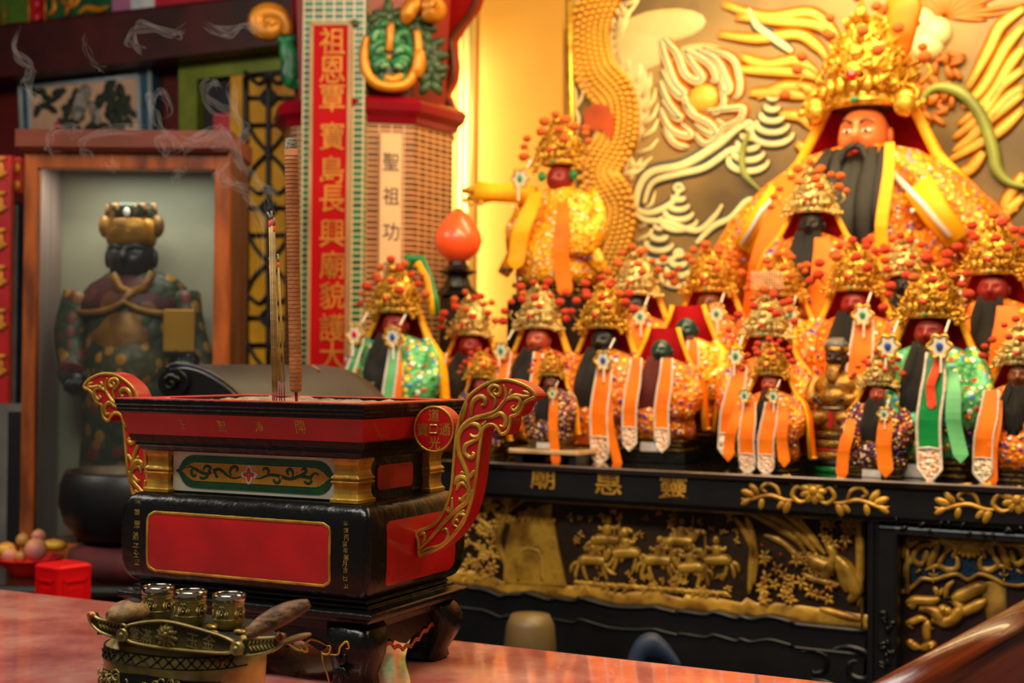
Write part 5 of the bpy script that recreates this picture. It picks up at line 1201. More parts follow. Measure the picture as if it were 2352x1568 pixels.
# flaming pearl
KO = (1020, 0); KK = 2.24
for q, r in (([(1115, 210), (1150, 330), (1190, 430), (1235, 480), (1215, 500), (1160, 440), (1120, 360)], 15), ([(1130, 200), (1200, 280), (1240, 380), (1300, 420), (1330, 400), (1280, 330), (1240, 260)], 15), ([(1240, 260), (1320, 300), (1380, 350), (1400, 410), (1370, 420)], 13), ([(1300, 260), (1400, 310), (1450, 400), (1470, 460), (1440, 470), (1420, 400)], 14), ([(1330, 250), (1480, 300), (1520, 400), (1520, 480), (1490, 510)], 12),
             ([(1110, 420), (1150, 520), (1200, 590), (1220, 610), (1180, 600), (1120, 520)], 14), ([(1110, 560), (1160, 660), (1240, 700), (1270, 690), (1220, 640)], 14), ([(1130, 660), (1190, 740), (1260, 760)], 12), ([(1240, 540), (1280, 590), (1370, 640), (1400, 690), (1360, 690), (1290, 640)], 14), ([(1290, 690), (1340, 740), (1400, 720), (1440, 660), (1520, 620), (1540, 560), (1480, 560), (1400, 570), (1330, 570)], 13), ([(1400, 620), (1460, 650), (1530, 610)], 11), ([(1240, 470), (1250, 540), (1310, 600)], 12), ([(1430, 470), (1440, 540), (1380, 600)], 11)):
    mb = MB(); stroke(mb, q, r * pu / KK * 2.6, KO, KK, ks=(1, .62, .26)); part(mb, 'flame', [m_or, cream, slate])
mb = MB(); c = wp([(1335, 505)], YM, KO, KK)[0]; mb.ball(c, (78 * pu / KK, .02, 72 * pu / KK), 18, 9); mb.v = [WT @ v for v in mb.v]; mb.build('pearl', m_ye, mu, True)
# clouds
def swirl(cx, cy, r, n, squash=.55):
    mb = MB()
    for i in range(n):
        rr_ = r * (1 - i / (n + .4)); y = cy - (n - 1 - i) * 0 + (i - n / 2) * -r * .42
        q = [(cx + rr_ * cos(a), y + rr_ * squash * sin(a)) for a in [radians(200 - b) for b in range(0, 225, 25)]]
        stroke(mb, q, 13 * pu, ks=(1, .62))
    stroke(mb, [(cx + r * .3 * cos(a) * (1 - a / 14), cy - r * .42 * n / 2 - r * .1 + r * .22 * sin(a) * (1 - a / 14)) for a in [b * .6 for b in range(14)]], 9 * pu, ks=(1, .62)); part(mb, 'swirling_cloud', [slate, cream])
swirl(1560, 470, 42, 4); swirl(1515, 550, 44, 3); swirl(1775, 265, 48, 4); swirl(1720, 330, 46, 4); swirl(1560, 610, 40, 3)
for q, r in (([(1460, 480), (1470, 430), (1500, 395), (1570, 380), (1640, 340), (1690, 300), (1720, 285)], 13), ([(1480, 470), (1500, 420), (1560, 400), (1620, 385), (1680, 345), (1700, 350)], 10), ([(1450, 475), (1490, 490), (1540, 470), (1560, 440)], 10), ([(1450, 480), (1480, 505), (1530, 510), (1600, 530), (1640, 500), (1660, 470)], 9), ([(1600, 560), (1640, 520), (1680, 500), (1720, 460), (1760, 470)], 9), ([(1820, 120), (1780, 90), (1740, 60), (1720, 20)], 10)):
    mb = MB(); stroke(mb, q, r * pu * 1.5, ks=(1, .6)); part(mb, 'cloud_trail', [slate, cream])
# mane-like streamers
for q in ([(1660, 10), (1760, 40), (1860, 30), (1910, 70), (1930, 110)], [(1690, 40), (1800, 50), (1880, 60), (1920, 100)], [(1650, 80), (1740, 90), (1830, 80), (1880, 110), (1900, 140)], [(1700, 130), (1760, 150), (1830, 140), (1880, 170)], [(1690, 160), (1780, 165), (1850, 170), (1890, 185)], [(1740, 225), (1800, 200), (1860, 205), (1890, 220)], [(1720, 215), (1790, 215), (1870, 225)], [(1790, 265), (1840, 270), (1870, 300)], [(1830, 330), (1860, 350), (1880, 340)],
          [(2352, 20), (2300, 60), (2270, 120), (2220, 210)], [(2352, 60), (2310, 110), (2260, 200), (2210, 250)], [(2352, 110), (2320, 150), (2270, 230), (2200, 290)], [(2352, 160), (2300, 200), (2260, 260), (2190, 320)], [(2352, 200), (2310, 230), (2250, 300), (2190, 350)], [(2352, 250), (2300, 300), (2250, 330), (2180, 370)], [(2352, 215), (2280, 270), (2220, 320)], [(2260, 350), (2230, 390), (2200, 400)], [(2352, 400), (2310, 470), (2340, 480)], [(2352, 450), (2300, 500), (2280, 520)]):
    mb = MB(); stroke(mb, q, 17 * pu, flat=.2, ks=(1, .72, .2)); part(mb, 'streamer', [m_or, m_ye, m_or])
for q, r in (([(2100, 260), (2140, 205), (2200, 210), (2250, 260), (2280, 340), (2290, 390), (2320, 420), (2370, 430)], 13), ([(1720, 300), (1705, 350), (1710, 400), (1750, 440)], 8)):
    mb = MB(); mb.relief(wp(q, YM - .02), r * pu, .8, 8); part(mb, 'dragon_whisker', m_grn)
mb = MB()
for a, b, r in ((2060, 70, 42), (2110, 60, 40), (2150, 75, 34), (2085, 100, 34), (2130, 105, 36)): mb.ball(wp([(a, b)], YM)[0], (r * pu, .04, r * pu), 14, 9)
mb.v = [WT @ v for v in mb.v]; mb.build('dragon_brow', cream, mu, True)
mb = MB(); rr = random.Random(4)
for i in range(40): mb.petal(wp([(2110 + rr.uniform(-40, 80), 110 + i * 3.2 + rr.uniform(-20, 20))], YM - .01)[0], rr.uniform(-2.2, .6), 34 * pu, 14 * pu, .012)
for i in range(26): mb.petal(wp([(2170, 40)], YM)[0], radians(-10 + i * 7), (90 + 40 * (i % 3)) * pu, 12 * pu, .01)
for i in range(16): mb.petal(wp([(2090 + rr.uniform(-20, 60), 210 + rr.uniform(0, 60))], YM)[0], rr.uniform(0, 6), 40 * pu, 14 * pu, .01)
mb.v = [WT @ v for v in mb.v]; mb.build('dragon_mane', m_or, mu, True)
# dragon body winding down the left part of the mural
A, B, Cc = MB(), MB(), MB()
body = smooth(wp([(1400, -40), (1360, 60), (1370, 160), (1420, 230), (1420, 320), (1380, 400), (1420, 480), (1400, 570), (1360, 640)], YM), 8)
A.relief(body, 50 * pu, .3, 10, k=1, taper=(1, 1)) ; rr = random.Random(9)
for i in range(2, len(body) - 2):
    t = (body[i + 1] - body[i - 1]).normalized(); n_ = V((-t.z, 0, t.x))
    for j in range(-3, 4): B.ball(body[i] + n_ * (j * 15 * pu) + t * ((j % 2) * 7 * pu) + V((0, -.028, 0)), (9 * pu, .012, 7 * pu), 6, 4)
    if i % 2: Cc.tube([body[i] + n_ * 58 * pu, body[i] + n_ * 84 * pu - t * 22 * pu, body[i] + n_ * 92 * pu - t * 50 * pu], lambda t: 9 * pu * (1 - .8 * t), 5, up=(0, 1, 0), flat=.5)
for i in range(46):
    x = 1310 + rr.uniform(0, 130); y = rr.uniform(0, 130) if i < 22 else rr.uniform(160, 620)
    stroke(Cc, [(x, y), (x + rr.uniform(5, 30), y + 30), (x + rr.uniform(-10, 30), y + 70)], 6 * pu, ks=(1,))
for M_, nm, m in ((A, 'dragon_body', m_or), (B, 'dragon_scales', m_ye), (Cc, 'dragon_fins', cream)): M_.v = [WT @ v for v in M_.v]; M_.build(nm, m, mu, True)
mb = MB(); g = wp([(1345, 255), (1370, 238), (1400, 245), (1412, 270), (1408, 320), (1385, 300), (1345, 300)], YM - .03); mb.prism([(p.x, p.z) for p in g], YM - .045, YM); mb.v = [WT @ v for v in mb.v]; mb.build('orange_drape', m_red, mu, True)
# gilt door-like panel and bright mouldings at the left end of the mural
gp = thing('gilt_panel', WT @ Matrix.Translation((xm, VB - .05, 0)), 'plain gilt wall panel with vertical mouldings right of the tiled pillar', 'panel')
xa, xb, xc = wp([(1032, 300), (1082, 300), (1290, 300)], VB - .05)
plain_gold = mat('satin_gold_panel', 'd8a244', .45, .1, .08, 1.5)
mb = MB(WT); mb.bb(xb.x, xc.x, VB - .05, VB - .002, .9, 3.5); mb.build('panel_board', plain_gold, gp, True)
for i, (x, r) in enumerate(((xa.x + .02, .028), (xa.x + .062, .018), (xa.x + .095, .024))):
    mb = MB(WT); mb.tube([V((x, VB - .05, .9)), V((x, VB - .05, 3.4))], r, 12); mb.build('moulding', mat('bright_gilt_moulding', 'f2d88a', .3, .3, .08, 4), gp, True)
area('pillar_tube_lamp', uv(xa.x - .10, VB - .22, 2.05), uv(xa.x + .04, VB - .06, 2.05), .04, 1.3, 10, (1.0, .80, .42), radians(120))

# ------------------------------------------------------------------ tiled octagonal pillar with couplet board
PYD = 5.05
pc_ = at(845, 500, PYD)
tile_br = mosaic('brown_mosaic', '8a4a1a', '5a2c10', 'c8a078', .042, .019, .0); tile_gr = mosaic('green_mosaic', '1f7a4a', '0f4a34', 'c8b48c', .034, .021, .0)
PT = Matrix.Translation((pc_.x, pc_.y, 0))
pil = thing('tiled_pillar', PT, 'octagonal pillar clad in small brown mosaic tiles with a maroon ring and green carved capital', 'pillar')
R8 = (1036 - 652) / 2 / FPX * PYD * 1.03
def oct_(r, a0=radians(-90 + 13 + 22.5)): return [(r * cos(a0 + k * pi / 4), r * sin(a0 + k * pi / 4)) for k in range(8)]
zr0 = at(900, 275, PYD - .28).z; zr1 = at(900, 222, PYD - .28).z
mb = MB(); mb.loft([[(a, b, z) for a, b in oct_(R8)] for z in (0, zr0 + .02)], True, False); sh = mb.build('shaft', tile_br, pil); wall_uv(sh)
mb = MB(); mb.loft([[(a, b, z) for a, b in oct_(R8 + o_)] for o_, z in ((-.01, zr0 - .015), (.012, zr0 - .008), (.02, zr0 + .01), (.042, zr0 + .03), (.05, zr0 + .055), (.04, zr1 - .012), (.02, zr1), (-.02, zr1 + .006))], True, False)
mb.build('ring_moulding', mat('maroon_gloss', '8a0a1c', .25, 0, .1, 5, coat=.4), pil)
mb = MB(); mb.loft([[(a, b, z) for a, b in oct_(R8 + o_)] for o_, z in ((-.03, zr1), (-.02, zr1 + .25), (.03, 3.65))], True, False); mb.build('capital_core', mat('deep_red_paint', '8c0c0c', .45, 0, .15, 3), pil)
# carved green shield with gold rim on the face toward the altar
FT = PT @ Matrix.Rotation(radians(13), 4, 'Z')           # frame of the pillar's middle face
sy = -(R8 * cos(pi / 8)) - .02
jade = mat('jade_green_carving', '1c7a44', .4, 0, .3, 20, .5, 40, col2='0c4428'); jade_l = mat('pale_green_carving', '6fa67a', .45, 0, .2, 20)
amber = mat('amber_gilt', 'd88a1e', .4, .3, .2, 10, .2, 30)
S8 = lambda q, y=0.0: tr(FT, sy + y, q, (820, 0), 5.227)
mb = MB(); o = S8([(70, 240), (90, 700), (130, 920), (250, 1040), (420, 1080), (600, 1040), (720, 900), (790, 700), (800, 300), (700, 250), (500, 180), (400, 160), (250, 240)]); mb.prism([(p.x, p.z) for p in o], sy - .02, sy + .03); mb.v = [FT @ v for v in mb.v]; shd = mb.build('carved_shield', mat('dark_green_carving', '0d3a26', .4, 0, .2, 10), pil, True)
mb, ml, mg = MB(), MB(), MB()
for q, r in (([(210, 560), (200, 450), (260, 370), (300, 420), (270, 480), (230, 470)], .022), ([(180, 700), (200, 560), (300, 500), (340, 560)], .020), ([(200, 760), (250, 660), (330, 620)], .018), ([(240, 880), (240, 780), (330, 730), (400, 770)], .022), ([(640, 560), (600, 420), (520, 400), (470, 470), (500, 560), (560, 560)], .022), ([(650, 700), (600, 600), (500, 560), (440, 620)], .020), ([(640, 780), (560, 700), (460, 680)], .018), ([(560, 880), (560, 780), (480, 740), (420, 790)], .022), ([(380, 260), (320, 290), (250, 330)], .018), ([(440, 260), (520, 290), (600, 330)], .018), ([(290, 860), (300, 950), (420, 980), (540, 940), (560, 860)], .014)): mb.relief(S8(q, -.025), r * .9, .7)
for q, r in (([(230, 640), (290, 590), (330, 600)], .010), ([(560, 620), (500, 600), (460, 650)], .010), ([(290, 820), (330, 780), (390, 800)], .010), ([(540, 830), (490, 790), (450, 810)], .010), ([(200, 500), (230, 400), (280, 380)], .009)): ml.relief(S8(q, -.05), r, .7)
for q, r in (([(115, 440), (85, 640), (110, 860), (230, 1000), (420, 1040), (600, 1000), (700, 840), (740, 640), (715, 360)], .020), ([(405, 270), (395, 430), (380, 620)], .018), ([(380, 660), (375, 730)], .014), ([(330, 915), (430, 960), (540, 900)], .016), ([(740, 600), (740, 780), (700, 920)], .026)): mg.relief(S8(q, -.025), r, .8, taper=(.7, .7))
for M_, nm, m in ((mb, 'jade_leafwork', jade), (ml, 'pale_leaf_highlights', jade_l), (mg, 'gilt_rim', amber)): M_.v = [FT @ v for v in M_.v]; M_.build(nm, m, shd, True)
mb = MB(); mb.relief(S8([(560, 290), (620, 150), (680, 60), (740, -20)], -.04), .03, .8); mb.relief(S8([(780, 20), (850, 60), (930, 80), (920, 140), (840, 170), (780, 160)], -.05), .04, .8); mb.v = [FT @ v for v in mb.v]; mb.build('gilt_bracket_carving', amber, pil, True)
mb = MB()
for a, b in ((690, 230), (110, 290), (390, 200), (860, 700), (900, 850), (860, 560), (880, 960), (760, 300), (820, 640), (900, 700)):
    for k in range(5): mb.petal(S8([(a, b)], -.015)[0], k * 1.26 + a, .062, .034, .012)
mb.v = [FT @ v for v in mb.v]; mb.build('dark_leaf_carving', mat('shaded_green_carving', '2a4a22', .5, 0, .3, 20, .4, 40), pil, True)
# orange scroll with green tail on the left of the pillar
LT = Matrix.Translation(at(650, 100, 4.9)) @ Matrix.Identity(4)
Lq = lambda q: tr(LT, 0, q, (520, 0), 1.8229)
mb = MB(); mb.relief(Lq([(255, 145), (250, 105), (225, 65), (180, 50), (140, 62), (130, 95), (150, 125), (190, 130), (210, 105), (190, 82), (168, 95)]), .034, .7, 8, taper=(.5, .6)); mb.relief(Lq([(120, 45), (128, 70), (135, 100)]), .02); mb.v = [LT @ v for v in mb.v]; mb.build('amber_scroll', amber, pil, True)
mb = MB(); mb.relief(Lq([(240, 150), (255, 200), (270, 260), (265, 310), (285, 345), (300, 330)]), .034, .7, 8); mb.relief(Lq([(210, 160), (250, 170), (290, 150)]), .022); mb.relief(Lq([(250, 240), (290, 250), (300, 290)]), .024); mb.relief(Lq([(275, 370), (300, 355), (290, 320)]), .02); mb.v = [LT @ v for v in mb.v]; mb.build('jade_tail', jade, pil, True)
# white plaque on the middle face
wpq = tr(FT, sy + .016, [(873, 306), (922, 306), (922, 760), (873, 760)])
mb = MB(); mb.bb(wpq[0].x, wpq[1].x, sy + .0, sy + .03, wpq[2].z, wpq[0].z); mb.v = [FT @ v for v in mb.v]; wpl = mb.build('pale_plaque', mat('cream_plaque', 'e0b284', .5, 0, .06, 4), pil, True)
ink = mat('ink_lettering', '3a3630', .6)
for ch, py in (('聖', 372), ('祖', 450), ('功', 532), ('高', 620)):
    mb = MB(); write(mb, ch, tr(FT, sy - .001, [(898, py)])[0], .062, .9, .003); mb.v = [FT @ v for v in mb.v]; mb.build('character', ink, wpl, True)
# couplet board with green tile border
BYD = 4.72
GT = Matrix.Translation((at(762, 500, BYD).x, BYD, 0)) @ Matrix.Rotation(-radians(4), 4, 'Z')
bo = thing('couplet_board', GT, 'tall red couplet board with gold characters framed by green mosaic in front of the pillar', 'couplet board')
gq = lambda q, y=0.0: tr(GT, y, q)
e0, e1, r0_, r1_ = gq([(692, 400), (836, 400), (720, 400), (799, 400)])
zt0 = gq([(760, 62)])[0].z; zb0 = gq([(760, 835)])[0].z
mb = MB(); mb.bb(e0.x, e1.x, .0, .14, 0, 3.65); gs = mb.build('green_tile_pilaster', tile_gr, bo); wall_uv(gs)
mb = MB(); mb.bb(r0_.x, r1_.x, -.022, .005, zb0 - .3, zt0); rb = mb.build('red_plaque', mat('bright_red_plaque', 'b2040c', .6, 0, .06, 3, spec=.12), bo)
mb = MB()
for x0_, x1_ in ((r0_.x - .012, r0_.x), (r1_.x, r1_.x + .012)): mb.bb(x0_, x1_, -.026, .004, zb0 - .3, zt0 + .012)
mb.bb(r0_.x - .012, r1_.x + .012, -.026, .004, zt0, zt0 + .012); mb.build('plaque_frame', mat('sandy_frame', 'b0865a', .5), bo)
gch = mat('gilt_couplet_characters', 'c87f20', .5, .35, .15, 20)
for ch, py in (('祖', 94), ('恩', 160), ('覃', 226), ('寶', 312), ('島', 390), ('長', 456), ('興', 535), ('廟', 608), ('貌', 678), ('護', 752), ('大', 816)):
    mb = MB(); write(mb, ch, gq([(763, py)], -.024)[0], .093, .92, .006); mb.build('gilt_character', gch, rb)
# red scalloped arch panel between pillar and shrine
RT = Matrix.Translation(at(1000, 100, 5.35)) @ Matrix.Rotation(-PHI, 4, 'Z')
q = tr(RT, 0, [(780, -60), (1115, -60), (1090, 15), (1060, 55), (1037, 92), (1040, 120), (1043, 150), (1040, 180), (1022, 213), (1030, 235), (1040, 252), (1030, 280), (1030, 320), (930, 330), (780, 300)])
ar = thing('red_arch_valance', RT, 'scalloped red arch panel joining the pillar to the bright gilt shrine', 'panel')
mb = MB(); mb.prism([(p.x, p.z) for p in q], 0, .05); mb.build('arch_board', mat('scarlet_paint', 'a80c08', .45, 0, .12, 3), ar)
mb = MB(); mb.tube([V((p.x, -.004, p.z)) for p in smooth(q[1:13], 3)], .012, 6, up=(0, 1, 0)); mb.build('dark_edge', mat('brown_edge', '5a2408', .5), ar)

# ------------------------------------------------------------------ left wall: beam, bird painting, green window, lattice
LY = VB
lw = lambda q, y=LY - .01: wp(q, y)
def onwall(name, q, m, y0, y1, label=None, cat=None, parent=None):
    mb = MB(); mb.prism([(p.x, p.z) for p in lw(q, y0)], y0, y1)
    if parent is None:
        b = lw(q, y0)[0]; t = thing(name, WT @ Matrix.Translation((b.x, y0, 0)), label, cat); mb.v = [WT @ v for v in mb.v]; return t, mb
    mb.v = [WT @ v for v in mb.v]; return mb.build(name, m, parent, True)
beam, mb = onwall('roof_beam', [(-300, 95), (700, -18), (700, 95), (-300, 212)], maroon, LY - .22, LY - .002, 'dark maroon roof beam running across the top left, hazed by smoke', 'beam'); mb.build('beam_body', mat('smoky_maroon', '4a0e0c', .5, 0, .3, 4, .2, 14), beam, True)
fz_, mb = onwall('painted_frieze', [(-300, -60), (700, -60), (700, -20), (-300, 93)], maroon, LY - .16, LY - .002, 'painted frieze of green and gold scrolls above the maroon beam', 'frieze'); mb.build('frieze_board', mat('plum_frieze', '6a1420', .5), fz_, True)
for nm, x0, x1, m in (('green_band', 0, 70, mat('moss_band', '4a6a1c', .5)), ('dotted_strip', 70, 100, red), ('green_field', 104, 258, green_paint), ('lilac_band', 258, 300, mat('lilac_band', 'b06a90', .5)), ('white_band', 300, 355, mat('white_band', 'c8ccd0', .5)), ('red_band', 355, 560, mat('crimson_band', 'c00a24', .5))):
    f = lambda x: 62 - .115 * x
    onwall(nm, [(x0, -60), (x1, -60), (x1, f(x1) - 6), (x0, f(x0) - 6)], m, LY - .17, LY - .1, parent=fz_)
for q in ([(112, 34), (125, 20), (122, -10)], [(140, 0), (165, 14), (185, -5)], [(180, 32), (200, 18), (230, 22), (250, 14)], [(150, 36), (160, 10), (175, -20)], [(10, 58), (12, 10)], [(66, 52), (66, -20)], [(104, 48), (104, -20)]): 
    mb = MB(); mb.relief(lw(q, LY - .175), .016, .6); mb.v = [WT @ v for v in mb.v]; mb.build('gold_scrollwork', amber, fz_, True)
for y in (10, 40): mb = MB(); mb.ball(lw([(85, y)], LY - .18)[0], (.018, .01, .018)); mb.v = [WT @ v for v in mb.v]; mb.build('white_dot', pink_paint, fz_, True)
pt, mb = onwall('bird_painting', [(42, 182), (345, 152), (348, 320), (48, 320)], None, LY - .07, LY - .002, 'painting of a white bird among dark leaves in a blue frame above the glass case', 'painting'); mb.build('blue_frame', mat('blue_frame_paint', '24506a', .5, 0, .2, 10), pt, True)
mb = MB(); [mb.tube(lw(q, LY - .075), .012, 6, up=(0, 1, 0)) for q in ([(42, 182), (345, 152)], [(46, 184), (52, 318)], [(344, 154), (347, 318)], [(66, 200), (318, 174)], [(66, 200), (72, 318)], [(318, 174), (322, 318)])]; mb.v = [WT @ v for v in mb.v]; mb.build('pale_frame_line', mat('pale_blue_line', '9aaab0', .5), pt, True)
onwall('canvas', [(68, 200), (318, 174), (322, 318), (70, 318)], mat('peach_canvas', 'cba384', .6, 0, .1, 3), LY - .078, LY - .06, parent=pt)
leaf = mat('dark_painted_foliage', '22301f', .6, 0, .3, 10); rr = random.Random(2)
mb = MB()
for x0, y0, x1, y1, n in ((80, 205, 165, 245, 18), (225, 190, 270, 220, 10), (250, 215, 300, 285, 22), (150, 275, 290, 312, 24), (255, 240, 300, 260, 8)):
    for i in range(n): mb.petal(lw([(rr.uniform(x0, x1), rr.uniform(y0, y1))], LY - .08)[0], rr.uniform(0, 6), .07, .035, .004)
mb.v = [WT @ v for v in mb.v]; mb.build('painted_foliage', leaf, pt, True)
mb = MB(); mb.petal(lw([(172, 285)], LY - .085)[0], 1.25, .19, .085, .006); mb.ball(lw([(197, 212)], LY - .085)[0], (.03, .006, .035)); mb.petal(lw([(205, 230)], LY - .085)[0], -1.1, .14, .05, .006)
mb.v = [WT @ v for v in mb.v]; mb.build('painted_bird', mat('grey_bird_paint', '9c948a', .6, 0, .35, 30), pt, True)
mb = MB(); mb.ball(lw([(132, 288)], LY - .085)[0], (.02, .006, .02)); mb.v = [WT @ v for v in mb.v]; mb.build('red_flower', red, pt, True)
gf, mb = onwall('green_window_frame', [(410, 137), (652, 112), (652, 160), (452, 182), (452, 330), (412, 330)], None, LY - .08, LY - .002, 'lime green window frame beside the yellow lattice', 'window frame'); mb.build('frame_board', mat('lime_green_paint', '76861c', .45, 0, .15, 6), gf, True)
onwall('dark_opening', [(452, 182), (652, 160), (652, 330), (452, 330)], mat('dark_room_beyond', '1c1214', .6, 0, .4, 6), LY - .03, LY - .01, parent=gf)
for q, m in (([(545, 180), (556, 180), (556, 300), (545, 300)], red), ([(490, 262), (535, 258), (540, 300), (490, 300)], pink_paint), ([(505, 215), (545, 212), (545, 262), (505, 262)], mat('navy_shape', '141c2a', .6))): onwall('shape_inside', q, m, LY - .05, LY - .03, parent=gf)
la = thing('lattice_screen', WT @ Matrix.Translation((lw([(615, 500)])[0].x, LY - .10, 0)), 'yellow glass screen with black iron lattice of arcs and diamonds left of the pillar', 'screen')
yg = mat('amber_glass_panel', 'eeb024', .35, 0, .3, 2.5, 0, col2='b07818')
mb = MB(WT); a, b = lw([(566, 172)], LY - .08)[0], lw([(720, 900)], LY - .08)[0]; a2 = lw([(528, 420)], LY - .08)[0]
mb.bb(a2.x, b.x, LY - .085, LY - .06, .5, a.z - .0); mb.build('amber_panel', yg, la, True)
iron = mat('black_iron', '141010', .5)
L5 = lambda q: tr(WT, LY - .095, q, (520, 0), 1.8229)
mb = MB()
I = []
cx_ = 175
for y0 in (410, 870, 1330):
    for s in (-1, 1):
        I += [[(cx_, y0 - 100), (cx_ + s * 40, y0 - 60), (cx_ + s * 100, y0 - 110)], [(cx_, y0 + 230), (cx_ + s * 60, y0 + 160), (cx_ + s * 90, y0 + 90)], [(cx_, y0 + 230), (cx_ + s * 60, y0 + 290), (cx_ + s * 90, y0 + 350)], [(cx_, y0 - 38), (cx_ + s * 30, y0), (cx_, y0 + 38)]]
    I += [[(85, y0), (150, y0)], [(200, y0), (280, y0)], [(85, y0 + 115), (280, y0 + 112)]]
    I += [[(cx_ - 260 + 170, y0 + 120), (60, y0 + 200), (85, y0 + 330), (60, y0 + 420)]]
    I.append([(cx_ + 14 * cos(a_), y0 + 14 * sin(a_)) for a_ in [k_ * pi / 5 for k_ in range(11)]])
for q in I: mb.relief(L5(q), .010, .8, 5, taper=(1, 1))
mb.relief(L5([(175, 310), (175, 900), (175, 1550)]), .012, .8, 5, taper=(1, 1)); mb.relief(L5([(80, 320), (80, 900), (80, 1550)]), .014, .8, 5, taper=(1, 1)); mb.relief(L5([(20, 620), (20, 900), (20, 1550)]), .016, .8, 5, taper=(1, 1)); mb.relief(L5([(80, 318), (250, 300)]), .012, .8, 5, taper=(1, 1))
mb.v = [WT @ v for v in mb.v]; mb.build('iron_lattice', iron, la, True)
# red board with gold writing, far left, and pale frames below it
def board(name, x0, x1, y0, y1, Y, m, label, cat, th=.03):
    p = at((x0 + x1) / 2, (y0 + y1) / 2, Y); T = Matrix.Translation((p.x, Y, 0)); t = thing(name, T, label, cat)
    q = tr(T, 0, [(x0, y0), (x1, y1)]); mb = MB(); mb.bb(q[0].x, q[1].x, 0, th, q[1].z, q[0].z); mb.build('board', m, t); return t, T
t, T = board('red_couplet_sign', -60, 18, 356, 925, 4.6, red, 'red sign board with gold characters at the left border', 'sign')
for py in (390, 470, 555, 640, 740, 845):     # only the right edges of its gold characters reach into the picture
    mb = MB(); c = tr(T, -.003, [(2, py)])[0]
    for a_, b_, t_, l in ((-.03, .03, .2, .05), (-.02, .0, -.3, .045), (-.025, -.03, .5, .05), (0, .03, -1.5, .06)): mb.petal(c + V((a_, 0, b_)), t_, l, .018, .004)
    mb.build('gilt_character', gch, t)
t, T = board('small_red_plaque', 20, 46, 360, 442, 4.65, red, 'small red plaque with gold marks beside the glass case', 'sign')
for py in (385, 425): mb = MB(); p = tr(T, -.004, [(38, py)])[0]; mb.ball(p, (.012, .005, .018)); mb.build('gold_mark', gch, t)
t, T = board('framed_mirror', 18, 50, 465, 930, 4.7, mat('dark_frame_glass', '1c2a34', .15), 'narrow dark framed glass strip with a pale edge left of the case', 'frame')
q = tr(T, -.005, [(26, 470), (34, 930)]); mb = MB(); mb.bb(q[0].x, q[1].x, -.01, 0, q[1].z, q[0].z); mb.build('pale_edge', mat('grey_edge', '8a8c8c', .4), t)
t, T = board('pale_stand', -50, 48, 926, 1250, 4.3, mat('grey_stand', '6a6660', .4), 'grey metal framed stand at the left border below the red sign', 'stand')
q = tr(T, -.004, [(20, 945), (46, 1245)]); mb = MB(); mb.bb(q[0].x, q[1].x, -.008, 0, q[1].z, q[0].z); mb.build('dark_gap', black_sat, t)

# ------------------------------------------------------------------ low side table, glass case and the things around it
SYF = 3.75                                               # front edge of the side table (parallel to the picture)
z_s = at(150, 1345, SYF).z
sd = thing('side_table', Matrix.Translation((-1.15, SYF, 0)), 'low black lacquered side table behind the marble table, carrying fruit and cushion', 'table')
mb = MB(); mb.bb(-1.1, .36, 0, 1.0, z_s - .03, z_s); mb.build('table_top', mat('brown_gloss_top', '33221a', .15, 0, .2, 5, coat=.4), sd, bevel=.004)
mb = MB(); mb.bb(-1.1, .36, -.003, .012, z_s - .016, z_s - .004); mb.build('grey_edge_strip', mat('grey_edge_strip', '5c6666', .35, .3), sd)
mb = MB(); mb.bb(-1.05, .33, .05, .95, 0, z_s - .03); mb.build('table_base', black_sat, sd)
# glass case
CYD = 4.20
GC = Matrix.Translation((at(283, 800, CYD).x, CYD, z_s))
gc = thing('glass_case', GC, 'brown wooden display case with a glass front holding a black-faced statue', 'display case')
case_w = mat('orange_brown_wood', 'a2521c', .35, 0, .2, 4, .15, 30, col2='5e2c0e', stretch=(4, 4, 1)); case_in = mat('grey_green_lining', 'a09a82', .6, 0, .1, 1.2, col2='6c7462')
cq = lambda a, b, y=0.0: tr(GC, y, [(a, b)])[0]
xo0, xo1 = cq(50, 800).x, cq(522, 800).x; xi0, xi1 = cq(80, 800).x, cq(488, 800).x; zt1 = cq(283, 345).z; zi = cq(283, 388).z; zcap = cq(283, 298).z
dep = .30
for x0_, x1_ in ((xo0, xi0), (xi1, xo1)): mb = MB(); mb.bb(x0_, x1_, 0, .04, 0, zt1); mb.build('front_stile', case_w, gc, bevel=.003)
mb = MB(); mb.bb(xi0, xi1, 0, .04, zi, zt1); mb.build('top_rail', case_w, gc, bevel=.003)
mb = MB(); mb.bb(xi0, xi1, 0, .04, 0, .05); mb.build('bottom_rail', case_w, gc, bevel=.003)
mb = MB(); a = cq(35, 300, -.03).x; b = cq(532, 300, -.03).x; zc0, zc1 = cq(283, 347, -.03).z, cq(283, 298, -.03).z
mb.loft([[(a + .012, -.018, zc0), (b - .012, -.018, zc0), (b - .012, dep, zc0), (a + .012, dep, zc0)], [(a, -.03, zc0 + .012), (b, -.03, zc0 + .012), (b, dep + .01, zc0 + .012), (a, dep + .01, zc0 + .012)], [(a, -.03, zc1), (b, -.03, zc1), (b, dep + .01, zc1), (a, dep + .01, zc1)]], True, False); mb.build('cornice', mat('russet_wood', '74321a', .4, 0, .2, 4, .15, 30, stretch=(1, 4, 4)), gc)
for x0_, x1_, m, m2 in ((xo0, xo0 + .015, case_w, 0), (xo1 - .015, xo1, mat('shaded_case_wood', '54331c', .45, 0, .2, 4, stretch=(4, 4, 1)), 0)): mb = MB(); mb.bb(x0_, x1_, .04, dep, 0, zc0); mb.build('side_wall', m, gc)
mb = MB(); mb.bb(xo0 + .015, xo1 - .015, dep - .015, dep, 0, zc0); mb.build('back_board', case_in, gc)
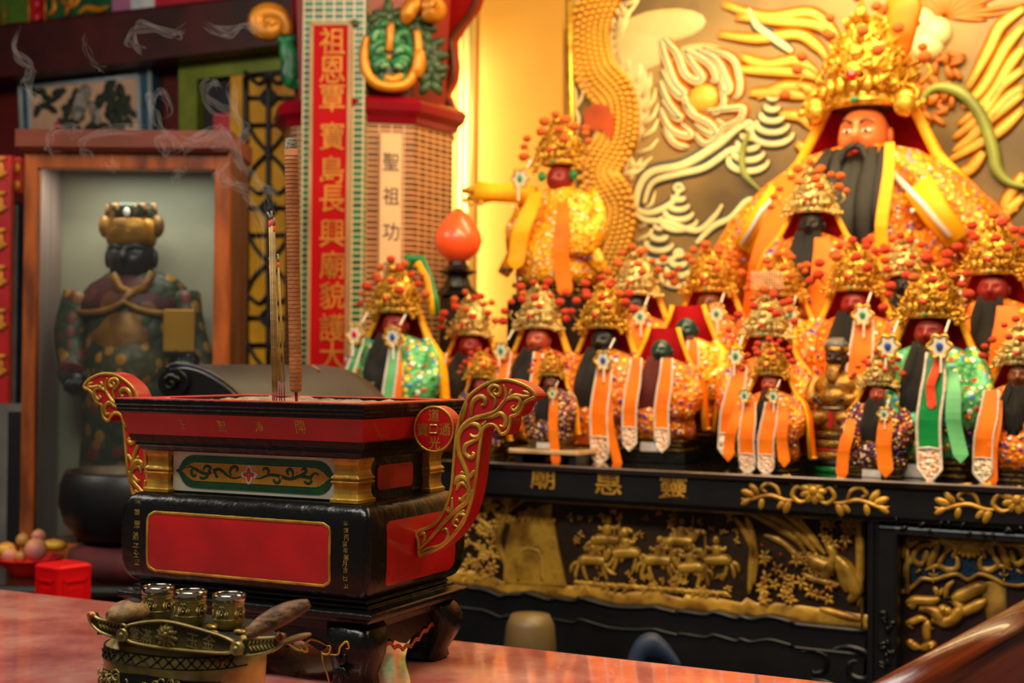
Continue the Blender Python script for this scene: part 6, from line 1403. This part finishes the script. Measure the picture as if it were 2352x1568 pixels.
mb = MB(); mb.bb(xo0 + .015, xo0 + .022, .04, dep - .016, .0, zc0); mb.build('inner_left_lining', mat('pinkish_lining', 'a08a80', .5, 0, .15, 6, stretch=(6, 6, .2)), gc)
mb = MB(); mb.bb(xo0 + .022, xo1 - .015, .04, dep - .016, 0, .04); mb.build('case_floor', case_w, gc)
mb = MB(); mb.bb(xi0, xi1, .012, .017, .05, zi)
glass = bpy.data.materials.new('case_glass'); glass.use_nodes = True; N = glass.node_tree.nodes; Lk = glass.node_tree.links; N.remove(N['Principled BSDF'])
g1 = N.new('ShaderNodeBsdfTransparent'); g1.inputs[0].default_value = (.96, .98, .96, 1); g2 = N.new('ShaderNodeBsdfGlossy'); g2.inputs['Roughness'].default_value = .02; fr_ = N.new('ShaderNodeFresnel'); fr_.inputs[0].default_value = 1.5; mx = N.new('ShaderNodeMixShader')
Lk.new(fr_.outputs[0], mx.inputs[0]); Lk.new(g1.outputs[0], mx.inputs[1]); Lk.new(g2.outputs[0], mx.inputs[2]); Lk.new(mx.outputs[0], N['Material Output'].inputs[0])
mb.build('glass_pane', glass, gc)
d = bpy.data.lights.new('case_lamp', 'AREA'); d.shape = 'RECTANGLE'; d.size = .4; d.size_y = .05; d.energy = 2.4; d.color = (1, .93, .82); o = bpy.data.objects.new('case_lamp', d); COL.objects.link(o); o.location = GC @ V(((xi0 + xi1) / 2, .10, zc0 - .03))
# the black-faced wooden official inside
KY = CYD + .16
KT = Matrix.Translation((at(300, 700, KY).x, KY, z_s + .04)) @ Matrix.Diagonal((1, .72, 1, 1))
kk_ = thing('wooden_official_statue', KT, 'large black-faced statue with gilt crown and robe holding a golden tablet inside the glass case', 'statue')
kq = lambda a, b, y=0.0: tr(KT, y, [(a, b)])[0]
u = KY / FPX
dk_robe = brocade('painted_green_robe', '2c3a26', ['8a5a1e', '9a6a24', '3a4a30', '6a2a1c', '2c3a26'], 26, .5, .5, .1); collar_m = brocade('plum_collar', '4a1a1c', ['7a4a24', '5a2420', '6a3a20', '3a1418'], 14, .45, .5, .1); gilt_d = mat('dull_gilt', '9a6a20', .45, .3, .3, 10, .4, 40, col2='5a3c12')
zk = lambda py: kq(300, py).z
def ring(px0, px1, py, d):            # oval body section between two photo columns
    a, b = kq(px0, py).x, kq(px1, py).x; c = (a + b) / 2; r = (b - a) / 2
    return [(c + r * cos(t), d * sin(t) * 1.0, zk(py)) for t in [2 * pi * j / 28 for j in range(28)]]
mb = MB(); rings = [[(x, y, .0) for x, y, z in ring(178, 430, 1180, .1)]] + [ring(a, b, y, d) for a, b, y, d in ((178, 430, 1180, .13), (182, 425, 1080, .13), (190, 420, 980, .135), (186, 425, 880, .15), (192, 418, 800, .15), (200, 415, 740, .13), (205, 420, 690, .115), (210, 430, 660, .10), (240, 400, 632, .075), (262, 350, 620, .06))]
mb.loft(rings, True, True); mb.build('robe', dk_robe, kk_)
mb = MB(); mb.loft([ring(205, 405, 800, .154), ring(200, 400, 770, .152), ring(222, 380, 745, .146), ring(240, 360, 720, .135)], False, True); mb.build('belly_sash', gilt_d, kk_)
mb = MB(); c = kq(300, 850, -.15)
mb.ball(kq(298, 840, -.07), (88 * u, .102, 82 * u), 20, 12); mb.build('dragon_apron', brocade('gilt_dragon_roundel', '4a4a2c', ['b07a28', 'c08430', '4a4a2c', '9a6222'], 26, .45, .5, .1), kk_)
for s, x0 in ((-1, 180), (1, 425)):
    mb = MB(); pts = [kq(x0 + s * (-5), 680, -.0), kq(x0 + s * 8 - (10 if s < 0 else 0), 760, -.03), kq(x0 - 12 if s < 0 else x0 + 30, 830, -.06), kq(165 if s < 0 else 440, 862, -.12)]
    mb.tube(smooth(pts, 4), lambda t: .055 - .012 * t, 14); mb.build('sleeve', dk_robe, kk_)
    mb = MB(); c = kq(172 if s < 0 else 432, 880 if s < 0 else 828, -.14); mb.ball(c, (.036, .028, .032), 10, 8)
    for k in range(4): mb.tube([c + V((s * -.01 + .012 * (k - 1.5), -.022, .01)), c + V((.013 * (k - 1.5), -.04, .0)), c + V((.012 * (k - 1.5), -.036, -.022))], .0075, 6)
    mb.tube([c + V((-s * .03, -.01, .012)), c + V((-s * .036, -.03, .03))], .009, 6)
    mb.build('hand', mat('black_skin', '16181a', .35, 0, .1), kk_)
    mb = MB(); mb.tube([V((c.x + .034 * cos(t), c.y + .03 + .0 * t, c.z + .03 * sin(t))) for t in [k * pi / 8 for k in range(17)]], .010, 6, False); mb.build('gilt_cuff', gilt_d, kk_)
def cring(x0, x1, py, d, dz):
    r_ = ring(x0, x1, py, d); n_ = len(r_); return [(x, y - .004, z - dz * abs(sin(2 * (2 * pi * j / n_) )) ** .6 * (1 if y < 0 else .3)) for j, (x, y, z) in enumerate(r_)]
mb = MB(); lvl = [(258, 345, 628, .072, 0), (236, 368, 636, .088, .004), (208, 402, 652, .105, .012), (188, 424, 676, .122, .024), (180, 432, 696, .134, .034)]
rs = [cring(*q) for q in lvl]; mb.loft(rs + [[(x * .98, y * .96, z - .004) for x, y, z in rs[-1]]], False, True); cp = mb.build('cloud_collar', collar_m, kk_)
mb = MB(); mb.tube([V(q) for q in rs[-1]] + [V(rs[-1][0])], .010, 7, False); mb.build('collar_edge', gilt_d, cp)
mb = MB(); mb.tube([kq(a, b, -.115) for a, b in ((258, 628), (275, 662), (300, 672), (330, 660), (352, 625))], .014, 8); mb.tube([kq(a, b, -.13) for a, b in ((305, 668), (285, 690), (268, 705))], .012, 8); mb.build('gilt_neckband', gilt_d, kk_)
HC = kq(302, 590, -.03); mb = MB(); nu, nv = 48, 34; vs = []
hw, hh_ = 54 * u, 66 * u
for i in range(nv + 1):
    a = -pi / 2 + pi * i / nv
    for j in range(nu):
        t = 2 * pi * j / nu; x, y, z = hw * cos(a) ** .8 * cos(t) if cos(a) > 0 else 0, .072 * cos(a) * sin(t), hh_ * sin(a)
        if y < 0:
            f = min(1, -y / .05); X = (x + .012) / hw; Z = z / hh_
            y -= .036 * exp(-(X / .16) ** 2 - ((Z + .05) / .28) ** 2) * f
            for s in (-1, 1): y += .015 * exp(-((X - s * .4) / .22) ** 2 - ((Z - .2) / .11) ** 2) * f; y -= .008 * exp(-((X - s * .4) / .26) ** 2 - ((Z - .38) / .09) ** 2) * f; y -= .007 * exp(-((X - s * .45) / .25) ** 2 - ((Z + .2) / .2) ** 2) * f
            y -= .008 * exp(-(X / .28) ** 2 - ((Z + .5) / .10) ** 2) * f; y += .006 * exp(-(X / .3) ** 2 - ((Z + .42) / .04) ** 2) * f
        vs.append((x, y, z))
mb.add([V(q) + HC for q in vs], [(i * nu + j, i * nu + (j + 1) % nu, (i + 1) * nu + (j + 1) % nu, (i + 1) * nu + j) for i in range(nv) for j in range(nu)], True)
for s in (-1, 1): mb.ball(HC + V((s * hw, .0, -.005)), (.010, .018, .030), 8, 6); mb.ball(HC + V((s * hw * .4 - .01, -.058, hh_ * .19)), (.015, .006, .007), 8, 5)
mb.lathe([(.04, -.11), (.038, -.05)], 14, tuple(HC)); hd_o = mb.build('head', mat('black_statue_face', '191c1e', .38, 0, .15, 12, .1, 30), kk_)
for s in (-1, 1):
    mb = MB(); mb.ball(HC + V((s * hw * .4 - .008, -.070, hh_ * .12)), (.017, .006, .0055), 10, 6); mb.build('eye', mat('dim_painted_eye', '5a5c5c', .4), hd_o)
    mb = MB(); mb.tube([HC + V((s * hw * .12 - .008, -.078, hh_ * .28)), HC + V((s * hw * .42 - .008, -.076, hh_ * .36)), HC + V((s * hw * .75 - .006, -.056, hh_ * .28))], .005, 6); mb.build('eyebrow', mat('grey_brow', '34383a', .5), hd_o)
CCn = kq(302, 548, -.03); mb = MB(); mb.lathe([(54 * u, -.02), (58 * u, 0), (60 * u, .03), (57 * u, .055), (48 * u, .06)], 26, tuple(CCn), sy=1.05); mb.ball(CCn + V((-.006, -.055, .018)), (38 * u, .03, 26 * u), 14, 9); mb.build('gilt_crown', mat('warm_gilt', 'b8801c', .4, .4, .25, 12, .3, 40, col2='7a5414'), kk_)
mb = MB(); mb.lathe([(46 * u, .05), (50 * u, .07), (54 * u, .09), (50 * u, .105), (40 * u, .1)], 24, tuple(CCn)); mb.build('crown_top', dk_robe, kk_)
for x in (258, 282, 322, 345): mb = MB(); c = kq(x, 482, -.09); mb.tube([c + V((-.016, 0, -.02)), c + V((-.014, 0, .016)), c + V((.014, 0, .018)), c + V((.016, 0, -.014))], .007, 6); mb.build('crown_plaque', gilt_d, kk_)
mb = MB(); mb.ball(kq(291, 487, -.1), (.010, .008, .014)); mb.build('crown_pearl', bead_w, kk_)
for s in (-1, 1): mb = MB(); mb.ball(kq(302 + s * 58, 520, -.03), (.024, .03, .036), 10, 8); mb.build('crown_side_knot', gilt_d, kk_)
mb = MB(); a, b = kq(377, 718, -.155), kq(448, 808, -.155); mb.bb(a.x, b.x, -.17, -.15, b.z, a.z + .01); mb.build('golden_tablet', mat('golden_tablet', 'c08c18', .4, .25, .1, 6), kk_, bevel=.004)
# big black singing bowl on a red cushion
BYD_ = 3.87
b0_ = at(290, 1240, BYD_)
cu = thing('dark_red_cushion', Matrix.Translation((b0_.x + .012, BYD_ + .06, z_s)), 'dark red round cushion under the big black bowl', 'cushion')
hcu = at(250, 1250, BYD_).z - z_s
mb = MB(); rb_ = (470 - 160) / 2 / FPX * BYD_ ; mb.lathe([(.0, 0), (rb_ * .9, 0), (rb_, hcu * .3), (rb_ * 1.02, hcu * .5), (rb_ * .97, hcu * .8), (rb_ * .8, hcu), (0, hcu)], 32, fold=lambda t, z: .01 * sin(18 * t)); mb.build('cushion_body', mat('maroon_velvet', '5c1416', .8, 0, .25, 8, .3, 60), cu)
bw = thing('singing_bowl', Matrix.Translation((b0_.x + .012, BYD_ + .06, z_s + hcu)), 'big black metal bowl bell on the dark red cushion', 'bowl')
rbw = (480 - 128) / 2 / FPX * BYD_; zt_b = at(200, 1080, BYD_).z - z_s - hcu
mb = MB(); mb.lathe([(0, 0), (rbw * .55, .0), (rbw * .78, zt_b * .10), (rbw * .93, zt_b * .30), (rbw, zt_b * .55), (rbw * .985, zt_b * .80), (rbw * .93, zt_b * .96), (rbw * .90, zt_b), (rbw * .86, zt_b * .99), (rbw * .9, zt_b * .6), (rbw * .7, zt_b * .2), (0, zt_b * .1)], 48, caps=False); mb.build('bowl_body', mat('satin_black_bowl', '17191b', .42, .3, .15, 6, .1, 40), bw)
# big black wooden fish drum behind the censer
FYD = 3.35
p0 = at(392, 900, FYD); fsh = thing('wooden_fish_drum', Matrix.Translation((p0.x, FYD + .16, 0)), 'big black lacquered wooden fish drum with scrolled end, behind the red and black censer', 'drum')
fw = (800 - 372) / FPX * FYD; zt_f = at(600, 832, FYD).z; zm_f = at(600, 965, FYD).z
pr = [(374, 892), (372, 868), (382, 848), (402, 838), (432, 838), (468, 848), (504, 868), (536, 893), (566, 925), (590, 962), (600, 1000), (420, 1000), (392, 960), (380, 920)]
P0 = smooth([at(a, b, FYD) for a, b in pr], 3, True); D = at(775, 838, FYD + .42) - at(432, 838, FYD); cen = sum(P0, V()) / len(P0)
Fo = V((p0.x, FYD + .16, 0))
rr_ = lambda k, dd, yo: [cen + (p - cen) * k + D * dd + V((0, yo, 0)) for p in P0]
mb = MB(); mb.loft([rr_(.9, 0, .008), rr_(.98, 0, .0), rr_(1.0, .015, 0), rr_(1.0, .5, 0), rr_(.99, .9, 0), rr_(.9, 1, 0)]); mb.build('drum_body', mat('satin_black_drum', '343236', .45, 0, .2, 5, .15, 30), fsh, True)
mb = MB(); mb.loft([rr_(.86, 0, -.012), rr_(.97, 0, -.008), rr_(1.005, 0, .004), rr_(1.005, .02, .006)]); mb.build('end_face', mat('gloss_black', '0a0a0b', .25, 0, .1), fsh, True)
c = at(403, 880, FYD - .01); mb = MB(); mb.lathe([(0, -.05), (.026, -.046), (.032, -.03), (.034, .03)], 26, tuple(c), axis='y'); mb.tube([c + V((.022 * cos(a) * (1 - a / 9), -.05, .022 * sin(a) * (1 - a / 9))) for a in [k * .6 for k in range(14)]], .005, 6); mb.build('scrolled_knob', black, fsh, True)
mb = MB(); mb.tube([p + V((0, -.004, 0)) for p in P0[6:30]], .006, 7); mb.build('raised_lip', mat('gloss_black_lip', '141416', .22, 0, .1), fsh, True)
mb = MB(); mb.rect([(z_s, .10, .09), (z_s + .05, .085, .075), (zm_f - .02, .07, .06), (zm_f + .0, .12, .10), (zm_f + .04, .12, .1)], c=(Fo.x + .42 * fw, Fo.y)); mb.v = [V(v) for v in mb.v]
mb.build('drum_stand', black_sat, fsh, True)
sdx = thing('small_black_stand', Matrix.Translation((Fo.x + .42 * fw, Fo.y + .1, 0)), 'small black pedestal table under the wooden fish drum', 'table')
mb = MB(); mb.bb(-.115, .115, -.16, .16, z_s - .03, z_s); mb.build('stand_top', black_sat, sdx)
for a in (-.09, .09):
    for b in (-.13, .13): mb = MB(); mb.bb(a - .02, a + .02, b - .02, b + .02, 0, z_s - .03); mb.build('leg', black_sat, sdx)
# chip of wood lying on the drum
p = at(726, 846, FYD); cp_ = thing('wood_chip', Matrix.Translation(p), 'small pale wood chip lying on top of the black wooden drum', 'chip')
mb = MB(); d = V((.010, 0, -.007)); mb.tube([p - d, p + d], .0035, 5); mb.build('chip_body', wood, cp_, True)
# red box on a small shelf in front of the side table
RYD = 3.35
p = at(124, 1300, RYD); zb_r = at(146, 1480, RYD).z
sh = thing('black_shelf', Matrix.Translation((p.x, RYD, 0)), 'black low shelf just behind the marble table carrying the red box', 'shelf')
mb = MB(); mb.bb(-.35, .20, -.12, .30, zb_r - .04, zb_r); mb.build('shelf_top', black_sat, sh)
for a in (-.3, .15): mb = MB(); mb.bb(a - .03, a + .03, -.1, .28, 0, zb_r - .04); mb.build('shelf_support', black_sat, sh)
rx_ = thing('red_box', Matrix.Translation((p.x, RYD + .07, zb_r)) @ Matrix.Rotation(-radians(38), 4, 'Z'), 'bright red plastic lantern box with recessed panels behind the marble table edge', 'box')
zt_r = at(146, 1302, RYD).z - zb_r; hb = .048
plr = mat('red_plastic', 'e0040c', .35, 0, .05, 6)
mb = MB(); mb.rect([(0, hb, hb), (zt_r - .02, hb, hb), (zt_r - .006, hb + .001, hb + .001), (zt_r, hb - .006, hb - .006)], cr=.007); mb.build('box_body', plr, rx_)
for a in range(4):
    mb = MB(Matrix.Rotation(a * pi / 2, 4, 'Z')); z1 = zt_r - .035
    for q in ((-.034, .034, z1 - .006, z1), (-.034, -.028, .01, z1), (.028, .034, .01, z1)): mb.bb(q[0], q[1], -hb - .003, -hb + .001, q[2], q[3])
    mb.bb(-.018, .020, -hb - .002, -hb + .001, .01, z1 - .02); mb.build('door_panel', plr, rx_)
# red fruit dish with peaches and mangoes
DYD = 3.92; p = at(68, 1290, DYD)
zd = at(60, 1318, DYD).z
ds = thing('fruit_dish', Matrix.Translation((p.x, DYD, z_s)), 'shallow red plastic dish of fruit at the left border', 'dish')
rd = (135 + 20) / 2 / FPX * DYD; hd_ = at(60, 1290, DYD - rd).z - z_s
mb = MB(); mb.lathe([(0, 0), (rd * .55, 0), (rd * .6, hd_ * .3), (rd * .95, hd_ * .9), (rd, hd_), (rd * .95, hd_ * 1.0), (rd * .6, hd_ * .5), (0, hd_ * .45)], 36, caps=False); mb.build('dish_body', plr, ds)
peach = mat('pinkish_peach_skin', 'c8766a', .5, 0, .2, 10, .1, 60, col2='c89a4a'); mango = mat('yellow_mango_skin', 'd0a422', .4, 0, .2, 8, col2='b0562c'); tan = mat('tan_fruit_skin', 'b07a3c', .5, 0, .2, 10)
def fruit(px, py, r, m, label, y=DYD - .03, sq=(1, 1, 1), name='peach'):
    c = at(px, py, y); o = thing(name, Matrix.Translation(c), label, 'fruit', 'fruit in the red dish')
    mb = MB(); mb.ball((0, 0, 0), (r * sq[0], r * sq[1], r * sq[2]), 18, 12); mb.v = [v * (1 + .05 * noise.noise(v * 18)) for v in mb.v]; mb.build('fruit_body', m, o)
    mb = MB(); mb.tube([V((0, 0, r * sq[2] * .92)), V((.003, 0, r * sq[2] * 1.12))], .0025, 5); mb.build('stem', wood, o)
fruit(52, 1240, .019, tan, 'small tan fruit on top of the dish pile', name='plum')
fruit(15, 1262, .024, mango, 'yellow fruit at the far left of the dish', sq=(1.2, 1, .85), name='mango')
fruit(22, 1276, .022, peach, 'pinkish peach low at the left of the dish', y=DYD - .06)
fruit(46, 1278, .016, tan, 'small brownish fruit between the two pink peaches', y=DYD - .06, name='plum')
fruit(82, 1262, .031, peach, 'largest pink peach in the middle of the dish', y=DYD - .05)
fruit(122, 1252, .028, mango, 'long yellow mango at the right of the dish', y=DYD + .01, sq=(1.35, .9, .6), name='mango')
fruit(88, 1232, .020, peach, 'dull mauve fruit at the back of the dish', y=DYD + .05, name='plum')

# ------------------------------------------------------------------ smoke rising from the sticks
sm_ = bpy.data.materials.new('thin_smoke'); sm_.use_nodes = True; N = sm_.node_tree.nodes; Lk = sm_.node_tree.links; N.remove(N['Principled BSDF'])
vs_ = N.new('ShaderNodeVolumeScatter'); vs_.inputs['Color'].default_value = (.95, .92, .92, 1); vs_.inputs['Density'].default_value = 11.0; vs_.inputs['Anisotropy'].default_value = .2
Lk.new(vs_.outputs[0], N['Material Output'].inputs['Volume'])
rr = random.Random(12); mb = MB()
for q, y, r in (([(622, 488), (618, 455), (605, 425), (590, 405)], 2.24, .0016), ([(620, 540), (600, 490), (575, 455), (545, 435), (520, 405), (505, 385)], 2.26, .0022), ([(640, 450), (610, 430), (575, 400), (548, 370), (525, 330), (505, 300), (470, 315), (430, 320), (400, 300)], 2.27, .003), ([(600, 440), (560, 425), (520, 420), (500, 400), (520, 380), (545, 375)], 2.28, .0026), ([(560, 400), (540, 340), (560, 300), (545, 260), (530, 220), (540, 180)], 2.28, .003),
                ([(400, 300), (370, 330), (385, 345), (410, 330), (380, 300), (360, 270), (345, 235), (360, 210), (385, 245), (375, 270)], 2.3, .0028), ([(330, 298), (250, 300), (190, 320), (195, 350), (205, 355)], 2.32, .0026), ([(190, 300), (130, 300), (112, 325), (115, 345), (140, 352)], 2.33, .0022), ([(150, 300), (160, 310), (180, 300), (140, 290), (120, 295)], 2.33, .002), ([(235, 160), (215, 150), (200, 110), (195, 70)], 2.33, .0012), ([(240, 380), (265, 385), (255, 360)], 2.32, .002), ([(480, 340), (520, 330), (500, 310), (460, 320), (430, 340), (440, 345)], 2.28, .003), ([(600, 640), (600, 560), (585, 500), (560, 470)], 2.25, .0014),
                ([(540, 260), (500, 250), (470, 220), (480, 190), (510, 200)], 2.3, .003), ([(100, 240), (60, 200), (70, 160), (30, 120), (50, 60)], 2.36, .003), ([(330, 120), (300, 90), (330, 60), (400, 80), (420, 60)], 2.35, .003), ([(600, 80), (560, 60), (520, 75), (470, 50)], 2.33, .003), ([(420, 380), (400, 410), (410, 400), (430, 405)], 2.3, .002)):
    for k in range(6):
        pts = smooth([at(a + rr.uniform(-13, 13) * (k > 0), b + rr.uniform(-13, 13) * (k > 0), y + rr.uniform(-.01, .01)) for a, b in q], 7)
        mb.tube(pts, lambda t: r * 1.1 * min(1, t * 12 + .02, (1 - t) * 5 + .02) * (.35 + .9 * abs(sin(t * 9 + k))) * (.7 if k == 0 else 1.1), 8)
o = mb.build('incense_smoke', sm_); tag(o, 'thin wisps of incense smoke drifting left from the burning sticks', 'smoke', kind='stuff')
